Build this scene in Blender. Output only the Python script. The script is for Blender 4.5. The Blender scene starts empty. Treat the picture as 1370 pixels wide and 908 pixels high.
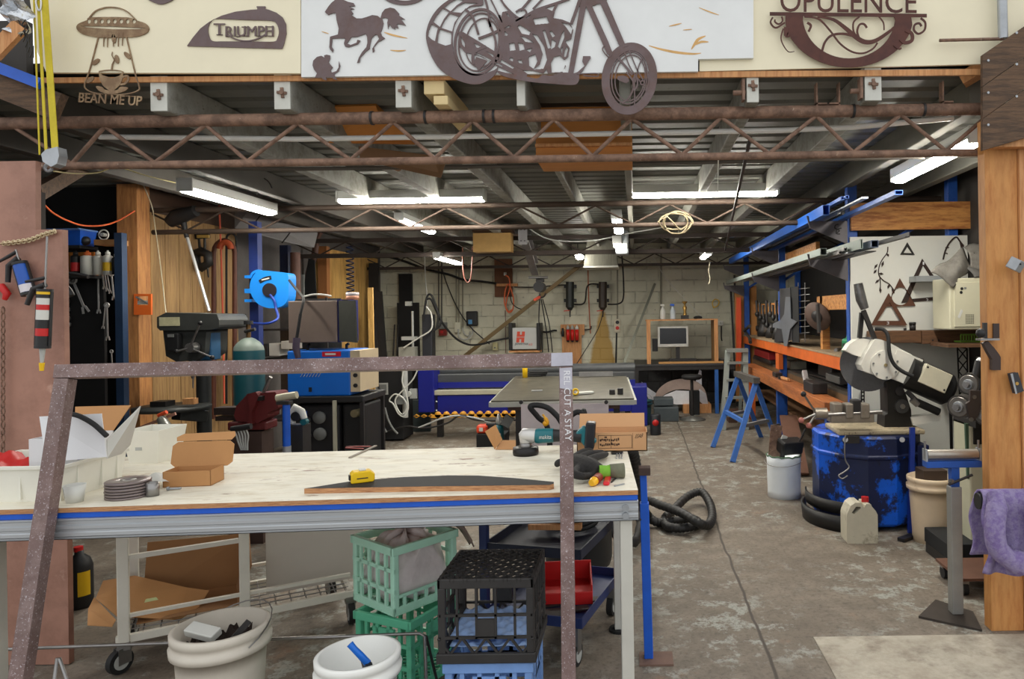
import bpy, math, random
from mathutils import Vector as V, Matrix, Euler
PI=math.pi; sin=math.sin; cos=math.cos; R=math.radians
rnd=random.Random(11)
sc=bpy.context.scene
FP=950.0; CX,CY=850.0,418.0; H=1.55; ROLL=R(0.85)
def uv(px,py):
    dx,dy=px-CX,py-CY; c,s=cos(ROLL),sin(ROLL)
    return dx*c-dy*s, dx*s+dy*c
def W(px,py,Y):
    u,v=uv(px,py); return V((u*Y/FP,Y,H-v*Y/FP))
def G(px,py,z=0.0):
    u,v=uv(px,py); Y=(H-z)*FP/v; return V((u*Y/FP,Y,z))
def X(px,Y): return (px-CX)*Y/FP
def Z(py,Y): return H-(py-CY)*Y/FP
# ---------------------------------------------------------------- camera
cam=bpy.data.cameras.new('camera'); co=bpy.data.objects.new('camera',cam); sc.collection.objects.link(co)
cam.sensor_width=36; cam.lens=36*FP/1370; cam.shift_x=-(CX-685)/1370; cam.shift_y=-(454-CY)/1370
cam.clip_start=.05; cam.clip_end=200
co.matrix_world=Matrix.Translation((0,0,H))@Matrix.Rotation(R(90),4,'X')@Matrix.Rotation(-ROLL,4,'Z')
sc.camera=co
# ---------------------------------------------------------------- materials
def lin(c):
    r=[]
    for x in c[:3]:
        x/=255.; r.append(x/12.92 if x<=.04045 else ((x+.055)/1.055)**2.4)
    return tuple(r)+(1.,)
MATS={}
def nd(nt,t,**k):
    n=nt.nodes.new(t)
    for a,b in k.items():
        if a.startswith('i_'): n.inputs[int(a[2:])].default_value=b
        else: setattr(n,a,b)
    return n
def M(name,col,rough=.6,metal=0.,var=.12,scale=6.,c2=None,lo=.45,hi=.62,bump=0.,bs=60.,stretch=None,emit=0,alpha=1,c3=None,lo3=.6,hi3=.7,s3=None,detail=6.):
    if name in MATS: return MATS[name]
    m=bpy.data.materials.new(name); m.use_nodes=True; nt=m.node_tree; L=nt.links.new
    b=nt.nodes['Principled BSDF']; b.inputs['Roughness'].default_value=rough; b.inputs['Metallic'].default_value=metal
    tc=nd(nt,'ShaderNodeTexCoord'); mp=nd(nt,'ShaderNodeMapping'); L(tc.outputs['Object'],mp.inputs[0])
    if stretch: mp.inputs['Scale'].default_value=stretch
    n1=nd(nt,'ShaderNodeTexNoise'); n1.inputs['Scale'].default_value=scale; n1.inputs['Detail'].default_value=detail; n1.inputs['Roughness'].default_value=.65
    L(mp.outputs[0],n1.inputs['Vector'])
    mr=nd(nt,'ShaderNodeMapRange'); mr.inputs[1].default_value=.3; mr.inputs[2].default_value=.7
    mr.inputs[3].default_value=1-var; mr.inputs[4].default_value=1+var; L(n1.outputs[0],mr.inputs[0])
    out=None
    def mixc(fac,a,bb):
        x=nd(nt,'ShaderNodeMix',data_type='RGBA'); L(fac,x.inputs[0])
        for s,v in ((6,a),(7,bb)):
            if isinstance(v,tuple): x.inputs[s].default_value=v
            else: L(v,x.inputs[s])
        return x.outputs[2]
    base=lin(col)
    if c2 is not None:
        n2=nd(nt,'ShaderNodeTexNoise'); n2.inputs['Scale'].default_value=scale*1.7; n2.inputs['Detail'].default_value=8; n2.inputs['Roughness'].default_value=.7
        L(mp.outputs[0],n2.inputs['Vector'])
        r=nd(nt,'ShaderNodeMapRange'); r.inputs[1].default_value=lo; r.inputs[2].default_value=hi; L(n2.outputs[0],r.inputs[0])
        base=mixc(r.outputs[0],lin(col),lin(c2))
    if c3 is not None:
        n3=nd(nt,'ShaderNodeTexNoise'); n3.inputs['Scale'].default_value=s3 or scale*4; n3.inputs['Detail'].default_value=8; n3.inputs['Roughness'].default_value=.7
        L(mp.outputs[0],n3.inputs['Vector'])
        r3=nd(nt,'ShaderNodeMapRange'); r3.inputs[1].default_value=lo3; r3.inputs[2].default_value=hi3; L(n3.outputs[0],r3.inputs[0])
        base=mixc(r3.outputs[0],base,lin(c3))
    x=nd(nt,'ShaderNodeMix',data_type='RGBA',blend_type='MULTIPLY'); x.inputs[0].default_value=1
    if isinstance(base,tuple): x.inputs[6].default_value=base
    else: L(base,x.inputs[6])
    cmb=nd(nt,'ShaderNodeCombineColor')
    for i in range(3): L(mr.outputs[0],cmb.inputs[i])
    L(cmb.outputs[0],x.inputs[7]); L(x.outputs[2],b.inputs['Base Color'])
    if bump:
        n4=nd(nt,'ShaderNodeTexNoise'); n4.inputs['Scale'].default_value=bs; n4.inputs['Detail'].default_value=5; L(mp.outputs[0],n4.inputs['Vector'])
        bp=nd(nt,'ShaderNodeBump'); bp.inputs['Strength'].default_value=bump; bp.inputs['Distance'].default_value=.01
        L(n4.outputs[0],bp.inputs['Height']); L(bp.outputs[0],b.inputs['Normal'])
    if emit:
        b.inputs['Emission Color'].default_value=lin(col); b.inputs['Emission Strength'].default_value=emit
    if alpha<1:
        b.inputs['Alpha'].default_value=alpha
    MATS[name]=m; return m
# ---------------------------------------------------------------- objects
TM={}
def link(o): sc.collection.objects.link(o); return o
def tag(o,label=None,cat=None,group=None,kind=None):
    if label: o['label']=label
    if cat: o['category']=cat
    if group: o['group']=group
    if kind: o['kind']=kind
    return o
def thing(name,label,cat,loc=(0,0,0),rz=0.,group=None,rot=None):
    o=bpy.data.objects.new(name,None); o.empty_display_size=.1; link(o)
    o.location=loc; o.rotation_euler=rot if rot else (0,0,rz)
    TM[o.name]=Matrix.Translation(loc)@Euler(rot if rot else (0,0,rz)).to_matrix().to_4x4()
    return tag(o,label,cat,group)
def wm(o):
    m=TM.get(o.name)
    if m is not None: return m
    m=Matrix.Translation(o.location)@o.rotation_euler.to_matrix().to_4x4()
    return wm(o.parent)@m if o.parent else m
def dup(root,loc,rz=None,label=None,rot=None):
    r=root.copy(); link(r); r.location=loc
    if rot: r.rotation_euler=rot
    elif rz is not None: r.rotation_euler=(0,0,rz)
    if label: r['label']=label
    def kids(a,b):
        for ch in list(a.children):
            c=ch.copy(); link(c); c.parent=b; kids(ch,c)
    kids(root,r)
    TM[r.name]=Matrix.Translation(loc)@r.rotation_euler.to_matrix().to_4x4()
    return r
def cr(pts,n=6,closed=False):
    P=[V(p) for p in pts]; out=[]; N=len(P)
    for i in range(N if closed else N-1):
        if closed: a,b,c,d=P[i-1],P[i],P[(i+1)%N],P[(i+2)%N]
        else: a,b,c,d=P[max(i-1,0)],P[i],P[i+1],P[min(i+2,N-1)]
        for k in range(n):
            t=k/n; out.append(.5*((2*b)+(c-a)*t+(2*a-5*b+4*c-d)*t*t+(3*b-a-3*c+d)*t**3))
    if not closed: out.append(P[-1])
    return out
def frame(d,up=(0,0,1)):
    d=V(d).normalized(); u=V(up)
    if abs(d.dot(u))>.98: u=V((0,1,0)) if abs(d.y)<.9 else V((1,0,0))
    s=d.cross(u).normalized(); u=s.cross(d).normalized(); return s,u,d
class MB:
    def __init__(s,world=False): s.v=[];s.f=[];s.s=[];s.w=world;s.m=None
    def add(s,vs,fs,sm=False):
        n=len(s.v); s.v+= [s.m@V(v) for v in vs] if s.m is not None else [V(v) for v in vs]
        s.f+=[tuple(i+n for i in f) for f in fs]; s.s+=[sm]*len(fs); return s
    def box(s,c,d,rot=None):
        c=V(c); h=V(d)*.5; m=Matrix.Identity(3)
        if rot is not None: m=rot if isinstance(rot,Matrix) else Euler(rot).to_matrix()
        vs=[c+m@V((x*h.x,y*h.y,z*h.z)) for z in(-1,1) for y in(-1,1) for x in(-1,1)]
        return s.add(vs,[(0,2,3,1),(4,5,7,6),(0,1,5,4),(2,6,7,3),(0,4,6,2),(1,3,7,5)])
    def bb(s,a,b):
        a,b=V(a),V(b); return s.box((a+b)/2,[abs(b[i]-a[i]) for i in range(3)])
    def bar(s,p,q,w,h,up=(0,0,1)):
        p,q=V(p),V(q); a,u,d=frame(q-p,up)
        vs=[o+a*x*w/2+u*y*h/2 for o in(p,q) for x,y in((-1,-1),(1,-1),(1,1),(-1,1))]
        return s.add(vs,[(3,2,1,0),(4,5,6,7),(0,1,5,4),(1,2,6,5),(2,3,7,6),(3,0,4,7)])
    def tubebox(s,p,q,w,h,t,up=(0,0,1)):   # hollow rectangular section
        p,q=V(p),V(q); a,u,d=frame(q-p,up); vs=[]
        for o in(p,q):
            for k in(0,t):
                for x,y in((-1,-1),(1,-1),(1,1),(-1,1)): vs.append(o+a*x*(w/2-k)+u*y*(h/2-k))
        fs=[]
        for i in range(4):
            j=(i+1)%4
            fs+=[(i,j,8+j,8+i),(4+j,4+i,12+i,12+j),(j,i,4+i,4+j),(8+i,8+j,12+j,12+i)]
        return s.add(vs,fs)
    def cyl(s,p,q,r,r2=None,n=16,cap=True,sm=True):
        p,q=V(p),V(q); r2=r if r2 is None else r2; a,u,d=frame(q-p)
        vs=[];
        for o,rr in((p,r),(q,r2)):
            for i in range(n):
                t=2*PI*i/n; vs.append(o+(a*cos(t)+u*sin(t))*rr)
        s.add(vs,[(i,(i+1)%n,n+(i+1)%n,n+i) for i in range(n)],sm)
        if cap: 
            s.add(vs[:n],[tuple(range(n-1,-1,-1))]); s.add(vs[n:],[tuple(range(n))])
        return s
    def tube(s,pts,r,n=8,closed=False,sm=True):
        P=[V(p) for p in pts]; N=len(P); rr=r if isinstance(r,(list,tuple)) else [r]*N
        T=[]
        for i in range(N):
            a=P[i-1] if (i>0 or closed) else P[i]; b=P[(i+1)%N] if (i<N-1 or closed) else P[i]
            d=b-a; T.append(d.normalized() if d.length>1e-9 else V((0,0,1)))
        a,u,_=frame(T[0]); vs=[]
        for i in range(N):
            a=(a-T[i]*a.dot(T[i]))
            a=a.normalized() if a.length>1e-6 else frame(T[i])[0]
            u=T[i].cross(a)
            for k in range(n):
                t=2*PI*k/n; vs.append(P[i]+(a*cos(t)+u*sin(t))*rr[i])
        fs=[]
        for i in range(N if closed else N-1):
            j=(i+1)%N
            for k in range(n): fs.append((i*n+k,i*n+(k+1)%n,j*n+(k+1)%n,j*n+k))
        s.add(vs,fs,sm)
        if not closed:
            s.add(vs[:n],[tuple(range(n-1,-1,-1))]); s.add(vs[-n:],[tuple(range(n))])
        return s
    def lathe(s,prof,c=(0,0,0),n=24,mat=None,sm=True,a0=0.,a1=2*PI):
        c=V(c); vs=[]; full=abs(a1-a0-2*PI)<1e-6; K=n if full else n+1
        for r,z in prof:
            for i in range(K):
                t=a0+(a1-a0)*i/n; p=V((r*cos(t),r*sin(t),z)); vs.append(c+(mat@p if mat is not None else p))
        fs=[]
        for j in range(len(prof)-1):
            for i in range(n):
                k=(i+1)%K
                fs.append((j*K+i,j*K+k,(j+1)*K+k,(j+1)*K+i))
        return s.add(vs,fs,sm)
    def prism(s,pts,p0,ax,ay,az):   # polygon (x,y) -> p0+x*ax+y*ay, extruded along az
        p0,ax,ay,az=V(p0),V(ax),V(ay),V(az); n=len(pts)
        A=[p0+ax*p[0]+ay*p[1] for p in pts]; B=[p+az for p in A]
        return s.add(A+B,[tuple(range(n-1,-1,-1)),tuple(range(n,2*n))]+[(i,(i+1)%n,n+(i+1)%n,n+i) for i in range(n)])
    def sph(s,c,r,n=16,m=10):
        r=r if isinstance(r,(tuple,list)) else (r,r,r); c=V(c); vs=[]
        for j in range(m+1):
            t=PI*j/m
            for i in range(n):
                p=2*PI*i/n; vs.append(c+V((r[0]*sin(t)*cos(p),r[1]*sin(t)*sin(p),r[2]*cos(t))))
        return s.add(vs,[(j*n+i,(j+1)*n+i,(j+1)*n+(i+1)%n,j*n+(i+1)%n) for j in range(m) for i in range(n)],True)
    def surf(s,fn,nu,nv,sm=True):
        vs=[fn(i/nu,j/nv) for j in range(nv+1) for i in range(nu+1)]
        return s.add(vs,[(j*(nu+1)+i,j*(nu+1)+i+1,(j+1)*(nu+1)+i+1,(j+1)*(nu+1)+i) for j in range(nv) for i in range(nu)],sm)
    def build(s,name,mat,parent=None,bevel=0.,seg=2,solid=0.,sub=0,label=None,cat=None,group=None,kind=None):
        vs=s.v; loc=V((0,0,0))
        if parent is not None:
            if s.w:
                mi=wm(parent).inverted(); vs=[mi@v for v in vs]
        else:
            lo=V([min(v[i] for v in vs) for i in range(3)]); hi=V([max(v[i] for v in vs) for i in range(3)])
            loc=V(((lo.x+hi.x)/2,(lo.y+hi.y)/2,lo.z)); vs=[v-loc for v in vs]
        me=bpy.data.meshes.new(name); me.from_pydata([tuple(v) for v in vs],[],s.f); me.update()
        me.polygons.foreach_set('use_smooth',s.s)
        o=bpy.data.objects.new(name,me); link(o); o.location=loc
        me.materials.append(mat)
        if parent is not None: o.parent=parent
        if bevel:
            md=o.modifiers.new('b','BEVEL'); md.width=bevel; md.segments=seg; md.limit_method='ANGLE'; md.angle_limit=R(50)
        if solid:
            md=o.modifiers.new('s','SOLIDIFY'); md.thickness=solid; md.offset=0
        if sub:
            md=o.modifiers.new('u','SUBSURF'); md.levels=sub; md.render_levels=sub
        return tag(o,label,cat,group,kind)
def struct(mb,name,mat,**k): return mb.build(name,mat,kind='structure',**k)
# flat cut-outs (curve fill) -> list of 2D verts / faces
def fill(splines,th):
    cu=bpy.data.curves.new('c','CURVE'); cu.dimensions='2D'; cu.fill_mode='BOTH'; cu.extrude=th/2
    for P in splines:
        sp=cu.splines.new('POLY'); sp.points.add(len(P)-1); sp.use_cyclic_u=True
        for q,p in zip(sp.points,P): q.co=(p[0],p[1],0,1)
    return _tomesh(cu)
def _tomesh(cu):
    o=bpy.data.objects.new('tmp',cu); sc.collection.objects.link(o)
    dg=bpy.context.evaluated_depsgraph_get(); me=bpy.data.meshes.new_from_object(o.evaluated_get(dg))
    vs=[v.co.copy() for v in me.vertices]; fs=[tuple(p.vertices) for p in me.polygons]
    bpy.data.objects.remove(o); bpy.data.meshes.remove(me); return vs,fs
def textm(body,th,shear=0.,bold=0.):
    cu=bpy.data.curves.new('t','FONT'); cu.body=body; cu.offset=bold; cu.extrude=th/2; cu.shear=shear; cu.resolution_u=4
    return _tomesh(cu)
def sheet(mb,splines,Y,th=.004,s=100.):   # outline given on the picture, laid in the vertical plane at depth Y (its front)
    vs,fs=fill([[(p[0]/s,-p[1]/s) for p in P] for P in splines],1.); mb.k=getattr(mb,'k',0)+1; Y-=mb.k*.00025
    out=[]
    for v in vs: out.append(W(v.x*s,-v.y*s,Y)+V((0,0 if v.z>0 else th,0)))
    return mb.add(out,fs)
def text_box(mb,body,p00,p10,p01,nrm,th=.003,shear=0.,bold=0.):   # text filling the parallelogram origin p00 (bottom left), p10, p01
    vs,fs=textm(body,1.,shear,bold); p00,p10,p01,nrm=V(p00),V(p10),V(p01),V(nrm)
    x0=min(v.x for v in vs);x1=max(v.x for v in vs);y0=min(v.y for v in vs);y1=max(v.y for v in vs)
    return mb.add([p00+(p10-p00)*((v.x-x0)/(x1-x0))+(p01-p00)*((v.y-y0)/(y1-y0))+nrm*(th if v.z>0 else 0) for v in vs],fs)
def text_px(mb,body,x0,y0,x1,y1,Y,th=.003,shear=0.,tilt=0.,bold=0.):
    return text_box(mb,body,W(x0,y1,Y),W(x1,y1+tilt,Y),W(x0,y0,Y),V((0,-1,0)),th,shear,bold)
def ribbon(mb,pts,w,Y,th=.004,closed=False,n=5,taper=None):  # stroke on the picture plane
    P=cr([(p[0],p[1],0) for p in pts],n,closed); N=len(P); Lf=[];Rt=[]; mb.k=getattr(mb,'k',0)+1; Y-=mb.k*.00025
    for i,p in enumerate(P):
        a=P[i-1] if (i>0 or closed) else P[i]; b=P[(i+1)%N] if (i<N-1 or closed) else P[i]
        d=(b-a); d=d.normalized() if d.length>1e-9 else V((1,0,0)); q=V((-d.y,d.x,0))
        ww=w/2*(1 if not taper else taper(i/(N-1)))
        Lf.append(p+q*ww);Rt.append(p-q*ww)
    vs=[]
    for p in Lf: vs.append(W(p.x,p.y,Y))
    for p in Rt: vs.append(W(p.x,p.y,Y))
    vs+= [v+V((0,th,0)) for v in vs]
    fs=[]
    for i in range(N if closed else N-1):
        j=(i+1)%N
        fs+=[(i,N+i,N+j,j),(2*N+i,2*N+j,3*N+j,3*N+i),(i,j,2*N+j,2*N+i),(N+j,N+i,3*N+i,3*N+j)]
    return mb.add(vs,fs)
def inside(p,P):
    x,y=p; c=False; j=len(P)-1
    for i in range(len(P)):
        if (P[i][1]>y)!=(P[j][1]>y) and x<(P[j][0]-P[i][0])*(y-P[i][1])/(P[j][1]-P[i][1])+P[i][0]: c=not c
        j=i
    return c
def plate(mb,outer,holes,Y,th=.004,st=.5):   # sheet cut by rows, for outlines with many windows
    x0=min(p[0] for p in outer);x1=max(p[0] for p in outer);y0=min(p[1] for p in outer);y1=max(p[1] for p in outer)
    def runs(P,y):
        xs=[]; j=len(P)-1
        for i in range(len(P)):
            if (P[i][1]>y)!=(P[j][1]>y): xs.append((P[j][0]-P[i][0])*(y-P[i][1])/(P[j][1]-P[i][1])+P[i][0])
            j=i
        xs.sort(); return [(xs[k],xs[k+1]) for k in range(0,len(xs)-1,2)]
    y=y0+st/2
    while y<y1:
        R_=runs(outer,y)
        for hh in holes:
            for a,b in runs(hh,y):
                n=[]
                for c,d in R_:
                    if b<=c or a>=d: n.append((c,d))
                    else:
                        if a>c: n.append((c,a))
                        if b<d: n.append((b,d))
                R_=n
        for a,b in R_:
            if b-a<.15: continue
            q=[W(a,y-st/2,Y),W(b,y-st/2,Y),W(b,y+st/2,Y),W(a,y+st/2,Y)]
            q+=[v+V((0,th,0)) for v in q]
            mb.add(q,[(0,3,2,1),(4,5,6,7),(0,4,7,3),(1,2,6,5),(0,1,5,4),(3,7,6,2)])
        y+=st
    return mb
def ell(cx,cy,rx,ry,n=32,a0=0,a1=360,rot=0):
    out=[];k=n if abs(a1-a0)>=360 else n+1
    for i in range(k):
        t=R(a0+(a1-a0)*i/n); x,y=rx*cos(t),ry*sin(t); c,s=cos(R(rot)),sin(R(rot))
        out.append((cx+x*c-y*s,cy+x*s+y*c))
    return out
def sm2(pts,n=5): return [(p.x,p.y) for p in cr([(a,b,0) for a,b in pts],n,True)]
def cable(name,label,cat,pts,r,mat,n=6,group=None,seg=6,smooth=True):
    return MB(1).tube(cr(pts,n) if smooth else pts,r,seg).build(name,mat,label=label,cat=cat,group=group)
# ---------------------------------------------------------------- palette
blk=M('black_plastic',(28,28,29),.5,0,.2); dkm=M('dark_metal',(52,50,50),.5,.4,.2,10)
stl=M('steel',(150,148,146),.35,.85,.15,12); chrome=M('chrome',(214,214,214),.3,.55,.05)
rust=M('rusty_pipe',(142,112,94),.75,.1,.22,9,(108,84,70),.42,.6,c3=(176,158,142),lo3=.62,hi3=.72,bump=.2)
mill=M('mill_scale_steel',(118,96,92),.5,.25,.2,7,(140,120,116),.45,.65,c3=(196,188,192),lo3=.58,hi3=.64,s3=150)
wht=M('white_paint',(212,212,205),.5,0,.06); cream=M('cream_paint',(240,231,202),.6,0,.05,2)
whtb=M('white_board_paint',(230,232,231),.55,0,.05,3,c3=(190,150,95),lo3=.74,hi3=.78,s3=3)
wraft=M('skylit_weathered_paint',(205,205,196),.7,0,.1,9,c3=(120,105,92),lo3=.63,hi3=.7,s3=18)
blue=M('blue_paint',(22,88,196),.45,0,.12,8); dblue=M('dark_blue_paint',(22,42,110),.5,0,.2,8)
rblue=M('rack_blue_paint',(28,78,160),.5,0,.2,8,c3=(40,45,60),lo3=.62,hi3=.7); navy=M('navy_paint',(14,22,92),.45,0,.12,5)
orange=M('rack_orange_paint',(206,98,34),.55,0,.14,7,c3=(110,62,36),lo3=.6,hi3=.72)
ply=M('plywood_face',(196,140,82),.65,0,.12,3,(168,112,60),.45,.65,stretch=(6,6,.8))
plyh=M('plywood_face_level',(196,140,82),.65,0,.12,3,(168,112,60),.45,.65,stretch=(.8,6,6))
pine=M('pine_timber',(205,150,98),.65,0,.14,4,(178,118,70),.45,.65,stretch=(8,8,.7))
dwood=M('weathered_timber',(104,80,60),.8,0,.25,4,(74,58,46),.42,.62,stretch=(1,8,8),bump=.3,bs=30)
card=M('cardboard',(186,136,86),.8,0,.06,5); cardd=M('cardboard_edge',(160,112,68),.85,0,.1,20)
rubber=M('black_rubber',(24,24,25),.7,0,.2,20); red=M('red_plastic',(196,28,26),.45,0,.1); yel=M('yellow_plastic',(236,190,20),.4,0,.05)
galv=M('galvanised',(168,172,176),.45,.6,.12,14); alu=M('aluminium',(196,200,204),.38,.7,.08,5,stretch=(.3,6,6))
signm=M('sign_steel',(108,92,92),.55,.3,.15,6,(100,78,72),.45,.7,c3=(130,72,52),lo3=.68,hi3=.76,s3=9)
signr=M('sign_rusted_steel',(92,56,48),.75,.1,.2,6,(78,48,44),.45,.65,c3=(150,74,40),lo3=.68,hi3=.78,s3=7)
signb=M('sign_bronze_steel',(124,98,72),.55,.3,.2,8,(160,136,104),.45,.65)
tealp=M('teal_plastic',(20,92,100),.45,0,.1); grey=M('grey_paint',(120,122,120),.55,0,.12); lgrey=M('light_grey_paint',(176,178,174),.5,0,.1)
ink=M('black_ink',(20,18,18),.6,0,.1); dirtw=M('dirty_white_plastic',(206,198,184),.5,0,.08,5,c3=(150,120,90),lo3=.62,hi3=.74,s3=6)
# ================================================================ the room
YB=12.0; XL=-4.3; XR=2.72; ZC=2.72; YF=3.36
def floor_mat():
    m=bpy.data.materials.new('worn_concrete'); m.use_nodes=True; nt=m.node_tree; L=nt.links.new; b=nt.nodes['Principled BSDF']; b.inputs['Roughness'].default_value=.7
    tc=nd(nt,'ShaderNodeTexCoord'); ge=nd(nt,'ShaderNodeNewGeometry')
    def noise(s,d=8,r=.7):
        n=nd(nt,'ShaderNodeTexNoise'); n.inputs['Scale'].default_value=s; n.inputs['Detail'].default_value=d; n.inputs['Roughness'].default_value=r; L(ge.outputs['Position'],n.inputs['Vector']); return n.outputs[0]
    def rng(v,a,b_,c=0.,d=1.):
        r=nd(nt,'ShaderNodeMapRange'); r.inputs[1].default_value=a; r.inputs[2].default_value=b_; r.inputs[3].default_value=c; r.inputs[4].default_value=d; L(v,r.inputs[0]); return r.outputs[0]
    def mix(f,a,c):
        x=nd(nt,'ShaderNodeMix',data_type='RGBA'); L(f,x.inputs[0])
        for s,v in((6,a),(7,c)):
            if isinstance(v,tuple): x.inputs[s].default_value=lin(v)
            else: L(v,x.inputs[s])
        return x.outputs[2]
    def math_(op,a,b_):
        x=nd(nt,'ShaderNodeMath',operation=op)
        for i,v in enumerate((a,b_)):
            if isinstance(v,(int,float)): x.inputs[i].default_value=v
            else: L(v,x.inputs[i])
        return x.outputs[0]
    c=mix(rng(noise(1.1),.35,.65),(112,101,88),(138,127,113))
    c=mix(rng(noise(9),.42,.7,0,.8),c,(98,88,78))
    c=mix(math_('MULTIPLY',rng(noise(5.5,10,.78),.52,.57),rng(noise(.8,3),.42,.54)),c,(156,156,147))
    c=mix(rng(noise(42),.5,.72,0,.85),c,(74,66,58)); c=mix(rng(noise(75,10,.8),.58,.7,0,.55),c,(166,156,142)); c=mix(rng(noise(2.6,6),.6,.72,0,.45),c,(150,112,84))
    sp=nd(nt,'ShaderNodeSeparateXYZ'); L(ge.outputs['Position'],sp.inputs[0])
    jx=math_('ADD',sp.outputs[0],rng(noise(1.2,3),.3,.7,-.014,.014)); d=math_('ABSOLUTE',math_('SUBTRACT',jx,.57),0)
    c=mix(rng(d,.004,.011,1,0),c,(70,62,54))
    bp=nd(nt,'ShaderNodeBump'); bp.inputs['Strength'].default_value=.25; bp.inputs['Distance'].default_value=.01; L(noise(25),bp.inputs['Height']); L(bp.outputs[0],b.inputs['Normal'])
    L(c,b.inputs['Base Color']); return m
struct(MB(1).bb((-16,-14,-.12),(14,YB+.2,0)),'floor',floor_mat())
slab=M('pale_concrete',(182,174,158),.75,0,.14,3,(160,150,134),.42,.6,c3=(120,108,94),lo3=.5,hi3=.75,s3=7,bump=.2)
struct(MB(1).bb((.82,1.2,0),(3.2,3.36,.004)),'trim_1',slab)
def brick_mat():
    m=bpy.data.materials.new('painted_brick'); m.use_nodes=True; nt=m.node_tree; L=nt.links.new; b=nt.nodes['Principled BSDF']; b.inputs['Roughness'].default_value=.75
    ge=nd(nt,'ShaderNodeNewGeometry'); sp=nd(nt,'ShaderNodeSeparateXYZ'); L(ge.outputs['Position'],sp.inputs[0])
    cb=nd(nt,'ShaderNodeCombineXYZ'); L(sp.outputs[0],cb.inputs[0]); L(sp.outputs[2],cb.inputs[1])
    br=nd(nt,'ShaderNodeTexBrick'); br.inputs['Scale'].default_value=1; br.inputs['Brick Width'].default_value=.4; br.inputs['Row Height'].default_value=.19; br.inputs['Mortar Size'].default_value=.012; br.inputs['Mortar Smooth'].default_value=.4
    L(cb.outputs[0],br.inputs['Vector'])
    def noise(s,d=6):
        n=nd(nt,'ShaderNodeTexNoise'); n.inputs['Scale'].default_value=s; n.inputs['Detail'].default_value=d; n.inputs['Roughness'].default_value=.65; L(ge.outputs['Position'],n.inputs['Vector']); return n.outputs[0]
    def rng(v,a,b_,c=0.,d=1.):
        r=nd(nt,'ShaderNodeMapRange'); r.inputs[1].default_value=a; r.inputs[2].default_value=b_; r.inputs[3].default_value=c; r.inputs[4].default_value=d; L(v,r.inputs[0]); return r.outputs[0]
    def mt(op,a,b_):
        x=nd(nt,'ShaderNodeMath',operation=op)
        for i,v in enumerate((a,b_)):
            if isinstance(v,(int,float)): x.inputs[i].default_value=v
            else: L(v,x.inputs[i])
        return x.outputs[0]
    def mix(f,a,c):
        x=nd(nt,'ShaderNodeMix',data_type='RGBA')
        if isinstance(f,(int,float)): x.inputs[0].default_value=f
        else: L(f,x.inputs[0])
        for s,v in((6,a),(7,c)):
            if isinstance(v,tuple): x.inputs[s].default_value=lin(v)
            else: L(v,x.inputs[s])
        return x.outputs[2]
    up=mix(rng(noise(1.6),.35,.7),(222,220,200),(196,194,174))
    up=mix(mt('MULTIPLY',br.outputs['Fac'],rng(noise(5),.42,.66,0,.7)),up,(136,132,116))
    up=mix(rng(noise(14),.64,.72,0,.8),up,(136,130,114))
    lo=mix(rng(noise(3),.3,.7),(58,58,60),(82,82,82)); lo=mix(rng(noise(9),.62,.7,0,.6),lo,(120,120,118))
    lo=mix(mt('MULTIPLY',br.outputs['Fac'],.5),lo,(40,40,42))
    z=mt('ADD',sp.outputs[2],rng(noise(2),.3,.7,-.04,.04))
    c=mix(rng(z,.66,.72),lo,up)
    # rust-coloured spray stain in the shape of a narrow cone
    dx=mt('ABSOLUTE',mt('SUBTRACT',sp.outputs[0],-.56),0); hz=mt('MULTIPLY',mt('SUBTRACT',1.84,sp.outputs[2]),.2)
    st=mt('MULTIPLY',rng(mt('SUBTRACT',mt('ADD',hz,rng(noise(6),.3,.7,-.02,.02)),dx),-.012,.03),rng(sp.outputs[2],1.84,1.78))
    c=mix(mt('MULTIPLY',st,.85),c,(176,136,44))
    L(c,b.inputs['Base Color'])
    bp=nd(nt,'ShaderNodeBump'); bp.inputs['Strength'].default_value=.6; bp.inputs['Distance'].default_value=.015
    L(mt('ADD',mt('MULTIPLY',br.outputs['Fac'],-1.),mt('MULTIPLY',noise(18),.6)),bp.inputs['Height']); L(bp.outputs[0],b.inputs['Normal'])
    return m
brick=brick_mat()
struct(MB(1).bb((XL-.2,YB,0),(XR+.2,YB+.2,ZC+.3)),'wall_back',brick)
dwall=M('dark_wall',(62,58,54),.8,0,.2,3); blkw=M('black_wall',(22,23,25),.8,0,.25,3)
gwall=M('grey_painted_wall',(92,88,86),.85,0,.18,4,bump=.3,bs=25)
struct(MB(1).bb((XL-.2,6.25,0),(XL,YB,ZC+.3)),'wall_left',gwall)
struct(MB(1).bb((-5.6,6.25,0),(XL-.2,6.4,ZC+.3)),'wall_left_return',blkw)
struct(MB(1).bb((-5.7,3.1,0),(-5.6,6.4,ZC+.3)),'wall_left_bay',blkw)
struct(MB(1).bb((XR,3.5,0),(XR+.2,YB,ZC+.3)),'wall_right',dwall)
# corrugated roof sheet, ribs across the room
def roof():
    mb=MB(1); y=3.47; prof=[]
    while y<YB+.05:
        prof+=[(y,ZC),(y+.095,ZC),(y+.115,ZC+.028),(y+.15,ZC+.028),(y+.17,ZC)]; y+=.19
    vs=[];
    for (yy,zz) in prof: vs+=[(-5.7,yy,zz),(XR+.2,yy,zz)]
    fs=[(2*i,2*i+1,2*i+3,2*i+2) for i in range(len(prof)-1)]
    mb.add(vs,fs); return mb
roofm=M('roof_sheet',(112,113,107),.55,.1,.15,2,c3=(78,72,64),lo3=.6,hi3=.72,s3=5)
struct(roof(),'ceiling',roofm)
struct(MB(1).bb((-5.7,3.47,ZC+.05),(XR+.2,YB+.2,ZC+.09)),'ceiling_cover',dwall)
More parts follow.
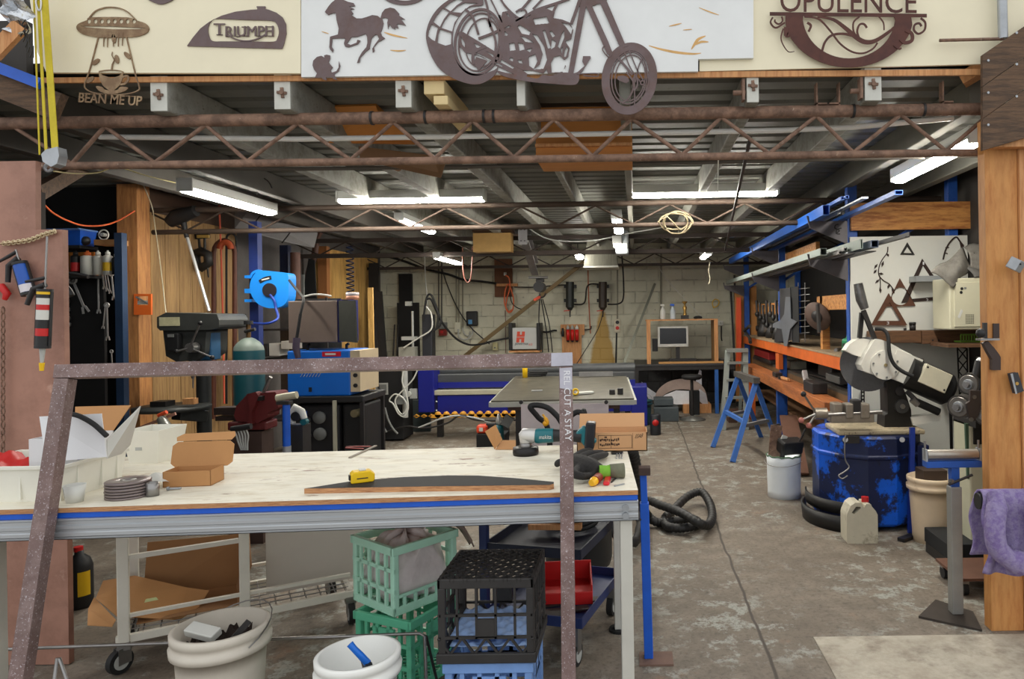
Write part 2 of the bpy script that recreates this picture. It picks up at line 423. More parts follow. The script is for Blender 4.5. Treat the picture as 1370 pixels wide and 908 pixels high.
# rafters with bolted tails under the fascia
raft=M('roof_rafter_paint',(120,118,108),.7,0,.12,5,c3=(120,112,98),lo3=.6,hi3=.7,s3=14)
wraft2=M('rafter_weathered_paint',(150,150,142),.75,0,.15,6,(120,118,108),.45,.65,c3=(96,84,72),lo3=.62,hi3=.7,s3=16)
rx=[(213,.085),(378,.082),(540,.08),(697,.045),(836,.055),(1007,.062),(1168,.085)]
ZR=2.545
for i,(px,w) in enumerate(rx):
    x=W(px,125,3.40).x
    o=struct(MB(1).bb((x-w/2,3.40,ZR),(x+w/2,YB-.002,ZC-.002)),f'trim_{i+2}',wraft2 if i!=4 else raft,bevel=.008)
    if i!=4: MB(1).bb((x-w/2+.003,3.3965,ZR+.003),(x+w/2-.003,3.3995,ZC-.006)).build('skylit_painted_end',wraft,o)  # white tail end, its sky-lit brightness put into a lighter paint colour
    if i in(0,1,2,5,6):
        b=MB(1); b.cyl((x,3.383,2.625),(x,3.4,2.625),.011); b.box((x,3.392,2.625),(.046,.008,.012),(0,.1,0)); b.box((x+.002,3.393,2.625),(.014,.008,.05),(0,-.1,0))
        if i>=5: b.bar((x-w/2-.012,3.42,2.56),(x-w/2-.012,3.42,2.66),.05,.012,(1,0,0)); b.cyl((x-w/2-.06,3.42,2.6),(x-w/2,3.42,2.6),.012)
        bo=b.build('rafter_bolt',rust,o)
        bo
# extra rafters at the sides
for k,x in enumerate((-2.95,-3.6,1.75,2.4)):
    struct(MB(1).bb((x-.04,3.6,ZR),(x+.04,YB-.002,ZC-.002)),f'trim_{k+9}',raft if k>1 else M('dark_rafter',(70,66,60),.75,0,.15,5),bevel=.006)
# ---------------------------------------------------------------- trusses
def truss(label,Yc,x0,x1,zt,rt,zb,rb,rw,nodes,mat,pieces=None,square=False):
    t=thing('roof_truss',label,'truss',(0,Yc,zb-rb))
    a=MB(1); b=MB(1)
    if square:
        a.bb((x0,Yc-rt,zt-rt),(x1,Yc+rt,zt+rt)); b.bb((x0,Yc-rb,zb-rb),(x1,Yc+rb,zb+rb))
    else:
        a.cyl((x0,Yc,zt),(x1,Yc,zt),rt,n=20); b.cyl((x0,Yc,zb),(x1,Yc,zb),rb,n=16)
    a.build('top_chord',mat,t); b.build('bottom_chord',mat,t)
    if pieces: pieces(t)
    w=[]
    for i in range(len(nodes)-1):
        up=(i%2==0)
        z0,z1=(zt-rt*.7,zb+rb*.5) if up else (zb+rb*.5,zt-rt*.7)
        MB(1).cyl((nodes[i],Yc,z0),(nodes[i+1],Yc,z1),rw,n=8).build('web_rod',mat,t)
    return t
YT=3.5
nodes=[W(p,150,YT).x for p in (95,140,206,275,330,398,468,526,581,632,687,741,792,845,912,965,1028,1092,1141,1205,1265,1325)]
n0=[W(20,150,YT).x]
zt=W(697,155,YT).z; zb=W(697,213,YT).z
def fittings(t):
    m=MB(1)
    for px,h in((1092,40),(1122,40),(1260,40)):
        x=W(px,150,YT).x; s=1 if px!=1122 else -1
        m.bb((x-.004,YT-.02,zt+.02),(x+.004,YT+.02,zt+.135)); m.bb((x-.004 if s>0 else x-.05,YT-.02,zt+.03),(x+.05 if s>0 else x+.004,YT+.02,zt+.038))
        m.build('angle_cleat',rust,t); m=MB(1)
    for px in(498,570,648,661,1141,1235):
        x=W(px,150,YT).x; MB(1).cyl((x-.006,YT,zt),(x+.006,YT,zt),.034,n=20).build('band_clamp',dkm,t)
truss('rusty round pipe roof truss just behind the painted fascia boards',YT,-5.5,W(1340,150,YT).x,zt,.030,zb,.019,.010,n0+nodes,rust,fittings)
dtr=M('dark_truss_paint',(62,52,46),.7,.1,.2,8)
def zz(x0,x1,step): 
    o=[x0]
    while o[-1]<x1: o.append(o[-1]+step)
    return o
truss('brown roof truss carrying the two crosswise tube lights',6.3,XL,XR,2.52,.024,2.325,.022,.009,zz(XL,XR,.33),M('brown_truss_paint',(70,56,46),.7,.1,.2,8))
truss('dark roof truss behind the hanging hoist beam',8.95,XL,XR,2.51,.026,2.32,.026,.009,zz(XL,XR,.33),dtr,square=True)
truss('dark roof truss closest to the brick back wall',11.3,XL,XR,2.50,.022,2.31,.022,.009,zz(XL,XR,.33),dtr,square=True)
# ---------------------------------------------------------------- fascia boards
def boardpx(mb,pts,Y,th): return sheet(mb,[pts],Y,th)
fz=2.7
tan_=M('scuffed_bare_wood',(214,170,110),.8,0,.15,20)
struct(sheet(MB(1),[[(30,104),(1330,92),(1330,100),(30,111)]],3.385,.014),'trim_20',pine)
L=[(40,-120),(40,0),(50,70),(62,97),(402,98),(402,-120)]
boardpx(MB(1),L,YF,.018).build('fascia_panel',cream,label='cream painted board carrying the flying saucer and fuel tank cut-outs',cat='board')
wb_=boardpx(MB(1),[(403,-120),(403,103),(934,95.5),(934,79),(1008,77.5),(1008,-120)],YF,.018).build('fascia_panel',whtb,label='scuffed white painted board carrying the horse and motorcycle cut-outs',cat='board')
boardpx(MB(1),[(936,-120),(936,95.3),(1319,85.5),(1420,83),(1420,-120)],YF+.02,.016).build('fascia_panel',cream,label='cream painted board with the half ring name sign',cat='board')
m=MB(1)
for P,w_ in(([(868,61),(885,66),(905,70),(926,72),(938,71)],3.4),([(925,66),(930,58),(935,52),(944,48)],4),([(930,60),(938,56),(948,56)],3),([(935,10),(950,16),(962,20)],1.6),([(895,35),(904,33),(912,31)],1.8),([(514,43),(526,47),(545,51)],2.4),([(522,67),(534,68),(543,67)],2),([(430,42),(440,45)],1.2),([(914,40),(926,39)],1.2)): ribbon(m,P,w_,YF-.0005,.0006,False,5,lambda t:.25+.75*sin(PI*min(1,max(0,t))))
m.build('scuff_mark',tan_,wb_)
# unseen gable above the boards keeps the daylight out of the roof space
struct(MB(1).bb((-5.7,3.40,W(700,0,3.4).z),(XR+.2,3.46,3.6)),'wall_front',dwall)
struct(MB(1).bb((-5.7,3.42,2.64),(W(30,50,3.4).x,3.46,3.0)),'wall_front_gable',dwall)
# opening sides
post=M('timber_post_ply',(200,142,80),.6,0,.1,3,(176,114,58),.42,.66,stretch=(5,5,.9),c3=(120,80,50),lo3=.68,hi3=.74,s3=9)
xp=W(1317,300,3.4).x
t0,t1=W(1316.5,205,3.4),W(1327.5,845,3.4)
xq=(t0.x+t1.x)/2
struct(MB(1).bb((xq,3.40,0),(xq+.155,3.47,2.45)),'trim_21',post,bevel=.002)
struct(MB(1).bb((xq+.157,3.385,0),(xq+.245,3.47,2.45)),'trim_22',pine,bevel=.002)
struct(MB(1).bb((xq+.25,3.42,0),(3.2,3.5,2.45)),'wall_front_right',M('bay_side_sheet',(120,112,96),.7,0,.1))
struct(MB(1).bb((-5.7,3.24,0),(-2.75,3.32,2.15)),'wall_front_left',dwall)
# weathered cladding over the post
for i in range(3):
    a=[(1314.8,82+i*42),(1372,40+i*42),(1440,-9+i*42),(1440,31+i*42),(1372,80+i*42),(1314.8,122+i*42)] if i else [(1314.8,73),(1372,34),(1440,-12),(1440,33),(1372,75),(1314.8,115)]
    if i==1: a=[(1315,116),(1372,76),(1440,34),(1440,75),(1372,118),(1315,158)]
    if i==2: a=[(1315,159),(1372,119),(1440,76),(1440,150),(1372,184),(1315,201)]
    p=MB(1); sheet(p,[a],3.30,.022); o=p.build('cladding_board',dwood,label=['weathered grey cladding board on top of the post, uppermost of three','weathered grey cladding board on top of the post, middle one of three','weathered grey cladding board on top of the post, lowest of three'][i],cat='board')
    for q in ((1322,a[0][1]+8),(1360,a[1][1]+10)):
        w=W(q[0],q[1],3.30); MB(1).cyl(w+V((0,-.003,0)),w,.006,n=8).build('nail',galv,o)
struct(MB(1).bb((xq+.0,3.325,2.3),(3.2,3.375,2.46)),'trim_23',pine)
# the timber stub poking out beside the cladding
MB(1).bar(W(1287,108,3.5),W(1330,82,3.42),.08,.06).build('timber_offcut',orange and pine,label='orange timber offcut wedged above the pipe end by the cladding',cat='timber')
# brown film-faced leaf
fply=M('brown_form_ply',(166,122,104),.55,0,.14,2,(138,98,82),.42,.66,c3=(192,154,136),lo3=.62,hi3=.74,s3=7)
YP=3.2
pl=[(-160,213),(47.5,215.5),(47.5,307),(75,307),(81,560),(90.5,874),(-160,890)]
g=G(90,874); pz=[W(x,y,YP) for x,y in pl]
zz0=0.004
mb=MB(1); mb.prism([(X(-160,YP),zz0),(-2.575,zz0),(-2.575,W(75,307,YP).z),(W(47.5,307,YP).x,W(47.5,307,YP).z),(W(47.5,215,YP).x,W(47.5,215,YP).z),(X(-160,YP),W(47.5,215,YP).z)],(0,YP,0),(1,0,0),(0,0,1),(0,.03,0))
mb.build('formply_sheet',fply,label='tall brown film-faced plywood sheet with a stepped edge beside the opening',cat='plywood sheet')
# ---------------------------------------------------------------- lights
tubem=M('lit_tube',(255,250,238),.5,0,0,emit=60); lampw=M('lamp_white',(206,208,204),.45,0,.04)
tubed=M('lit_tube_small',(255,250,238),.5,0,0,emit=80)
def batten(label,c,d,l,w=.11,h=.075,mat=tubem,group=None):
    t=thing('tube_light',label,'light',c,math.atan2(d[1],d[0]))
    MB().bb((-l/2+.005,-w/2,.004),(l/2-.005,w/2,h)).build('housing',lampw,t,bevel=.006)
    for s in(-1,1): MB().bb((s*l/2-.02*(s>0)-.0,-w/2-.002,-.02),(s*l/2+.02*(s<0),w/2+.002,h+.002)).build('end_cap',lampw,t,bevel=.005)
    MB().prism([(-w/2*.95,.0035),(-w/2*.88,-.014),(-w/2*.5,-.026),(w/2*.5,-.026),(w/2*.88,-.014),(w/2*.95,.0035)],(-l/2+.021,0,0),(0,1,0),(0,0,1),(l-.042,0,0)).build('diffuser',mat,t)
    return t
lz=2.462
def lat(px,py,z): 
    u,v=uv(px,py); Y=(H-z)*FP/v; return V((u*Y/FP,Y,z))
a=W(550,264,6.0); batten('lit tube light under the roof truss, crosswise above the blue hose reel side',(a.x,6.02,a.z-.015),(1,0),1.25)
a=W(943,256,6.0); batten('lit tube light under the roof truss, crosswise by the leaning pole',(a.x,6.02,a.z-.015),(1,0),1.25)
a=lat(240,252,lz); b=lat(368,284,lz); c=(a+b)/2
batten('lit tube light running lengthwise above the drill press',(c.x,c.y,lz),(0,1),(b-a).length)
a=lat(1310,190,lz); b=lat(1200,238,lz); c=(a+b)/2
batten('lit tube light running lengthwise above the steel rack',(c.x,c.y,lz),(0,1),(b-a).length+.15)
a=W(540,296,6.7); batten('short lit tube light above the coiled air line',(-2.22,7.25,2.47),(0,1),1.1,.09,.06,tubed)
batten('small lit tube light hung below the trusses near the dark wall panel',(-2.45,9.35,2.275),(0,1),1.15,.09,.06,tubed)
batten('lit tube light seen end on, in front of the hoist beam truss',(-.165,7.2,2.44),(0,1),1.2,.1,.07,tubed)
batten('lit tube light seen end on, above the grey motor housing',(-.2,8.35,2.36),(0,1),.5,.1,.07,tubed)
a=W(944,343,9.4); batten('small lit tube light above the rack end of the back wall',(.94,9.35,2.29),(0,1),.8,.09,.06,tubed)
a=W(773,344,10.4); t=thing('flood_lamp','small lit flood lamp clipped above the leaning timber',"light",a)
MB().box((0,0,.05),(.1,.1,.05)).build('housing',lampw,t,bevel=.01); MB().sph((.03,-.03,.0),(.06,.05,.04)).build('lens',tubed,t); MB().cyl((0,.0,.07),(0,.02,.2),.008).build('bracket',dkm,t)
# world / view
w=bpy.data.worlds.new('world'); sc.world=w; w.use_nodes=True
bg=w.node_tree.nodes['Background']; bg.inputs[0].default_value=(.965,.985,1.0,1); bg.inputs[1].default_value=1.02
vs=sc.view_settings; vs.view_transform='Standard'; vs.look='None'; vs.gamma=1; vs.use_curve_mapping=False; vs.exposure=0.27
# ================================================================ cut-out steel signs on the fascia
YS=YF-.006
def flatsign(name,label,cat,mat,cuts,Y=YS,th=.004,rib=(),txt=(),group=None):
    mb=MB(1)
    if cuts: 
        for c in cuts: sheet(mb,c,Y,th)
    for r in rib: ribbon(mb,r[0],r[1],Y,th,*r[2:])
    for t in txt: text_px(mb,*t[:5],Y,th,*t[5:])
    return mb.build(name,mat,label=label,cat=cat,group=group)
# flying saucer over a coffee cup
yy=YS
hull=[(102,35.5),(106,31),(116,27),(122,23),(170,23),(182,27),(194,31),(199,37),(196,44),(182,49),(160,50),(132,50),(112,46),(104,41)]
hol=[ell(119+8.6*i,28.4,2.6,3.1,12) for i in range(8)]
slot=[(107,34.5),(150,35),(195,37.5),(186,39),(150,39),(116,36.5)]
fs=thing('flying_saucer_sign','brown steel cut-out of a flying saucer beaming up a coffee cup','sign',W(150,140,YS))
m=MB(1); sheet(m,[sm2(hull,3)]+hol+[slot],yy); ribbon(m,[(119,24),(127,15),(138,10.5),(148,9.5),(160,11),(170,15.5),(178,23),(182,27)],1.6,yy)
m.build('saucer',signb,fs)
m=MB(1); ribbon(m,[(131,50),(120,92),(113,112),(115,119),(126,124),(150,127),(172,125),(184,121),(186,116),(180,96),(169,50)],1.5,yy)
for px,l in((139,62),(144,63),(152,62),(158.5,62),(164,61)): ribbon(m,[(px,43),(px-.5,52),(px-.8,l)],1.3,yy,.004,False,3,lambda t:1-.6*t)
m.build('light_beam',signb,fs)
cupp=[(132,95),(135,100),(150,104),(163,100),(165,95),(170,102),(171,103),(173,106),(171,111),(165,113),(162,114),(158,119),(150,121.5),(143,120),(136,113),(132,103)]
cup=[(132,95.5),(136,100),(150,104.5),(160,101),(164.5,96),(164,105),(160,114),(152,121),(146,121),(138,115),(133,106)]
m=MB(1); sheet(m,[cup],yy); sheet(m,[sm2([(128,115.5),(136,116),(141,120),(156,120.5),(161,116),(171,117),(166,122),(150,126),(135,123)],3)],yy)
ribbon(m,[(163,103),(170,101.5),(171.5,106),(167,111.5),(161,113)],2.6,yy); ribbon(m,[(132,95.5),(140,94),(150,93.6),(160,94.5),(164.5,96)],1.2,yy)
ribbon(m,[(149,94),(150,86),(152.5,80),(149.5,74),(150,69)],1.8,yy,.004,False,4,lambda t:1-.7*t); m.build('coffee_cup',signb,fs)
for x,y,a in((128,82.5,-38),(170,74,48),(156,79,80),(120.5,106.5,-38),(152,51.5,85)):
    m=MB(1); sheet(m,[ell(x,y,6,2.9,14,rot=a)],yy); m.build('coffee_bean',signb,fs)
m=MB(1); text_px(m,'BEAN ME UP',105.5,124,190.5,137,yy,.004,.12,5,.012); ribbon(m,[(108,124.6),(190,129.5)],1,yy); m.build('lettering',signb,fs)
# fuel tank with the maker's word
tk=thing('fuel_tank_sign','dark steel cut-out of a motorcycle fuel tank with lettering inside','sign',W(316,64,YS))
out=[(250,61.5),(258,50),(268,38),(280,29),(296,21),(315,15.5),(335,13),(344,12.5),(344,10.5),(343,9.5),(343.5,8.3),(355,8.3),(355,10),(354,11.5),(360,13),(370,17),(378,23),(382.5,32),(383,45),(380,58),(377.5,65),(372,65)]
inn=sm2([(283,28),(292,25),(330,26.5),(362,27.5),(370,32),(373,42),(371,51),(366,55.5),(340,55.3),(300,55.2),(284,54.5),(279,46),(278.5,36)],4)
m=MB(1); sheet(m,[out,inn],yy); m.build('tank_outline',signm,tk)
m=MB(1); [(text_px(m,'T',286+d,31.5,301+d,46.5,yy-.0004*d), text_px(m,'RIUMPH',302+d,35.5,366+d,49,yy-.0004*d,.004,0,-.6)) for d in(0,.6)]
for x0,x1,y in((289.5,297.5,46.3),(301.5,308,48.6),(316,321,48.6),(325,333,48),(343,349,48),(350,356,48),(358,366,48),(323,331,35.9),(355,366,35.6)): ribbon(m,[(x0,y),(x1,y)],1,yy)
ribbon(m,[(303,44),(310,50),(322,54),(334,54.3),(346,51),(356,45)],1.6,yy); m.build('lettering',signm,tk)
# running horse and mouse
hs=[(434.5,16),(439,9),(443,4),(448,0),(453,-3),(460,0),(466,2.5),(473,4),(475,8),(467,8.5),(474,12),(469,12.5),(472.5,18),(470,20),(477,24.5),(484,24.5),(491,22.5),(498,20),(505,21),(509,24),(511,17),(515,12),(522,10),(528,11.5),(534,18),(533,20),(542,26),(536,25),(543,34),(535,32),(531,32),(533,38),(528,36),(529,39),(524,37),(521,32),(519,38.5),(518,30),(519.5,25),(515,23.5),(511,24),(513,31),(511,39),(509,43),(511,48),(515,51),(510,54),(506,56),(500,63),(501,68),(498.5,70),(498,65),(501,60),(507,52),(505,47),(502,46),(497,51),(495,60),(494.5,65),(489,69),(482,77),(481,83),(477.5,84),(480,77),(484,70),(490,63),(491.5,57),(491,49),(489,45),(478,49),(470,49.5),(464,58),(469,60),(477,57),(478,53),(482,54),(478.5,59),(466,63),(461.5,62),(460,58),(462,51),(454,51),(444.5,51.5),(443.5,62),(446,66),(445,70),(441.5,66),(440.5,63),(441.5,49),(452,46),(453,38),(450,26),(449,17),(443,18),(439,20)]
flatsign('horse_sign','dark steel cut-out of a trotting horse on the white board','sign',signm,[[hs]])
ms=[(418,87),(419,81),(424,76),(430,74.5),(434,77),(433.5,74),(437,73),(441.5,74),(441.5,78),(439.5,83),(445,90),(442,94),(444,97),(450,95),(453,90),(453.3,82),(455,88),(453,95),(447,99),(448,102),(451.5,107),(447,106),(443,103),(436,103),(437,107.5),(432,106),(430,103),(421,104),(424,98),(420,93)]
flatsign('mouse_sign','small dark steel cut-out of a mouse below the trotting horse','sign',signm,[[ms]])
# two small cut-outs whose lower edge only is in view
flatsign('round_sign','dark oval cut-out plaque above the trotting horse','sign',signm,[[ell(540,-16,34,22.5,40),ell(540,-16,29,18.5,40)]],rib=[([(516,-6),(530,0),(545,1.5),(560,-2)],1.6)],txt=[('GARAGE',520,-12,562,-2)] and [])
flatsign('heart_sign','dark brown rounded cut-out above the fuel tank one','sign',signm,[[sm2([(196,-3),(203,2),(213,5.5),(222,4),(234,-3),(240,-20),(215,-26),(190,-20)],4)]])
# chopper motorcycle
mt=thing('motorcycle_sign','large steel cut-out of a chopper motorcycle hanging over the white board edge','sign',W(640,110,YS))
fy=YS-.002
fend=sm2([(640,112.5),(625,111.5),(605,104),(588,92),(577,75),(571,57),(570,45),(573,32),(579,20),(588,9),(600,0),(612,-6),(640,-8),(646,6),(630,9),(618,18),(609,32),(605.5,50),(607,70),(614,86),(628,97),(645,99),(662,93),(667,88),(662,100),(652,108)],4)
w1=[[(572.5,48),(573.5,41),(577,32),(586,37),(584,45),(582,55),(578,53)],[(579.5,29),(584,21),(592,11),(601,16),(594,25),(588.5,36)],[(594,10),(602,3.5),(612,-2),(620,1),(611,7),(603,15)],[(585,57),(586.5,46),(588.5,39),(604,44),(603.5,59),(596,61)],[(590,37),(595,27),(602,18),(614,22),(608,30),(605,42)],[(604,16),(612,8.5),(621,3.5),(640,4),(628,8),(617,17)]]
m=MB(1); sheet(m,[fend]+w1,fy); ribbon(m,[(608,66),(612,78),(620,91)],.01,fy); m.build('rear_fender',signm,mt)
m=MB(1)
def ring(cx,cy,rx,ry,wd,rot=0): ribbon(m,ell(cx,cy,rx,ry,28,rot=rot),wd,fy,.004,True,2)
ring(640,56,31,44,3.4,10); ring(641,56,27,39,2,10); ring(645,57,22,33,1.6,10)
ribbon(m,[(622,12),(632,22),(640,46)],3,fy); ribbon(m,[(652,25),(663,55),(660,85)],3,fy); ribbon(m,[(668,20),(674,50),(668,82)],3,fy)
ribbon(m,[(633,86),(634,70),(650,62)],4,fy); sheet(m,[[(634,84),(637,76),(652,81),(640,95)]],fy)
m.build('rear_wheel',signm,mt)
m=MB(1)   # swing arm and lower frame
sheet(m,[[(613,42),(620,43),(640,55),(664,70),(690,87),(706,99),(704,103),(690,100),(668,90),(646,76),(632,72),(622,70),(615,62)],[(634,57),(642,61),(645,66),(637,63)],[(616,48),(621,56),(624,66),(618,59)],[(650,68),(662,74),(688,90),(686,92),(664,80)],[(637,70),(650,76),(673,88),(671,89),(652,80),(638,73)]],fy)
sheet(m,[sm2([(664,94),(676,97),(700,101),(718,105),(726,100),(738,101),(752,97),(768,98),(775,101),(772,112),(760,113.5),(740,112),(715,110),(690,106),(672,101)],3)],fy)
sheet(m,[[(760,98),(776,8),(784,8),(767,98)]],fy)
ribbon(m,[(640,51.5),(655,46),(669,40)],3.4,fy)
m.build('frame_rail',signm,mt)
m=MB(1)   # engine block with its cut windows
eng=[(668,36),(672,16),(682,14),(690,24),(702,22),(714,14),(728,10),(742,16),(740,24),(752,26),(762,30),(767,40),(764,52),(756,55),(762,64),(760,76),(752,82),(757,88),(752,98),(733,98),(731,92),(727,98),(712,94),(700,94),(684,86),(672,76),(668,60)]
wins=[ [(713,25),(731,22),(735,31),(716,33)],[(692,35),(695,33),(710,42),(708,47),(698,45)],[(696,48),(702,49),(709,53),(714,57),(703,56)],[(712,45),(719,47),(728,62),(732,80),(727,92),(713,93),(722,86),(726,72),(722,60)],
 [(726,41),(729,40),(737,64),(733,65)],[(738,52),(744,56),(742,63),(737,66)],[(755,40),(752,44),(746,62),(749,65),(755,50)],[(741,76),(749,74),(757,82),(754,96),(738,97),(737,84)],[(751,30),(761,32),(766,38),(764,46),(757,36)],
 [(681,58),(688,57),(690,67),(682,68)],[(693,57),(700,58),(702,66),(695,68)],[(683,76),(687,78),(686,82),(681,80)],[(707,76),(716,72),(719,82),(714,92),(708,88)],[(703,66),(712,64),(709,70)],[(692,80),(698,80),(699,85),(694,84)],[(758,62),(760,66),(757,76),(754,76),(756,66)],[(750,66),(753,62),(752,72)],
 [(670,42),(676,42),(680,46),(678,48),(671,46)],[(684,35),(680,37),(674,38),(680,34)],[(735,42),(738,41),(743,48),(739,50)],[(676,16),(681,20),(683,24),(679,21)],[(703,18),(712,15),(710,20),(706,24),(702,24)]]
plate(m,eng,wins,fy-.001)
ribbon(m,[(719,44),(722,48),(730,60),(734,72),(731,88)],1.6,fy)
m.build('engine',signm,mt)
m=MB(1)   # top frame and tank line
ribbon(m,[(668,-4),(676,8),(688,20),(697,26)],2.6,fy); ribbon(m,[(697,26),(716,14),(742,5),(762,-2)],3.4,fy); ribbon(m,[(712,-4),(700,10),(696,14)],3,fy); ribbon(m,[(690,16),(697,12),(703,14),(703,20),(690,28)],2.4,fy)
ribbon(m,[(648,-4),(652,10),(656,36)],3,fy); ribbon(m,[(655,-4),(662,10),(672,30)],2,fy); ribbon(m,[(728,-4),(713,12)],2.4,fy); ribbon(m,[(745,5),(738,20)],3,fy)
ribbon(m,[(776,-2),(770,16),(764,32)],4,fy); m.build('backbone',signm,mt)
m=MB(1)   # forks
sheet(m,[[(773,-4),(813,-4),(811,3),(800,5),(792,8),(783,9),(774,8)]],fy)
sheet(m,[[(784,8),(792,8),(814,56),(817,64),(822,76),(812,72),(807,60)]],fy); sheet(m,[[(803,4),(812,2),(836,58),(829,62)]],fy)
ribbon(m,[(833,60),(842,88),(857,110)],1.5,fy); ribbon(m,[(841,66),(852,92),(861,108)],1.5,fy); ribbon(m,[(833,62),(840,60)],3,fy); ring(859.5,110.5,2.6,2.6,2)
ribbon(m,[(810,60),(806,66),(814,76),(819,72)],1.4,fy)
m.build('fork',signm,mt)
m=MB(1); ring(842,105,31.5,43,11,8); ring(842,104,23.5,35,1.8,8); ring(843,104,20,31,1.4,8); ribbon(m,[(826,76),(838,90),(846,100)],3,fy); ribbon(m,[(860,76),(854,90),(850,110)],1.6,fy); ribbon(m,[(826,104),(836,106),(840,110)],9,fy,.004,False,3,lambda t:.4+.6*sin(PI*t)); ribbon(m,[(838,96),(848,112),(842,130),(832,138)],2.2,fy); ring(850,110,3,8,2)
ribbon(m,[(849,100),(849,142)],1.5,fy); ribbon(m,[(864,90),(868,106),(864,122)],2,fy); m.build('front_wheel',signm,mt)
m=MB(1); sheet(m,[[(768,98),(773,96),(782,88),(779,82),(780,75),(790,75),(790,78),(786,84),(780,94),(772,102)]],fy); ribbon(m,[(772,99),(780,98.5),(798,98),(800.5,100),(798,102),(780,101)],1.3,fy); m.build('foot_peg',signm,mt)
# half ring name sign
op=thing('name_sign','rusted steel half ring sign with scrollwork under a word','sign',W(1136,85,YS))
m=MB(1); text_px(m,'OPULENCE',1044,-14,1226,16,YS,.004,0,2); m.build('lettering',signr,op)
m=MB(1); sheet(m,[[(1030,16),(1240,18.5),(1240,23),(1030,20.5)]],YS)
arc=[(1051,20)]+[(1136+86*cos(R(a)),21+69*sin(R(a))) for a in range(172,8,-6)]+[(1219,22),(1196,22)]+[(1136+62*cos(R(a)),21+57*sin(R(a))) for a in range(6,176,6)]+[(1075,20)]
sheet(m,[arc],YS); m.build('half_ring',signr,op)
m=MB(1)
def rb(p,w,*a): ribbon(m,p,w,YS-.001,.004,*a)
rb([(1076,22),(1095,25),(1110,40),(1124,58),(1140,69),(1155,71),(1168,65),(1174,57)],2.2)
rb([(1094,22),(1115,26),(1132,38),(1146,50),(1158,56),(1172,54),(1190,42),(1196,36)],6,False,5,lambda t:.35+.65*sin(PI*t))
rb([(1100,68),(1104,56),(1113,47),(1128,45),(1142,48)],3)
rb([(1150,22),(1142,30),(1143,44),(1152,52)],2.2); rb([(1150,52),(1147,42),(1150,33),(1156,32),(1160,37)],2.6); rb([(1176,22),(1182,30),(1183,40)],1.6)
rb([(1050,30),(1038,37),(1031,30),(1034,23)],2.2); rb([(1046,22),(1047,28),(1042,32),(1037,29),(1037,26)],2)
rb([(1232,24),(1238,30),(1237,40),(1229,45),(1223,40),(1224,33),(1230,31),(1233,35)],2.6)
rb([(1048,38),(1045,50),(1048,60),(1055,69),(1063,68.5)],2,False,5,lambda t:1-.7*t); rb([(1052,36),(1052,46),(1056,46)],6)
rb([(1212,40),(1220,45),(1220,54),(1211,57),(1205,52)],4.5); rb([(1196,60),(1203,65),(1206,64)],2.5); rb([(1080,30),(1085,34),(1082,42)],3)
m.build('scrollwork',signr,op)
# steel pipe and threaded rod at the board's end
MB(1).cyl(W(1340,-30,3.33),W(1342,52,3.33),.022,n=16).build('downpipe',galv,label='bright vertical steel pipe standing behind the cladding top',cat='pipe')
MB(1).cyl(W(1257,54,3.33),W(1342,52,3.33),.008,n=8).build('threaded_rod',rust,label='rusty threaded rod sticking out level beside the bright pipe',cat='rod')
# yellow sling and pulley block
sl=thing('yellow_sling','yellow lifting sling hanging in front of the boards with a grey pulley block','sling',W(65,222,3.25))
ys=3.25
for k,(a,b,wd) in enumerate((((44,-40),(53,207),.006),((49,-40),(62,205),.012),((57,-40),(74,203),.03))):
    m=MB(1); p,q=W(*a,ys-.004*k),W(*b,ys-.004*k); m.bar(p,q,wd,.004,(0,1,0)); m.build('strap',M('yellow_webbing',(206,186,50),.8,0,.12,20),sl)
m=MB(1); c=W(67,208,ys); sheet(m,[[(55,206),(61,200),(77,196),(79,208),(76,219),(68,223),(57,216)]],3.215,.05); m.build('pulley_block',galv,sl,bevel=.004)
MB(1).tube(cr([W(66,216,ys),W(60,224,ys),W(64,229,ys),W(70,226,ys)],5),.007).build('hook',galv,sl)
MB(1).tube(cr([W(52,-4,ys-.012),W(55,2,ys-.014),W(54,13,ys-.014),W(51,13,ys-.014),W(48,2,ys-.012)],4,True),.004,6,True).build('carabiner',chrome,sl)
# timber and blue beam under the eave at the sling
MB(1).bar(W(-60,68,3.3),W(54,112,3.3),.02,.05).build('eave_rail',blue,label='blue painted steel rail crossing behind the yellow sling',cat='rail')
MB(1).bar(W(-60,88,3.33),W(80,144,3.36),.05,.13).build('eave_timber',dwood,label='dark weathered timber with a silver tape patch below the blue rail',cat='timber')
MB(1).bar(W(-10,74,3.18),W(28,34,3.2),.03,.06).build('timber_brace',orange and pine,label='short orange timber brace above the blue rail',cat='timber')
MB(1).surf(lambda u,v:W(6+u*30,-10+v*52+u*8,3.2)+V((0,-.03*sin(9*u+5*v)-.02*sin(14*v),0)),10,14).build('foil_sheet',M('crumpled_foil',(205,208,212),.25,.9,.2,20,bump=.6,bs=25),label='crumpled silver foil sheet hanging at the eave corner',cat='foil')
m=MB(1)
for i in range(6):
    ribbon(m,[(24+3.4*i,26+7*i),(27+3*i,34+7*i),(24+3*i,42+7*i)],.9,3.19); ribbon(m,[(34+2*i,26+7*i),(29+3*i,33+7*i),(34+2*i,42+7*i)],.9,3.19)
m.build('wire_netting',dkm,label='scrap of rusty wire netting beside the yellow sling',cat='netting')
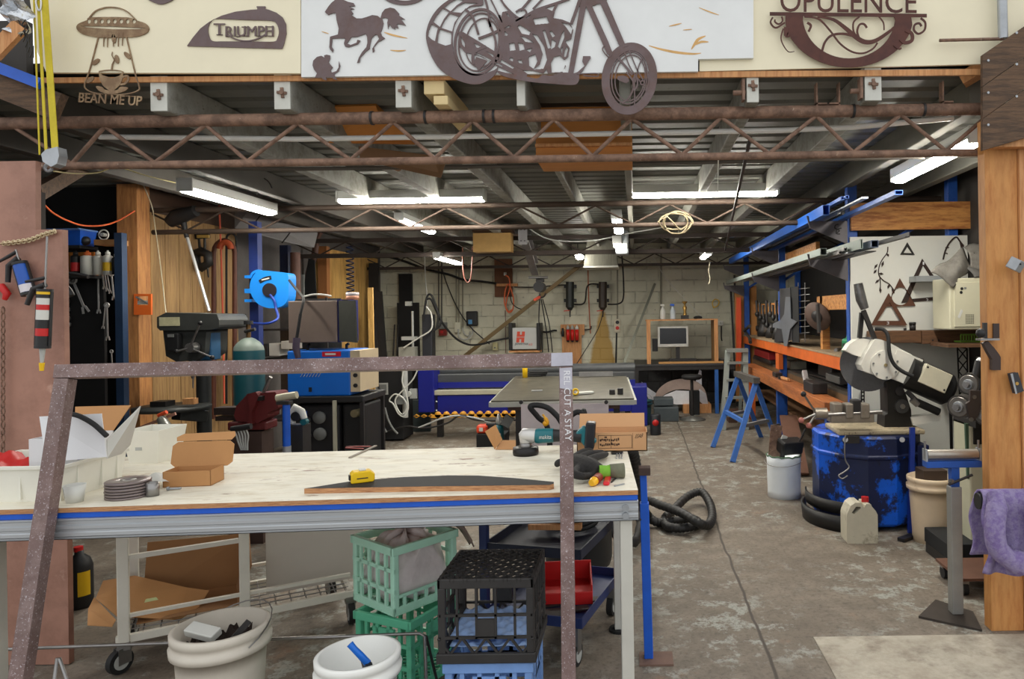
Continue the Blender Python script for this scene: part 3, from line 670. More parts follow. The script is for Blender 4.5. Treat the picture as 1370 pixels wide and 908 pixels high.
# ================================================================ front: work table, frame, what lies on and under
TZ=.9; TA=R(3.7)
T=thing('work_table','long work table with a worn white plywood top on a blue rail and aluminium beam','table',(0,2.605,0),TA)
TL=2.52; TD=.93
ttop=M('worn_white_top',(232,226,208),.6,0,.08,5,c2=(206,194,166),lo=.5,hi=.72,c3=(140,104,80),lo3=.6,hi3=.68,s3=6,stretch=(.8,2.6,1),bump=.15)
plye=M('plywood_edge',(198,148,102),.7,0,.15,20,(150,98,62),.45,.6,stretch=(.6,.6,14))
m=MB(); m.bb((-TL,0,.882),(0,TD,.8985)); m.build('tabletop',plye,T)
MB().bb((-TL,.0,.8986),(0,TD,.9)).build('painted_face',ttop,T)
MB().bb((-TL,.004,.862),(-.001,.03,.8818)).build('front_rail',blue,T,bevel=.002)
MB().bb((-TL,TD-.03,.862),(-.001,TD-.004,.8818)).build('back_rail',blue,T,bevel=.002)
def beam(y,f):
    P=[(0,.79),(.006,.79),(.006,.796),(.002,.80),(.002,.812),(.006,.816),(.006,.822),(.0,.826),(.0,.836),(.006,.84),(.006,.852),(.0,.856),(.0,.8615),(.05,.8615),(.05,.79)]
    P=[(-.006+a,b) for a,b in P]
    return MB().prism([(y+f*a,b) for a,b in P],(-TL,0,0),(0,1,0),(0,0,1),(TL,0,0))
beam(0,1).build('front_beam',alu,T); beam(TD,-1).build('back_beam',alu,T)
for x in(-.02,-TL+.0): MB().bb((x-.02+.0,.05,.80),(x+.02,TD-.05,.855)).build('end_beam',alu,T)
legm=M('leg_white_steel',(206,204,194),.5,.1,.08,4)
for x,y in((-.045,.03),(-.045,TD-.06),(-TL+.05,.03),(-TL+.05,.3)):
    l=MB().bb((x-.0225,y-.0225,.012),(x+.0225,y+.0225,.795)).build('leg',legm,T,bevel=.003)
    MB().cyl((x,y,0),(x,y,.012),.05,n=20).build('foot',rubber,l)
for z in(.838,.808): MB().cyl((-.047,-.016,z),(-.047,.0,z),.0125,n=16).build('bolt',galv,T,bevel=.002)
# ---- leaning steel gate frame
def PL(px,py,off=0.):
    u,v=uv(px,py); Y=(2.572+off+.134)/(1+(.2*v-.0645*u)/FP); return V((u*Y/FP,Y,H-v*Y/FP))
FR=thing('square_tube_gate','square tube steel frame leaning on the table edge with chalk writing on its upright','frame',PL(420,900))
pn=V((.0632,-.98,.196)).normalized()
def fbar(nm,a,b,w=.048):
    o=MB(1).tubebox(a,b,w,w,.003,pn).build(nm,mill,FR,bevel=.003); return o
def ext(a,b,z): d=b-a; t=(z-a.z)/d.z; return a+d*t
r0,r1=PL(757,491),PL(761,905); l0,l1=PL(88,507),PL(28,905)
fbar('top_rail',PL(78,497.5),PL(766,481)); fbar('upright',r0,ext(r0,r1,.03)); fbar('upright',l0,ext(l0,l1,.03))
gst_=M('ground_steel',(176,174,184),.35,.4,.12,14)
for q in(((738,473.5),(766,472.5),(766.5,490),(738,491)),((749,493.5),(765.5,492.5),(766,522),(749.5,520))): m=MB(1); P=[PL(*p)+pn*.0255 for p in q]; m.add(P+[p+pn*.0006 for p in P],[(0,1,2,3),(7,6,5,4)]+[(i,4+i,4+(i+1)%4,(i+1)%4) for i in range(4)]); m.build('ground_patch',gst_,FR)
chalk=M('chalk',(228,228,230),.8,0,.05)
m=MB(1); f=.0275; a,b,c=PL(751.5,498)+pn*f,PL(753.5,598)+pn*f,PL(765,498)+pn*f
f=.0268; a=PL(754.5,497)+pn*f; b=PL(756.5,590)+pn*f; c=PL(763,497)+pn*f
text_box(m,'REL CUT A STAY',a,b,c,pn,.0008); m.build('chalk_writing',chalk,FR)
# ---- crates
def crate(label,w,d,h,mat,loc,rz,style,rz0=0,flip=False,group=None,opened=()):
    t=thing('milk_crate',label,'crate',loc,rz); e=.012
    zz=(lambda z: h-z) if flip else (lambda z:z)
    def bb(m,a,b): m.bb((a[0],a[1],zz(a[2])),(b[0],b[1],zz(b[2])))
    for nm,z0,z1,ov in(('rim',h-.035,h,.006),('base_rim',0,.035,.0)):
        m=MB()
        for s in(-1,1):
            bb(m,(-w/2-ov,s*d/2-(e if s>0 else -0)-(0 if s>0 else ov),z0),(w/2+ov,s*d/2+(ov if s>0 else e),z1))
            bb(m,(s*w/2-(e if s>0 else ov),-d/2,z0),(s*w/2+(ov if s>0 else e),d/2,z1))
        m.build(nm,mat,t,bevel=.003)
    for sx in(-1,1):
        for sy in(-1,1):
            m=MB(); bb(m,(sx*w/2-sx*.028,sy*d/2,0.03),(sx*w/2,sy*d/2-sy*.028,h-.03)); m.build('corner_post',mat,t,bevel=.006)
    m=MB(); n=7
    for i in range(-n,n):          # diagonal lattice of the base, cut at the sides
        for sg in(1,-1):
            c=i*(w+d)/(2*n)*1.0; pts=[]
            for x,y in((-w/2,None),(w/2,None),(None,-d/2),(None,d/2)):
                if x is not None:
                    y=sg*(x-c) 
                else: x=c+sg*y
                if abs(x)<=w/2+1e-6 and abs(y)<=d/2+1e-6: pts.append((x,y))
            if len(pts)>=2:
                p,q=pts[0],pts[-1]
                if (p[0]-q[0])**2+(p[1]-q[1])**2>.001: m.bar((p[0],p[1],zz(.006)),(q[0],q[1],zz(.006)),.005,.01)
    m.build('base_lattice',mat,t)
    for k in range(4):
        A=w if k%2==0 else d; off=(d if k%2==0 else w)/2-.006; q=Matrix.Rotation(k*PI/2,4,'Z'); m=MB(); m.m=q
        def bx(x0,z0,x1,z1,th=.005): m.bb((x0,off-th,zz(z0)),(x1,off+th,zz(z1)))
        if style=='black':
            for i in range(1,5): bx(-A/2+A*i/5-.004,.03,-A/2+A*i/5+.004,h-.085)
            bx(-A/2,h-.094,A/2,h-.085); bx(-A/2,h*.42,A/2,h*.42+.009); bx(-.03,h-.155,.03,h-.09)
            for i in range(4):
                x=-A/2+A*(i+.5)/4
                for s in(-1,1): m.bar((x,off,zz(h-.03)),(x+s*A/8,off,zz(h-.088)),.008,.008,(0,1,0))
        elif k in opened:
            for i in range(1,6): bx(-A/2+A*i/6-.006,.03,-A/2+A*i/6+.006,.075)
            bx(-A/2,.07,A/2,.082)
        else:
            N=5
            for i in range(1,N): bx(-A/2+A*i/N-.008,.03,-A/2+A*i/N+.008,h-.03)
            for z in ((.1,.185) if style=='mint' else (.11,.2)): bx(-A/2,z-.008,A/2,z+.008)
            if k%2==0 or style!='mint': bx(-A*.2,.19,A*.18,h-.05)
        m.build('side_lattice',mat,t)
    return t
mint=M('mint_plastic',(178,228,204),.5,0,.08,6); green=M('green_plastic',(96,190,152),.5,0,.1,6)
bcr=M('black_crate_plastic',(46,44,43),.55,0,.2,12); pbl=M('pale_blue_plastic',(118,156,214),.5,0,.12,8)
crate('black milk crate turned upside down on the pale blue crate',.345,.325,.30,bcr,(-.551,2.70,.306),0,'black',flip=True)
crate('pale blue milk crate under the upturned black crate',.315,.30,.30,pbl,(-.548,2.70,0),0,'blue')
crate('mint green crate stuffed with grey cloth, on the darker green crate',.32,.31,.285,mint,(-1.03,3.13,.315),R(52),'mint',opened=(2,))
crate('darker green bottle crate on the floor under the mint one',.33,.30,.31,green,(-1.0,3.09,0),R(66),'green')
# blue egg-tray sheets inside the black crate (seen through its bars)
trm=M('blue_tray_plastic',(160,190,236),.5,0,.15,14)
for k in range(2):
    MB(1).surf(lambda u,v:V((-.69+u*.28,2.57+v*.26,.352+k*.032+.009*sin(u*28)*sin(v*24))),28,24).build('tray_insert',trm,solid=.003,label=('pale blue dimpled tray lying at the bottom inside the black crate','pale blue dimpled tray upper of two inside the black crate')[k],cat='tray')
# cloth
def ragf(u,v):
    a=2*PI*u; r=.02+.125*sin(PI*min(1,v*1.02)*.5)**.8; z=.60-.24*v**1.6+.018*sin(5*a+6*v)+.012*sin(11*a)
    w=.16*v**.5+.0; c,s=cos(R(52)),sin(R(52)); x=min(.128,max(-.128,1.25*w*cos(a)))*(1+.04*sin(9*a)); y=min(.123,max(-.123,1.25*w*sin(a)))*(1+.04*sin(7*a+3*v))
    return V((-1.03+x*c-y*s,3.13+x*s+y*c,z))
clothm=M('grey_mauve_cloth',(216,206,205),.9,0,.12,9,bump=.4,bs=30)
rag=MB(1).surf(ragf,48,16); rag.build('rag',clothm,solid=.003,label='crumpled grey mauve cloth stuffed in the mint green crate',cat='cloth')
def drape(u,v):
    p=V((-.93+.20*v-.04*u,3.17+.05*u-.02*v,.64-.02*v-.17*max(0,v-.55)+.014*sin(10*u+4*v)+.01*sin(17*v))); return p+V((-.1*(1-v)*u,.12*(1-v)*(u-.3),.03*sin(PI*v)))
MB(1).surf(drape,14,18).build('jacket',M('brown_grey_cloth',(128,110,102),.9,0,.15,9,bump=.4,bs=30),solid=.004,label='brown grey jacket draped over the mint crate rim towards the black crate',cat='cloth')
# ---- buckets
def bucket(label,c,rt,rb,h,mat,name='plastic_bucket',lip=True,bail=None,thick=.006):
    t=thing(name,label,'bucket',c)
    pr=[(0,.004),(rb,.004),(rb,0),(rb+.002,0)]
    pr+=[(rb+(rt-rb)*k/6,h*k/6) for k in range(1,6)]
    if lip: pr+=[(rt*.985,h*.80),(rt+.012,h*.81),(rt+.014,h*.87),(rt+.006,h*.875),(rt+.004,h*.92),(rt+.010,h*.93),(rt+.011,h*.99)]
    pr+=[(rt+.002,h),(rt-thick,h),(rb-thick+.0,.012),(0,.012)]
    MB().lathe(pr,n=36).build('body',mat,t)
    if bail: 
        P=[]
        for k in range(13):
            a=PI*k/12; q=Matrix.Rotation(bail[1],3,'Z')@V(((rt+.016)*cos(a),-(rt+.03)*sin(a)*cos(bail[0]),(rt+.03)*sin(a)*sin(bail[0]))); P.append(q+V((0,0,h*.88)))
        MB().tube(P,.0025,6).build('bail',stl,t)
    return t
b1=W(296,834,2.63)
B1=bucket('grimy white bucket full of scrap under the table, with a wire bail',(b1.x,2.63,0),.155,.13,.42,dirtw,bail=(R(25),R(150)))
m=MB(1); m.surf(lambda u,v:V((b1.x+(u-.5)*.24*(1 if abs(v-.5)<.3 else .8),2.63+(v-.5)*.235*(1 if abs(u-.5)<.3 else .8),.355+.02*sin(u*19)*sin(v*15)+.012*sin(u*41+v*33))),22,22)
m.build('swarf',M('dark_swarf',(46,34,28),.8,.1,.3,30),label='dark metal swarf filling the grimy white bucket',cat='swarf',kind='stuff')
MB(1).box((b1.x-.05,2.60,.405),(.12,.05,.03),(R(20),R(8),R(-12))).build('packet',wht,label='white packet lying on the swarf in the grimy bucket',cat='packet',bevel=.004)
MB(1).bar((b1.x+.06,2.55,.37),(b1.x+.13,2.58,.45),.012,.02).build('scraper',dkm,label='dark scraper sticking out of the grimy bucket rim',cat='scraper')
b2=W(479,872,2.478)
bucket('clean white bucket with a blue handled brush inside',(b2.x,2.478,0),.132,.115,.38,M('clean_white_plastic',(236,236,230),.4,0,.03),bail=None)
t=thing('paint_brush','blue handled brush standing in the clean white bucket','brush',(b2.x+.0,2.47,.02))
MB(1).tube([W(468,861,2.46),W(474,868,2.46),W(482,876,2.465),W(492,887,2.475)],[.012,.011,.012,.013],10).build('handle',M('blue_handle_plastic',(14,104,204),.4,0,.05),t)
MB(1).bar(W(490,885,2.475),(b2.x+.055,2.50,.2),.05,.02).build('bristles',blk,t)
# ---- white wire trolley
def trolley():
    A=V((-2.28,3.137,0)); B=V((-1.47,3.61,0)); d=(B-A); Lh=d.length; ang=math.atan2(d.y,d.x)
    t=thing('wire_trolley','white steel wire trolley on castors parked under the table','trolley',A,ang); D=.42
    twh=M('trolley_white',(222,218,206),.5,0,.06,6,c3=(150,110,84),lo3=.66,hi3=.74,s3=14)
    for x,y in((0,0),(Lh*.5,0),(0,D),(Lh,D)): MB().bb((x-.022,y-.02,.13),(x+.022,y+.02,.74)).build('post',twh,t,bevel=.004)
    for y in(0,D):
        MB().bb((-.03,y-.012,.125),(Lh+.03,y+.012,.16)).build('lower_rail',twh,t,bevel=.003)
        MB().bb((0,y-.01,.235),(Lh,y+.01,.25)).build('guard_rail',twh,t)
        MB().bb((0,y-.01,.49),(Lh*.5,y+.01,.51)).build('upper_rail',twh,t)
    for x in(0,Lh): MB().bb((x-.012,0,.125),(x+.012,D,.16)).build('end_rail',twh,t)
    m=MB()
    for k in range(1,14): m.cyl((Lh*k/14,0,.155),(Lh*k/14,D,.155),.003,n=6)
    for k in range(1,7): m.cyl((0,D*k/7,.159),(Lh,D*k/7,.159),.003,n=6)
    m.build('shelf_grid',stl,t)
    m=MB()
    for k in range(0,15): m.cyl((Lh*.5*k/14,D,.55),(Lh*.5*k/14,D,.73),.0025,n=6)
    for k in range(5): m.cyl((0,D,.55+.045*k),(Lh*.5,D,.55+.045*k),.0025,n=6)
    for k in range(0,15): m.cyl((Lh*.5*k/14,0,.62),(Lh*.5*k/14,0,.745),.0025,n=6)
    for k in range(4): m.cyl((0,0,.62+.04*k),(Lh*.5,0,.62+.04*k),.0025,n=6)
    m.build('basket_grid',stl,t)
    for x,y,a in((0,0,40),(0,D,80),(Lh,0,90),(Lh*.95,D,100)):
        q=MB(); q.bar((x,y,.13),(x,y,.1),.05,.05); q.m=Matrix.Translation((x,y,0))@Matrix.Rotation(R(a),4,'Z')
        q.bb((-.035,-.019,.04),(.02,-.015,.11)); q.bb((-.035,.015,.04),(.02,.019,.11)); q.bb((-.03,-.019,.1),(.025,.019,.108)); c=q.build('castor',stl,t)
        w=MB(); w.m=q.m; w.cyl((-.02,-.014,.053),(-.02,.014,.053),.053,n=24); w.build('wheel',rubber,c)
        w=MB(); w.m=q.m; w.cyl((-.02,-.0155,.053),(-.02,.0155,.053),.034,n=20); w.build('hub',lgrey,c)
    return t
trolley()
MB(1).prism([(0,0),(.46,0),(.46,.56),(0,.56)],(-1.87,3.56,.164),(.866,.5,0),(0,0,1),(-.006,.01,0)).build('greige_sheet',M('greige_board',(196,188,178),.7,0,.04,3),label='plain pale greige panel standing on the wire trolley shelf',cat='panel')
# cartons on the trolley
def quad(m,*p): return m.add(list(p),[tuple(range(len(p)))])
ct=thing('cardboard_carton','big opened brown carton lying on the wire trolley with its flaps hanging out','carton',(-2.2,3.75,.165))
O=V((-2.28,3.137,0)); ex=V((.864,.504,0)); ey=V((-.504,.864,0))
def TP(x,y,z): return O+ex*x+ey*y+V((0,0,z))
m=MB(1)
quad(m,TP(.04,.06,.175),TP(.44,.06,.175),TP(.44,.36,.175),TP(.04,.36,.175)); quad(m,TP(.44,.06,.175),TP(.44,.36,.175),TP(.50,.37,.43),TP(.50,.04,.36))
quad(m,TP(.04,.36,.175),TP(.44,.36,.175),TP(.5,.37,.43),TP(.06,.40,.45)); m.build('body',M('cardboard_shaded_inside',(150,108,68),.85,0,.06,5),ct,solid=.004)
m=MB(1); pz=[W(x,y,D) for x,y,D in((138,777,3.38),(180,770,3.42),(250,786,3.45),(280,790,3.46),(266,812,3.38),(240,829,3.30),(156,824,3.19),(128,800,3.25))]
quad(m,*pz); m.build('front_flap',card,ct,solid=.004)
m=MB(1); quad(m,*[W(x,y,D) for x,y,D in((126,799,3.27),(155,829,3.14),(150,838,3.08),(117,836,3.1),(118,815,3.2))]); m.build('side_flap',card,ct,solid=.004)
m=MB(1); quad(m,*[W(x,y,3.30) for x,y in((193,806),(212,802),(209,798.5),(195,801))]); m.build('sticker',M('green_sticker',(196,206,150),.6,0,.03),ct)
# ---- rod stand on the floor
t=thing('rod_stand','low stand bent from grey steel rod on the floor before the buckets','stand',W(300,900,2.86))
a,b=W(-40,870,2.86),W(568,847,2.86); MB(1).tube([a,b-V((.02,0,0)),b+V((0,0,-.01)),V((b.x+.005,2.86,.006))],.007,8).build('top_rod',stl,t)
c=W(78,880,2.72); m=MB(1); m.tube([V((c.x-.03,2.70,.0)),c+V((-.004,0,0)),c+V((.004,0,.0)),V((c.x+.05,2.76,.0))],.006,8); m.build('leg',stl,t)
MB(1).tube([b+V((0,.02,-.02)),V((b.x+.04,2.92,.005))],.006,8).build('leg',dkm,t)
# ---- oil bottle
q=G(107,811); t=thing('oil_bottle','black oil bottle with a yellow label edge beside the brown plywood sheet','bottle',q)
MB().lathe([(0,0),(.058,0),(.062,.01),(.062,.22),(.05,.26),(.022,.285),(.02,.305),(0,.305)],n=20).build('body',blk,t)
MB().cyl((-.004,0,.3),(-.004,0,.325),.022,n=14).build('cap',red,t)
MB().lathe([(.0632,.07),(.0632,.2)],n=10,a0=R(-60),a1=R(-5)).build('paper_label',yel,t)
# ---- navy trolley
nv=M('navy_steel',(34,48,96),.5,.1,.15,8); o=V((-.254,3.09,0)); ay=V((.26,.965,0)).normalized(); ax=V((-ay.y,ay.x,0))
t=thing('tray_trolley','dark blue steel tray trolley under the table with red bin and flat bars','trolley',o,math.atan2(ay.x,-ay.y)+PI)
ang=math.atan2(-ax.y,-ax.x); t.rotation_euler=(0,0,ang); TM[t.name]=Matrix.Translation(o)@Matrix.Rotation(ang,4,'Z')
Wd,Dd=.46,.62   # local: x from -Wd..0, y 0..Dd
m=MB()
for a_,b_ in(((-Wd,0),(0,0)),((0,0),(0,Dd)),((0,Dd),(-Wd,Dd)),((-Wd,Dd),(-Wd,0))): m.bar((a_[0],a_[1],.2),(b_[0],b_[1],.2),.006,.045)
m.bb((-Wd,0,.178),(0,Dd,.182)); m.build('lower_tray',nv,t)
m=MB()
for a_,b_ in(((-Wd,0),(0,0)),((0,0),(0,Dd)),((0,Dd),(-Wd,Dd)),((-Wd,Dd),(-Wd,0))): m.bar((a_[0],a_[1],.5),(b_[0],b_[1],.5),.006,.045)
m.bb((-Wd,0,.478),(0,Dd,.482)); m.build('upper_tray',M('tray_dark',(30,34,52),.6,.1,.2),t)
for x,y in((-Wd,0),(0,Dd),(-Wd,Dd)): MB().bb((x-.017,y-.017,.14),(x+.017,y+.017,.68)).build('post',nv,t)
for x,y in((-.04,.03),(-.04,Dd-.05),(-Wd+.04,.03),(-Wd+.04,Dd-.05)):
    c=MB().bb((x-.02,y-.024,.06),(x+.02,y+.024,.178)).build('castor',stl,t)
    MB().cyl((x-.015,y,.05),(x+.015,y,.05),.05,n=24).build('wheel',rubber,c); MB().cyl((x-.017,y,.05),(x+.017,y,.05),.034,n=20).build('hub',lgrey,c)
def tw(x,y,z): return wm(t)@V((x,y,z))
rb=thing('red_bin','red plastic parts bin lying on the lower tray of the blue trolley','bin',tw(-.2,.36,.183),ang+.35)
m=MB()
m.bb((-.12,-.16,0),(.12,.16,.008)); m.bb((-.12,.15,0),(.12,.16,.10)); m.bb((-.12,-.16,0),(-.112,.16,.09)); m.bb((.112,-.16,0),(.12,.16,.09)); m.bar((-.12,-.16,.03),(.12,-.16,.03),.008,.06); m.build('body',red,rb,bevel=.003)
for k,(x0,y0,x1,y1) in enumerate(((-.36,.1,-.02,.3),(-.3,.04,-.03,.18),(-.4,.03,-.1,.07))):
    p,q=tw(x0,y0,.30+.0*k if 0 else .19+.006*k),tw(x1,y1,.19+.006*k); MB(1).bar(p,q,.05,.006).build('flat_bar',dkm,label=['dark steel flat bar, longest on the lower tray','dark steel flat bar in front of the red bin','short dark steel flat bar at the tray edge'][k],cat='bar')
tb=MB(1).bar(tw(-.35,.25,.53),tw(-.1,.3,.53),.05,.025); tb.build('timber_batten',pine,label='pale timber batten on the upper tray of the blue trolley',cat='timber')
m=MB(1)
for k in range(4): m.tube([tw(-.2+.13*cos(2*PI*i/20),.42+.13*sin(2*PI*i/20),.512+.022*k+.004*sin(i)) for i in range(20)],.012,6,True)
m.build('cable_coil',rubber,label='coiled black rubber cable on the upper tray of the blue trolley',cat='cable')
# ---- vacuum behind the table
t=thing('vacuum_cart','black workshop vacuum behind the table with looped handle and yellow lever','vacuum',(-.36,4.25,0))
MB().lathe([(0,.06),(.19,.06),(.2,.1),(.2,.42),(.21,.43),(.21,.46),(.17,.54),(.06,.57),(0,.57)],n=28).build('body',M('vacuum_black',(30,31,33),.45,0,.1),t)
HP=[W(734,578,4.05),W(720,558,4.03),W(710,546,4.0),W(712,542,4.0),W(722,542,4.0),W(734,546,4.0),W(746,557,4.0),W(754,567,4.0),W(764,556,4.0),W(772,551,4.0),W(779,553,4.0),W(783,559,4.03)]
HP=[V((-.5,4.1,.5))]+HP+[V((-.24,4.1,.5))]
MB(1).tube(cr(HP,5),.016,10).build('handle',rubber,t)
MB(1).tube(cr([W(726,554,3.985),W(730,560,3.985),W(732,566,3.985),W(726,566,3.985)],3),[.006]*3+[.012]*4+[.016]*2+[.004],8).build('lever',M('amber_plastic',(228,164,24),.4),t)
for a_ in(30,150,270): MB().sph((.17*cos(R(a_)),.17*sin(R(a_)),.03),(.03,.03,.03),12,8).build('castor',rubber,t)
# ---- hose
hm=M('hose_black',(30,29,28),.55,0,.15,20)
P=[W(836,600,3.68),W(846,606,3.72),W(851,630,3.85),W(855,660,4.1),G(863,684,.14),G(878,698,.04),G(900,697,.04),G(925,694,.04),G(934,700,.04),G(915,706,.04),G(893,704,.04),G(890,693,.04),G(902,681,.05),G(920,664,.08),G(938,658,.1),G(949,672,.07),G(953,690,.05),G(947,702,.05),G(934,699,.1),G(912,686,.13),G(885,676,.12),G(862,672,.1),(-.02,4.6,.07),(-.2,4.47,.2)]
pp=cr(P,14); pr=[.031+.0035*sin(i*2.2) for i in range(len(pp))]
MB(1).tube(pp,pr,10).build('vacuum_hose',hm,label='black ribbed vacuum hose looped on the floor beside the table end',cat='hose')
# ---- blue stand post
t=thing('support_stand','blue steel support stand on a rusty base plate at the table end','stand',(.07,3.18,0))
s0,s1,s2=W(868,882,3.18),W(862,672,3.16),W(860.5,634,3.155); s0.z=.008
MB().bb((-.075,-.07,0),(.075,.05,.008)).build('base_plate',M('rusted_plate',(118,92,80),.8,.1,.15,8),t)
MB(1).bar(s0,s1,.04,.04,(0,1,0)).build('post',blue,t,bevel=.003); MB(1).bar(s1-(s2-s1)*.3,s2,.03,.03,(0,1,0)).build('inner_post',blue,t,bevel=.003)
MB(1).box(s2+V((.006,0,.016)),(.052,.06,.034)).build('saddle',M('dark_rust_block',(74,58,52),.8,.1,.2,10),t,bevel=.003)
MB(1).cyl(W(851,695,3.13),W(862,694,3.16),.006,n=10).build('lock_bolt',dkm,t)
# ================================================================ on the table
def TG(px,py,dz=0): return G(px,py,TZ+dz)
def tray(m,x0,y0,x1,y1,h,th=.006,tp=.015):
    q=[((x0+tp,y0+tp),(x1-tp,y1-tp)),((x0,y0),(x1,y1))]
    o=[V((x0+tp,y0+tp,0)),V((x1-tp,y0+tp,0)),V((x1-tp,y1-tp,0)),V((x0+tp,y1-tp,0)),V((x0,y0,h)),V((x1,y0,h)),V((x1,y1,h)),V((x0,y1,h))]
    c=V(((x0+x1)/2,(y0+y1)/2,0)); ins=[]
    for i,p in enumerate(o):
        ins.append(V((p.x+(th if p.x<c.x else -th),p.y+(th if p.y<c.y else -th),p.z+(th if i<4 else 0))))
    m.add(o+ins,[(3,2,1,0),(0,1,5,4),(1,2,6,5),(2,3,7,6),(3,0,4,7),(8,9,10,11),(9,8,12,13),(10,9,13,14),(11,10,14,15),(8,11,15,12),(4,5,13,12),(5,6,14,13),(6,7,15,14),(7,4,12,15)]); return m
tubm=M('white_tub_plastic',(230,228,216),.45,0,.04)
t=thing('plastic_tub','long white plastic tub at the table end holding red cloth','tub',(-2.285,2.55,TZ))
tray(MB(),-.215,0,.215,.33,.13).build('body',tubm,t)
m=MB()
for s in(0,1): m.bb((-.221,-.006+s*.33,.118),(.221,.006+s*.33,.131))
for s in(-1,1): m.bb((s*.215-.006,0,.118),(s*.215+.006,.33,.131))
m.build('rim',tubm,t,bevel=.002)
for x in(-.16,-.05,.06,.17): MB().bb((x-.004,-.004+.008,.01),(x+.004,.014,.118)).build('rib',tubm,t)
for y in(.08,.2,.28): MB().bb((.198,y-.004,.012),(.214,y+.004,.118)).build('rib',tubm,t)
MB(1).surf(lambda u,v:V((-2.48+.17*u,2.59+.22*v,TZ+.09+.055*(1-u)+.012*sin(14*u+5*v)+.01*sin(11*v))),12,12).build('red_cloth',red,solid=.004,label='red cloth bundled in the long white tub',cat='cloth')
wcard=M('white_carton_board',(226,226,228),.6,0,.03); gcard=M('grey_carton_board',(196,194,186),.7,0,.04)
t=thing('white_carton','open white carton standing in the long tub with its flaps up','carton',(-2.2,2.78,TZ+.008))
m=MB(1)
x0,x1,y0,y1,z0,z1=-2.275,-2.092,2.655,2.84,TZ+.009,TZ+.21
m.bb((x0,y0,z0),(x1,y1,z0+.004)); m.bb((x0,y0,z0),(x1,y0+.004,z1)); m.bb((x0,y1-.004,z0),(x1,y1,z1)); m.bb((x0,y0,z0),(x0+.004,y1,z1)); m.bb((x1-.004,y0,z0),(x1,y1,z1)); m.build('body',wcard,t)
m=MB(1); quad(m,W(53,557,2.64),W(136,553,2.62),W(143,611,2.6),W(62,618,2.6)); m.build('front_flap',wcard,t,solid=.003)
m=MB(1); quad(m,W(143,588,2.62),W(188,543,2.75),W(174,595,2.75),W(162,607,2.7),W(143,613,2.6)); m.build('side_flap',gcard,t,solid=.003)
m=MB(1); quad(m,W(101,544,2.9),W(175,542,2.9),W(150,578,2.85),W(100,580,2.85)); m.build('back_flap',card,t,solid=.003)
m=MB(1); m.tube(cr([W(88,553,2.60),W(105,556,2.595),W(125,567,2.59),W(143,583,2.585)],6),.009,6); m.build('black_band',rubber,label='black curved rubber strip across the white carton front',cat='strip')
g=TG(188,621); t=thing('parts_bin','small white parts bin with black label behind the open brown box','bin',g)
tray(MB(),-.085,0,.085,.2,.15,.005,.02).build('body',tubm,t); m=MB(); m.bb((-.085,.012,.09),(-.04,.02,.12)); m.build('paper_label',blk,t)
MB().bb((-.03,.01,.06),(.0,.02,.1)).build('paper_label',lgrey,t)
g=TG(250,651); t=thing('cardboard_box','small brown cardboard box with upright lid on the table','box',g,R(6)); hw=.088
m=MB(); m.bb((-hw,0,0),(hw,.11,.003)); m.bb((-hw,0,0),(hw,.003,.06)); m.bb((-hw,.107,0),(hw,.11,.06)); m.bb((-hw,0,0),(-hw+.003,.11,.06)); m.bb((hw-.003,0,0),(hw,.11,.06)); m.build('body',card,t)
P=[(-.1,.0),(.1,.0),(.118,.015),(.118,.085),(.1,.1),(-.1,.1),(-.118,.085),(-.118,.015)]
MB().prism(P,(0,.112,.055),(1,0,0),(0,.25,.968),(0,.004,0)).build('lid',card,t)
MB().prism([(-.105,0),(.105,0),(.115,.02),(.105,.042),(-.09,.036),(-.112,.02)],(0,.14,.155),(1,0,0),(0,.7,.7),(0,.004,0)).build('tuck_flap',card,t)
g=TG(198,655); MB(1).surf(lambda u,v:g+V((-.07+.13*u,.0+.09*v,.012+.02*abs(sin(5*u+3*v))+.015*v)),10,8).build('crumpled_paper',wht,solid=.001,label='crumpled white paper behind the grey roll',cat='paper')
g=TG(152,671); g.y+=.075
dsc=M('disc_grey',(128,116,114),.35,.5,.15,20)
for k in range(6):
    t=thing('grinding_disc','grinding disc in the pile of flat discs near the table edge','disc',(g.x+rnd.uniform(-.002,.002),g.y+rnd.uniform(-.002,.002),TZ+.0105*k),rnd.random(),'grinding discs piled on the table')
    MB().lathe([(.011,0),(.07,0),(.073,.002),(.073,.007),(.07,.009),(.011,.009),(.011,0)],n=32).build('disc',dsc,t); MB().lathe([(.011,.0088),(.011,.0095),(.026,.0095),(.026,.0088)],n=20).build('hub_ring',stl,t)
g=TG(100,671); t=thing('tape_cup','white tapered cup with a black and yellow print by the disc pile','cup',g); MB().lathe([(0,0),(.026,0),(.035,.062),(.033,.062),(.024,.004),(0,.004)],n=24).build('body',wht,t)
MB().lathe([(.0265,.006),(.0345,.056)],n=6,a0=R(200),a1=R(235)).build('print',blk,t); MB().lathe([(.0266,.006),(.0346,.056)],n=4,a0=R(186),a1=R(199)).build('print',yel,t)
g=TG(204,663); MB(1).lathe([(.016,0),(.022,0),(.022,.05),(.016,.05),(.016,0)],g,n=24).build('pipe_offcut',stl,label='short grey pipe offcut beside the brown box',cat='pipe')
g=TG(233,656); t=thing('bolt','small zinc bolt lying before the brown box','bolt',g); MB(1).cyl(g+V((-.02,0,.006)),g+V((.02,.01,.006)),.004,n=8).build('shank',galv,t); MB(1).cyl(g+V((-.026,-.001,.008)),g+V((-.019,0,.008)),.008,n=6).build('hex_head',galv,t)
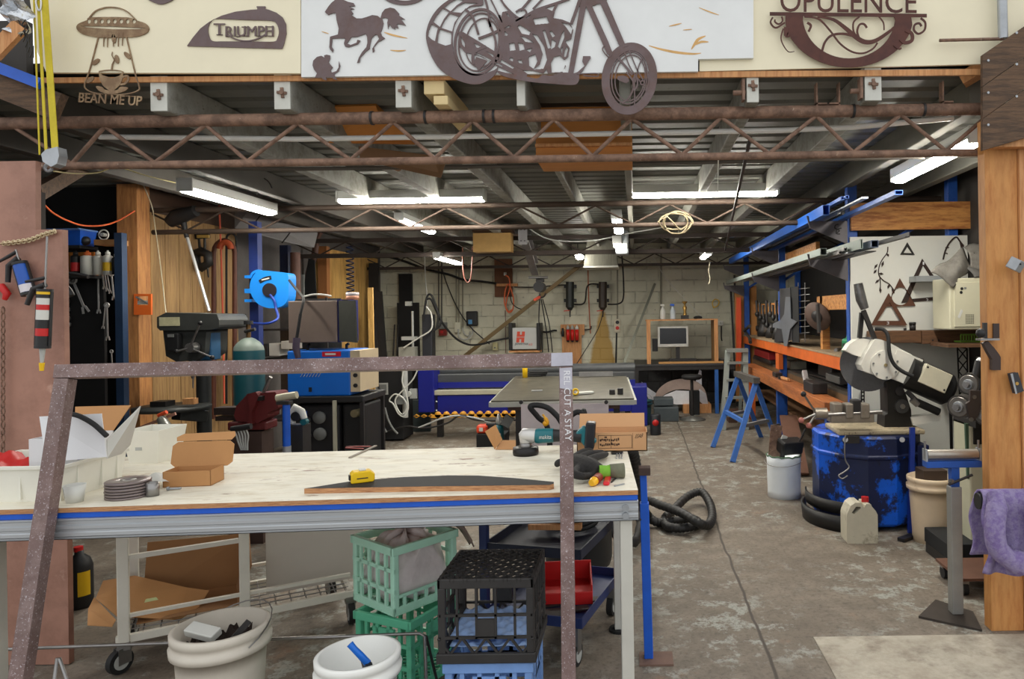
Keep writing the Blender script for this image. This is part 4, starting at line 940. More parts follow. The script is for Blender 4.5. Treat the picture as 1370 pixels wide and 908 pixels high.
# black segment, tape measure
seg=[(407,653.5),(470,643.5),(540,638),(600,635.8),(640,636),(690,639.5),(741,644.5),(741,647),(735,648.5),(570,650.5)]
pt=[G(x,y,TZ+.019) for x,y in seg]; n=len(pt)
m=MB(1); m.add(pt+[V((p.x,p.y,TZ+.0005)) for p in pt],[tuple(range(n-1,-1,-1)),tuple(range(n,2*n))]+[((i+1)%n,i,n+i,n+(i+1)%n) for i in range(n)]); sg=m.build('plywood_segment',plye,label='black faced plywood offcut with a curved back edge on the table',cat='offcut')
MB(1).add([p+V((0,0,.0004)) for p in pt],[tuple(range(n-1,-1,-1))]).build('black_face',M('black_film_face',(26,25,25),.75,0,.2,6),sg)
g=G(485,646,TZ+.0195); t=thing('tape_measure','yellow tape measure standing on the black plywood offcut','tape measure',g,R(28))
m=MB(); m.prism([(-.04,0),(.04,0),(.045,.01),(.045,.03),(.03,.043),(-.03,.043),(-.04,.035)],(0,0,.0005),(1,0,0),(0,0,1),(0,.05,0)); m.build('case',M('tape_yellow',(240,196,10),.4,0,.03),t,bevel=.004)
MB().bb((-.046,.012,.012),(-.0395,.036,.03)).build('mouth',blk,t); MB().bb((-.01,.01,.043),(.015,.04,.05)).build('lock_button',wht,t,bevel=.003); MB().bb((-.02,-.001,.016),(.02,.0,.02)).build('slot',blk,t)
g=TG(474,600); MB(1).prism([(-.055,.03),(-.02,.045),(.06,.04),(.065,.052),(-.02,.056),(-.06,.045),(-.05,.015),(.05,-.02),(.052,-.01)],g,(1,0,0),(0,1,0),(0,0,.004)).build('tape_scrap',M('faded_red',(150,70,62),.6,0,.12,12),label='faded red folded tape scrap near the rear edge of the table',cat='scrap')
p,q=TG(468,613),TG(503,597); MB(1).bar(p+V((0,0,.0035)),q+V((0,0,.0035)),.012,.006).build('carpenter_pencil',M('pencil_grey',(150,140,126),.7),label='flat grey carpenter pencil beside the red tape scrap',cat='pencil')
# small flap box
t=thing('small_carton','small flattened brown carton folded open behind the grinder','carton',TG(676,601)); m=MB(1)
quad(m,TG(663,601,.002),TG(690,601,.002),W(690,589,3.5),W(672,589,3.5)); m.build('base_flap',card,t,solid=.003); m=MB(1); quad(m,TG(662,601,.002),W(672,588,3.45),W(663,568,3.45),W(649,577,3.4)); m.build('side_flap',card,t,solid=.003)
# long carton
t=thing('long_carton','long printed brown carton overhanging the table corner','carton',W(820,598,3.33)); t0=W(800,598,3.30); zc=TZ+.001
xa,xb,yb=W(772,598,3.34).x,W(866,598,3.34).x,3.33
m=MB(1); m.bb((xa,yb,zc),(xb,yb+.16,zc+.004)); m.bb((xa,yb,zc),(xb,yb+.004,zc+.088)); m.bb((xa,yb+.156,zc),(xb,yb+.16,zc+.088)); m.bb((xa,yb,zc),(xa+.004,yb+.16,zc+.088)); m.bb((xb-.004,yb,zc),(xb,yb+.16,zc+.088)); m.build('body',M('carton_tan',(206,158,112),.75,0,.04,4),t)
m=MB(1); quad(m,(xa,yb+.16,zc+.088),(xb-.01,yb+.16,zc+.088),(xb-.01,yb+.20,zc+.15),(xa,yb+.20,zc+.15)); m.build('lid',M('carton_tan',(206,158,112)),t,solid=.004)
m=MB(1); e=.0006
def rect(x0,z0,x1,z1): m.bb((x0,yb-e,z0),(x1,yb-.0001,z1))
xs=xa+.10
for z in(.014,.074): rect(xs,zc+z,xb-.072,zc+z+.002)
for x in(xs,xs+.06,xb-.073): rect(x,zc+.014,x+.002,zc+.075)
for k in range(22): x=xs+.008+.0085*(k%11); z=zc+.024+.022*(k//11)+rnd.uniform(0,.006); rect(x,z,x+.005+rnd.uniform(0,.003),z+.008+rnd.uniform(0,.005))
rect(xs+.03,zc+.063,xs+.042,zc+.07); rect(xb-.068,zc+.01,xb-.067,zc+.085)
rect(xa+.045,zc+.1,xa+.0451,zc+.1001); m.build('print',M('carton_ink',(60,40,30),.8),t)
m=MB(1); text_box(m,'ESAB',(xb-.058,yb-.0002,zc+.06),(xb-.022,yb-.0002,zc+.064),(xb-.054,yb-.0002,zc+.078),(0,-1,0),.0006,.3); m.build('logo_print',ink,t)
# glove
gl=thing('work_glove','black work glove with a lime green cuff lying on the table','glove',TG(790,628)); gm=M('glove_black',(40,38,37),.85,0,.15,30,bump=.3,bs=120)
m=MB(1); c=[TG(784,622,.03),TG(800,628,.028)]
m.tube(cr([TG(758,616,.028),TG(772,620,.032),TG(790,626,.034),TG(803,631,.03)],4),[.02,.03,.036,.038,.04,.042,.042,.04,.038,.036,.033,.03,.028],12)
for f in((( 772,616),(785,608),(797,606),(808,605)),((780,620),(793,613),(806,609),(812,607)),((768,613),(778,606),(786,603),(792,603)),((764,618),(754,618),(747,619),(745,622)),((776,626),(768,633),(780,637),(796,635))):
    q=[TG(f[0][0],f[0][1],.03),TG(f[1][0],f[1][1],.036),TG(f[2][0],f[2][1],.03),TG(f[3][0],f[3][1],.016)]; m.tube(cr(q,4),[.02,.019,.018,.0175,.017,.0165,.016,.0155,.015,.0145,.014,.012,.006],10)
m.sph(TG(784,620,.03),(.055,.05,.026),14,10); m.sph(TG(779,629,.026),(.03,.04,.02),14,10); m.sph(TG(793,626,.028),(.045,.045,.024),14,10); m.sph(TG(770,617,.028),(.045,.045,.022),14,10)
for i,v in enumerate(m.v):
    if v.z<TZ+.002: v.z=TZ+.002
o=m.build('hand_part',gm,gl); md=o.modifiers.new('r','REMESH'); md.mode='VOXEL'; md.voxel_size=.005; md.use_smooth_shade=True
p,q,r_=TG(801,631,.03),TG(812,631,.028),TG(826,629,.03)
MB(1).tube([p,q,TG(818,630,.029)],[.027,.025,.026],20).build('cuff_band',M('lime_knit',(120,176,56),.9,0,.12,40),gl)
d=(r_-q).normalized(); m=MB(1); m.cyl(TG(816,630,.03),TG(835,629,.03),.026,.028,20,False); m.cyl(TG(816.5,630,.03),TG(835,629,.03),.022,.024,20,False); m.build('cuff',M('grey_green_knit',(112,112,92),.9,0,.15,40),gl,solid=.002)
# stubby driver, lighter, nail, knife
g=TG(797,643); t=thing('stubby_driver','stubby yellow and red screwdriver lying near the table corner','screwdriver',g)
MB(1).tube([TG(791,646,.016),TG(794,644,.018),TG(799,640,.018),TG(804,636,.016)],[.012,.017,.017,.011],12).build('grip',M('driver_yellow',(238,180,28),.35),t); MB(1).tube([TG(796,643,.0185),TG(801,638,.0185)],[.0178,.0178],12).build('grip_inlay',M('driver_maroon',(130,40,24),.5),t); MB(1).cyl(TG(804,636,.016),TG(808,633,.012),.004,n=8).build('blade',stl,t)
g=TG(812,647); t=thing('lighter','red lighter lying beside the stubby driver','lighter',g); MB(1).bar(TG(811,647,.008),TG(814,637,.008),.024,.014).build('body',M('lighter_red',(214,36,48),.35),t,bevel=.005); MB(1).bar(TG(814,637,.008),TG(815,633.5,.008),.022,.012).build('cap',stl,t)
MB(1).bar(TG(818,645,.003),TG(826,637,.003),.005,.005).build('drill_bit',dkm,label='small dark drill bit beside the red lighter',cat='drill bit')
MB(1).bar(TG(822,650,.0025),TG(835,647,.0025),.006,.004).build('wire_offcut',galv,label='short bright wire offcut before the glove cuff',cat='wire')
t=thing('spring_clip','black clip with bright wire legs behind the glove cuff','clip',TG(825,612)); MB(1).bar(TG(818,606,.006),TG(833,605,.006),.02,.01).build('body',blk,t)
for k in range(3): MB(1).cyl(TG(825+3.5*k,613,.003),TG(825.5+3.5*k,606,.004),.003,n=6).build('wire_leg',galv,t)
# angle grinder
t=thing('angle_grinder','teal and silver battery angle grinder lying on the table','grinder',TG(700,612)); YG=3.13
def GW(px,py,dy=0): return W(px,py,YG+dy)
tmk=M('tool_teal',(18,104,112),.4,0,.05); gsil=M('tool_silver',(206,204,200),.35,.4,.05)
c=TG(701,611); c.y+=.055
MB(1).lathe([(.0,.006),(.056,.006),(.058,.0),(.06,.012),(.058,.034),(.03,.036),(0,.036)],c,n=32).build('disc_guard',M('guard_black',(38,36,36),.4,.4,.1),t)
MB(1).lathe([(.026,.036),(.028,.05),(.02,.058),(.0,.058)],c,n=24).build('spindle_collar',stl,t)
ax0=V((c.x-.01,c.y,TZ+.085)); 
MB(1).tube([ax0+V((-.018,0,.0)),ax0+V((0,0,.004)),ax0+V((.03,0,.002)),ax0+V((.055,0,0))],[.014,.032,.034,.033],18).build('gear_head',gsil,t)
MB(1).cyl((c.x,c.y,TZ+.056),(c.x,c.y,TZ+.08),.026,.03,n=20).build('gear_neck',gsil,t)
MB(1).tube([ax0+V((.056,0,0)),ax0+V((.07,0,0)),ax0+V((.14,0,.002))],[.032,.035,.032],18).build('motor_housing',tmk,t)
MB(1).tube([ax0+V((.14,0,.002)),ax0+V((.2,0,0)),ax0+V((.27,0,-.004))],[.031,.026,.03],16).build('grip',blk,t)
MB(1).bar(ax0+V((.26,0,.03)),ax0+V((.32,0,-.045)),.06,.05,(0,1,0)).build('battery_foot',tmk,t,bevel=.01)
MB(1).bar(ax0+V((.315,0,.062)),ax0+V((.305,0,-.06)),.07,.045,(1,0,0)).build('battery',M('battery_black',(26,27,32),.4),t,bevel=.008)
m=MB(1); b0=ax0+V((.078,-.0365,-.008)); text_box(m,'makita',b0,b0+V((.056,0,0)),b0+V((0,.001,.018)),(0,-1,0),.001,.1); m.build('maker_lettering',wht,t)
# ---- sweater over a stool
ss=thing('padded_rail','padded black rail on a post carrying the purple sweater','rail',(2.2,3.12,0))
MB(1).cyl((1.49,3.12,.70),(2.5,3.12,.70),.035,n=16).build('pad',M('black_vinyl',(30,30,31),.45,0,.1),ss)
MB(1).cyl((2.4,3.12,0),(2.4,3.12,.67),.025,n=14).build('post',dkm,ss); MB(1).cyl((2.4,3.12,0),(2.4,3.12,.02),.18,n=20).build('base',dkm,ss)
pur=M('purple_knit',(140,128,164),.95,0,.12,18,(116,98,148),.45,.6,bump=.5,bs=90)
swt=thing('sweater','purple knitted sweater draped over the padded black rail by the post','sweater',(1.85,3.1,.35))
def swf(u,v):   # front and back hang over the rail
    x=1.475+.47*u; L_=.25+.06*sin(5*u+.6)+.16*max(0,(u-.35))**1.0
    s_=v*(.25+.09+L_); x+=-.02*sin(3.3*v)+.012*sin(17*v+6*u)+(.035*(1-u))*sin(PI*v)
    if s_<.25: y=3.165+.004*sin(20*u); z=.70-(.25-s_)
    elif s_<.34: a=PI*(s_-.25)/.09; y=3.12+.047*cos(a); z=.70+.047*sin(a)
    else: d_=s_-.34; y=3.073-.03*sin(4*d_)-.02*sin(13*u+9*d_)*min(1,d_*6)-.014*sin(27*u)*min(1,d_*5); z=.70-d_+.012*sin(9*u)
    return V((x,y,z))
MB(1).surf(swf,44,40).build('body',pur,swt,solid=.009)
MB(1).tube(cr([(1.54,3.06,.745),(1.53,3.03,.70),(1.505,3.0,.62),(1.51,2.99,.54),(1.56,2.985,.49),(1.62,2.98,.47)],5),[.036]*5+[.042]*16+[.05]*4+[.04],12).build('sleeve',pur,swt)
MB(1).tube(cr([(1.73,3.03,.72),(1.715,3.0,.66),(1.71,2.98,.52),(1.72,2.975,.36)],5),[.05]*6+[.045]*9+[.04],12).build('sleeve',pur,swt)
MB(1).tube([(1.72,2.975,.362),(1.722,2.975,.31)],[.035,.033],12).build('cuff',M('purple_rib',(104,88,140),.95,0,.1,40),swt)
# ================================================================ left side of the shop
def WB(m,x0,y0,x1,y1,Y,d): # box whose front face fills the picture rectangle at depth Y
    a,b=W(x0,y1,Y),W(x1,y0,Y); return m.bb((a.x,Y,a.z),(b.x,Y+d,b.z))
def one(name,label,cat,mb,mat,group=None,bevel=0,**k): return mb.build(name,mat,label=label,cat=cat,group=group,bevel=bevel,**k)
# timber post and wall lining
struct(MB(1).bb((-4.40,6.04,0),(-4.225,6.2,ZC-.01)),'trim_24',M('stained_post',(190,134,80),.65,0,.15,4,(158,104,60),.42,.62,stretch=(8,8,.8)),bevel=.004)
lining=M('tan_lining_board',(164,130,84),.7,0,.15,3,(134,102,64),.42,.65,stretch=(8,8,.6))
m=MB(1)
for k in range(7): m.bb((-4.299,6.27+.195*k,0),(-4.27,6.27+.195*k+.188,2.5))
struct(m,'wall_left_lining',lining)
struct(MB(1).bb((-4.299,6.27,2.5),(-4.275,7.64,ZC-.01)),'trim_25',M('dark_brown_board',(74,52,38),.7,0,.15,3))
plyg=M('golden_plywood',(222,178,104),.65,0,.1,2,(184,138,72),.45,.65,stretch=(5,5,.7))
o=one('plywood_sheet','tall golden plywood sheet against the side wall near the brick back wall','plywood sheet',MB(1).bb((-4.295,9.55,.0),(-4.25,11.75,2.5)),plyg)
one('timber_stud','brown timber stud at the edge of the golden plywood sheet','timber',MB(1).bb((-4.24,9.5,0),(-4.12,9.6,2.5)),M('stud_brown',(160,104,58),.65,0,.12,5,stretch=(8,8,.8)))
# black tool board bay with shelf
t=thing('tool_board','black tool board with a shelf and blue upright deep in the side bay','tool board',(-4.75,5.9,0))
MB(1).bb((-5.5,5.96,.35),(-4.46,5.99,1.98)).build('board',M('tool_board_black',(24,24,26),.7,0,.2),t)
MB(1).bb((-5.5,5.72,1.9),(-4.46,5.96,1.925)).build('shelf',blkw,t); MB(1).bb((-5.5,5.76,2.14),(-4.5,5.96,2.165)).build('shelf',blkw,t)
ux=W(166,400,5.74).x; MB(1).bb((ux-.03,5.68,0),(ux+.03,5.74,2.25)).build('upright',M('faded_blue_upright',(26,50,80),.55,0,.2),t)
MB(1).bb((-5.5,5.9,.33),(-4.46,5.99,.40)).build('ledge',grey,t)
# spanners on the board
def spanner(label,a,b,w,Y=5.945,kind='ring',group=None):
    t=thing('spanner',label,'spanner',W(*b,Y),group=group); p,q=W(*a,Y),W(*b,Y); d=(q-p).normalized()
    MB(1).bar(p,q,.005,w*.6,(d.z,0,-d.x)).build('shank',chrome,t)
    n=V((d.z,0,-d.x))
    MB(1).tube([p+ (d*cos(x)+n*sin(x))*w*.9 for x in [2*PI*i/10 for i in range(10)]],w*.32,6,True).build('ring_end',chrome,t)
    m=MB(1)
    for s in(-1,1): m.bar(q+n*s*w*.35,q+d*w*1.6+n*s*w*.75,.006,w*.5,n)
    m.build('open_jaw',chrome,t); return t
sp=[((131,366),(132,414),'long bright spanner hanging first in the row on the black board'),((137,365),(139,383),'shortest spanner of the graded row at the shelf underside'),((140,364),(143,386),'middle small spanner of the graded row'),((143,363),(147,389),'largest of the small graded spanners on the black board'),((149,366),(152,396),'stout bright spanner beside the blue upright'),((141,408),(138,436),'bright spanner hung low, tilted one way'),((143,408),(144,450),'long bright spanner hung low on the black board'),((162,392),(163,460),'dark long spanner next to the blue upright'),((149,470),(150,486),'small dark spanner near the board ledge')]
for a,b,l in sp: spanner(l,a,b,.02 if 'long' in l or 'stout' in l else .014)
t=spanner('big adjustable wrench hanging on the black board beside the sealant gun',(97,374),(112,410),.034,5.915)
sock=[((80,398),.02),((91,403),.022),((91,414),.022),((92,426),.02),((93,434),.018),((81,410),.018)]
for i,(p,r) in enumerate(sock):
    c=W(*p,5.93); one('socket','socket hanging in the dark cluster on the black tool board','socket',MB(1).lathe([(r*.5,-.0),(r,0),(r,.03),(r*.5,.03)],c,n=14,mat=Matrix.Rotation(R(90),3,'X')),dkm if i%2 else stl,group='sockets on the black tool board')
# spray cans, bottles on the shelf
def can(label,px,py,Y,r,h,mat,capm,name='spray_can',cat='can',tip=True,mats=None):
    b=W(px,py,Y); t=thing(name,label,cat,b)
    MB().lathe([(0,0),(r,0),(r,h*.72),(r*.9,h*.76),(r*.5,h*.8),(0,h*.8)],n=18).build('body',mat,t)
    MB().lathe([(0,h*.8),(r*.52,h*.8),(r*.5,h*.92),(r*.22,h*.95),(r*.2,h),(0,h)],n=14).build('cap',capm,t)
    if mats: MB().lathe([(r*1.01,h*.15),(r*1.01,h*.5)],n=18).build('paper_label',mats,t)
    return t
def onsh(px): return px
zs=1.926
def can2(label,px,r,h,mat,capm,ml=None,Y=5.84,z=zs,**k):
    t=can(label,px,400,Y,r,h,mat,capm,mats=ml,**k); t.location.z=z; return t
can2('white spray can between the blue lid and the black one on the shelf',84,.034,.2,wht,wht)
can2('black spray can on the tool board shelf',102,.036,.205,blk,blk,red)
can2('squat white tub bottle with orange cap on the tool board shelf',118,.05,.2,wht,M('orange_cap',(220,110,50)))
can2('white slanted bottle next to the squat tub on the shelf',132,.036,.2,wht,wht)
can2('yellow and white spray bottle on the tool board shelf',145,.036,.2,wht,wht,yel)
can2('white and black small bottle at the shelf end by the upright',156,.03,.18,blk,wht)
can2('small dark blue can at the shelf start behind the chain',76,.036,.22,M('can_blue',(24,60,130),.4),wht)
t=thing('blue_crate','blue plastic storage box with pale lid on the top shelf','box',(W(90,0,5.84).x,5.76,2.166)); tray(MB(),-.14,0,.14,.18,.12).build('body',blue,t); MB().bb((-.16,-.01,.12),(.145,.19,.135)).build('lid',M('lid_blue',(96,130,190)),t,bevel=.004)
one('cardboard_tray','flat orange brown carton on the tool board shelf under the blue box','carton',MB(1).bb((W(72,0,5.9).x,5.90,1.9265),(W(121,0,5.9).x,5.955,2.12)),M('orange_carton',(206,128,50),.75))
one('foam_offcut','loose orange brown carton flap on the upper shelf','carton',MB(1).bb((W(122,0,5.8).x,5.79,2.1665),(W(152,0,5.8).x,5.93,2.21)),card)
c=W(114,312,5.82); one('ball_tool','round black knob tool on the top shelf beside the blue box','tool',MB(1).sph((c.x,5.82,2.205),.038),blk)
t=thing('white_reel','white wire reel on the top shelf','reel',(W(134,0,5.86).x,5.86,2.2115)); m=MB(); m.tube([(.04*cos(2*PI*i/20),0,.045+.04*sin(2*PI*i/20)) for i in range(20)],.006,6,True); m.build('rim',wht,t); MB().cyl((0,-.02,.045),(0,.02,.045),.016).build('core',lgrey,t)
cable('orange_lead','orange extension lead slung across the dark bay above the top shelf','cord',[W(50,263,5.0),W(70,284,5.2),W(95,297,5.4),W(115,302,5.6),W(140,301,5.7),W(160,294,5.9),W(180,282,6.03)],.007,M('orange_cable',(226,108,60),.5))
one('bay_rafter','dark slanted timber below the roof in the side bay','timber',MB(1).bar(W(50,258,4.3),W(112,222,4.9),.05,.09),dwood)
# chain, caulking guns on the brown sheet
t=thing('hook_chain','brass coloured chain screwed across the brown plywood sheet','chain',W(40,330,3.18))
gold=M('brass_chain',(206,186,150),.35,.4,.1)
ca=[W(2,326,3.185),W(20,324,3.18),W(40,321,3.18),W(58,314,3.18),W(74,309,3.185)]; cp=cr(ca,6)
m=MB(1)
for i in range(len(cp)-1):
    a,b=cp[i],cp[i+1]; d=(b-a); mid=(a+b)/2; l=d.length*.72; d.normalize(); n=V((-d.z,0,d.x)) if i%2 else V((0,1,0))
    m.tube([mid+d*l*1.15*cos(x)+n*.0095*sin(x) for x in [2*PI*k/10 for k in range(10)]],.0036,5,True)
m.build('links',gold,t)
bbm=M('blue_sealant_tube',(26,84,176),.4,0,.05)
def gun(label,top,end,mbody,capm,nz,Y,L1,extra=None):
    t=thing('caulking_gun',label,'caulking gun',W(*end,Y)); p,q=W(*top,Y),W(*end,Y); d=(q-p).normalized(); n=V((-d.z,0,d.x))
    MB(1).cyl(p,q,.027,n=18).build('cartridge',mbody,t)
    MB(1).cyl(q,q+d*.012,.03,n=18).build('front_ring',blk,t); MB(1).cyl(p-d*.012,p,.03,n=18).build('rear_ring',blk,t)
    m=MB(1)
    for s in(-1,1): m.bar(p+n*s*.031,q+n*s*.031,.006,.012,(0,1,0))
    m.build('cradle',blk,t)
    MB(1).cyl(q+d*.012,q+d*nz,.012,.006,12).build('nozzle',lgrey,t)
    MB(1).cyl(p-d*.012,p-d*L1,.004,n=8).build('rod',stl,t)
    h=p-d*.03; MB(1).tube([h,h-n*.05+d*.02,h-n*.075+d*.09],[.013,.012,.010],8).build('handle',dkm,t); MB(1).tube([h-d*.03,h-n*.04-d*.02,h-n*.085-d*.01],[.008,.008,.006],8).build('trigger',dkm,t)
    if extra: extra(t,p,q,d)
    return t
def ex1(t,p,q,d): MB(1).cyl(p+(q-p)*.72,p+(q-p)*.99,.0275,n=18).build('print_band',M('pale_label',(220,214,218),.5),t)
gun('blue caulking gun hanging on the brass chain by its handle',(27,354),(38,391),bbm,blk,.03,3.162,.07,ex1)
def ex2(t,p,q,d):
    MB(1).cyl(p+(q-p)*.0,p+(q-p)*.05,.0285,n=18).build('yellow_ring',yel,t); MB(1).cyl(p+(q-p)*.12,p+(q-p)*.52,.0276,n=18,cap=False).build('print_band',wht,t)
    MB(1).cyl(p+(q-p)*.24,p+(q-p)*.34,.0278,n=18,cap=False).build('red_band',red,t); MB(1).cyl(p+(q-p)*.68,p+(q-p)*.82,.0278,n=18,cap=False).build('red_band',red,t)
    MB(1).cyl(q+d*.075,q+d*.11,.011,.008,12).build('nozzle_cap',yel,t)
gun('black caulking gun with a yellow tipped nozzle hanging on a long rod',(60,390),(57,462),blk,yel,.08,3.09,.24,ex2)
c=W(6,390,3.17); one('red_grip','red plastic grip hanging beside the blue caulking gun on the brown sheet','grip',MB(1).tube([c+V((-.06,0,.015)),c+V((-.01,0,.02)),c+V((.012,0,-.01)),c+V((.0,0,-.035))],[.016,.018,.016,.01],10),red)
t=thing('rusty_chain','rusty chain hanging down the brown plywood sheet','chain',W(5,540,3.17)); m=MB(1)
for i in range(26):
    c=W(4,415+9*i,3.175); n=V((1,0,0)) if i%2 else V((0,1,0)); m.tube([c+V((0,0,.016*cos(x)))+n*.008*sin(x) for x in [2*PI*k/8 for k in range(8)]],.0035,5,True)
m.build('links',rust,t)
# orange gauge on the post
YG2=6.03; t=thing('mitre_gauge','orange frame gauge hanging on the brown timber post','gauge',W(190,421,YG2))
m=MB(1); sheet(m,[[(179,393),(202,393),(202,421),(179,421)],[(183,396),(198,396),(198,408),(183,408)]],YG2,.02); m.build('frame',M('gauge_orange',(232,108,36),.5,0,.05),t); MB(1).bar(W(182,397,YG2),W(198,406,YG2),.01,.012).build('arm',grey,t); m=MB(1); WB(m,184,402,197,407,YG2+.004,.01); m.build('scale_plate',lgrey,t)
# broom, clamp, looped belts on the wall lining
t=thing('broom','silver handled black broom propped head up against the tan lining','broom',W(282,415,6.25))
MB(1).cyl(W(245,300,6.32),W(280,416,6.2),.014,n=12).build('handle',chrome,t)
MB(1).tube([W(226,298,6.3),W(237,290,6.3),W(262,282,6.28)],[.05,.075,.05],10).build('bristles',blk,t); MB(1).cyl(W(243,286,6.32),W(250,318,6.3),.03,.018,12).build('ferrule',blk,t)
dm=M('dark_tool_iron',(44,42,40),.5,.5,.2,12)
t=thing('hanging_clamp','dark iron clamp hanging on the tan lining behind the broom','clamp',W(271,372,6.9))
MB(1).bar(W(262,316,6.9),W(280,314,6.9),.03,.06).build('head',dm,t); m=MB(1); WB(m,263,314,279,318,6.86,.02); m.build('pads',M('pad_tan',(170,140,70)),t)
for a,b in(((266,318),(268,340)),((274,318),(274,336))): MB(1).cyl(W(*a,6.9),W(*b,6.9),.012,n=8).build('bar',dm,t)
m=MB(1); m.tube([W(262,338,6.9),W(268,336,6.88),W(278,340,6.9),W(279,352,6.9),W(270,358,6.9),W(262,352,6.9)],.045,8,True); m.build('jaw',dm,t); MB(1).cyl(W(277,352,6.9),W(279,371,6.9),.012,.006,8).build('screw',dm,t)
brn=M('brown_belt',(92,50,36),.6,0,.2,10); obl=M('orange_belt',(178,78,40),.6,0,.15,10)
def loop(x0,x1,yt,yb,Y):
    r=(x1-x0)/2; return [W(x0,yb,Y),W(x0,yt+r*1.6,Y)]+[W(x0+r-r*cos(PI*k/8),yt+r*1.2-r*1.2*sin(PI*k/8),Y) for k in range(9)]+[W(x1,yt+r*1.6,Y),W(x1,yb,Y)]
one('sanding_belt','long brown sanding belt hung as the outer loop on the lining','belt',MB(1).tube(loop(286,314,321,560,7.1),.022,8),brn)
one('sanding_belt','orange brown sanding belt hung inside the longer brown loop','belt',MB(1).tube(loop(294,309,324,350,7.02)[2:-2],.03,8),obl)
one('sanding_belt','thin black belt hung beside the brown loop on the lining','belt',MB(1).tube(loop(303,316,312,540,7.2),.012,6),rubber)
cable('white_string','thin white cord hanging from the roof down the tan lining','cord',[W(183,228,6.0),W(202,272,6.1),W(207,300,6.2),W(214,350,6.2),W(222,418,6.0)],.004,M('cord_cream',(200,192,166),.7))
cable('red_air_line','thin red air line hanging straight beside the looped belts','air line',[W(293,268,6.9),W(295,320,7.0),W(298,420,7.0),W(300,540,6.9)],.008,M('red_line',(190,76,50)))
# drill press
dg=M('drill_press_grey',(58,60,58),.5,.1,.15,10); t=thing('drill_press','grey floor standing drill press with a belt cover against the tan lining','drill press',(-3.64,5.85,0))
YD=5.6
P=[(210,424),(222,418),(290,420),(293,428),(293,438),(282,441),(214,442),(210,438)]
m=MB(1); sheet(m,[P],YD,.42); m.build('belt_cover',dg,t,bevel=.02)
m=MB(1); WB(m,213,424,240,436,YD-.006,.004); m.build('data_plate',M('plate_cream',(190,186,150),.5,0,.15,20),t)
m=MB(1); sheet(m,[[(218,442),(276,441),(274,474),(262,482),(236,484),(222,476)]],YD+.04,.3); m.build('head',dg,t,bevel=.02)
m=MB(1); WB(m,222,446,238,470,YD-.02,.08); m.build('front_panel',blk,t,bevel=.008)
m=MB(1); WB(m,224,447,232,451,YD-.026,.01); m.build('switch',grey,t)
MB(1).cyl((W(240,0,YD).x,YD+.1,W(0,475,YD).z),(W(240,0,YD).x,YD+.1,W(240,492,YD).z),.03,.025).build('quill',stl,t); MB(1).cyl((W(240,0,YD).x,YD+.1,W(240,492,YD).z),(W(240,0,YD).x,YD+.1,W(240,508,YD).z),.022,.012).build('chuck',stl,t); MB(1).cyl((W(240,0,YD).x,YD+.1,W(240,508,YD).z),(W(240,0,YD).x,YD+.1,W(240,521,YD).z),.005).build('drill_bit',stl,t)
c=W(256,465,YD-.02); 
MB(1).cyl(c+V((0,.05,0)),c-V((0,.03,0)),.042,.036,n=20).build('feed_hub',stl,t)
for e in((268,432),(284,478),(236,470)): 
    q=W(*e,YD-.06); h=MB(1).cyl(c-V((0,.02,0)),q,.008,n=8).build('feed_handle',stl,t); MB(1).sph(q,.018,10,8).build('knob',blk,h)
m=MB(1); WB(m,266,444,282,482,YD+.1,.14); m.build('motor',M('motor_blue',(40,90,130),.5,0,.15),t,bevel=.01)
cx=W(262,0,5.82).x; MB(1).cyl((cx,5.85,.02),(cx,5.85,1.5),.055,n=24).build('column',dg,t)
m=MB(1); m.lathe([(0,0),(.27,0),(.27,.03),(0,.035)],(cx-.11,5.62,W(240,548,5.6).z),n=28); m.build('work_table',dg,t); MB(1).bar((cx,5.85,W(240,560,5.7).z),(cx-.1,5.65,W(240,552,5.7).z),.12,.1).build('table_bracket',dg,t,bevel=.01)
MB(1).bb((cx-.2,5.5,0),(cx+.2,6.0,.03)).build('base',dg,t,bevel=.01)
m=MB(1); WB(m,244,533,259,541,5.5,.06); one('wood_block','small pale wood block on the drill press table','block',m,pine)
one('drill_vice','flat dark drill vice on the drill press table','vice',MB(1).bb((cx-.22,5.52,W(240,548,5.6).z+.036),(cx-.10,5.64,W(240,548,5.6).z+.075)),dm)
t=thing('motor_switch_box','small beige switch box behind the drill press','switch box',W(290,462,5.95)); m=MB(1); WB(m,285,446,296,462,5.95,.06); m.build('case',M('beige_box',(170,158,128)),t,bevel=.006); m=MB(1); WB(m,288,450,293,458,5.944,.008); m.build('button',grey,t)
# spray gun / clamp set behind the parts bin
t=thing('bar_clamp','long bar clamp with orange grips leaning behind the white parts bin','clamp',W(215,560,4.9)); MB(1).bar(W(185,573,4.9),W(235,553,4.9),.012,.02).build('bar',M('clamp_bar',(190,140,120),.5,.3),t); MB(1).tube([W(212,556,4.88),W(223,551,4.88)],.014,8).build('grip',M('clamp_orange',(224,84,40)),t); MB(1).cyl(W(216,560,4.88),W(230,586,4.8),.03,.045,12).build('cup',M('glassy_grey',(120,120,112),.3),t)
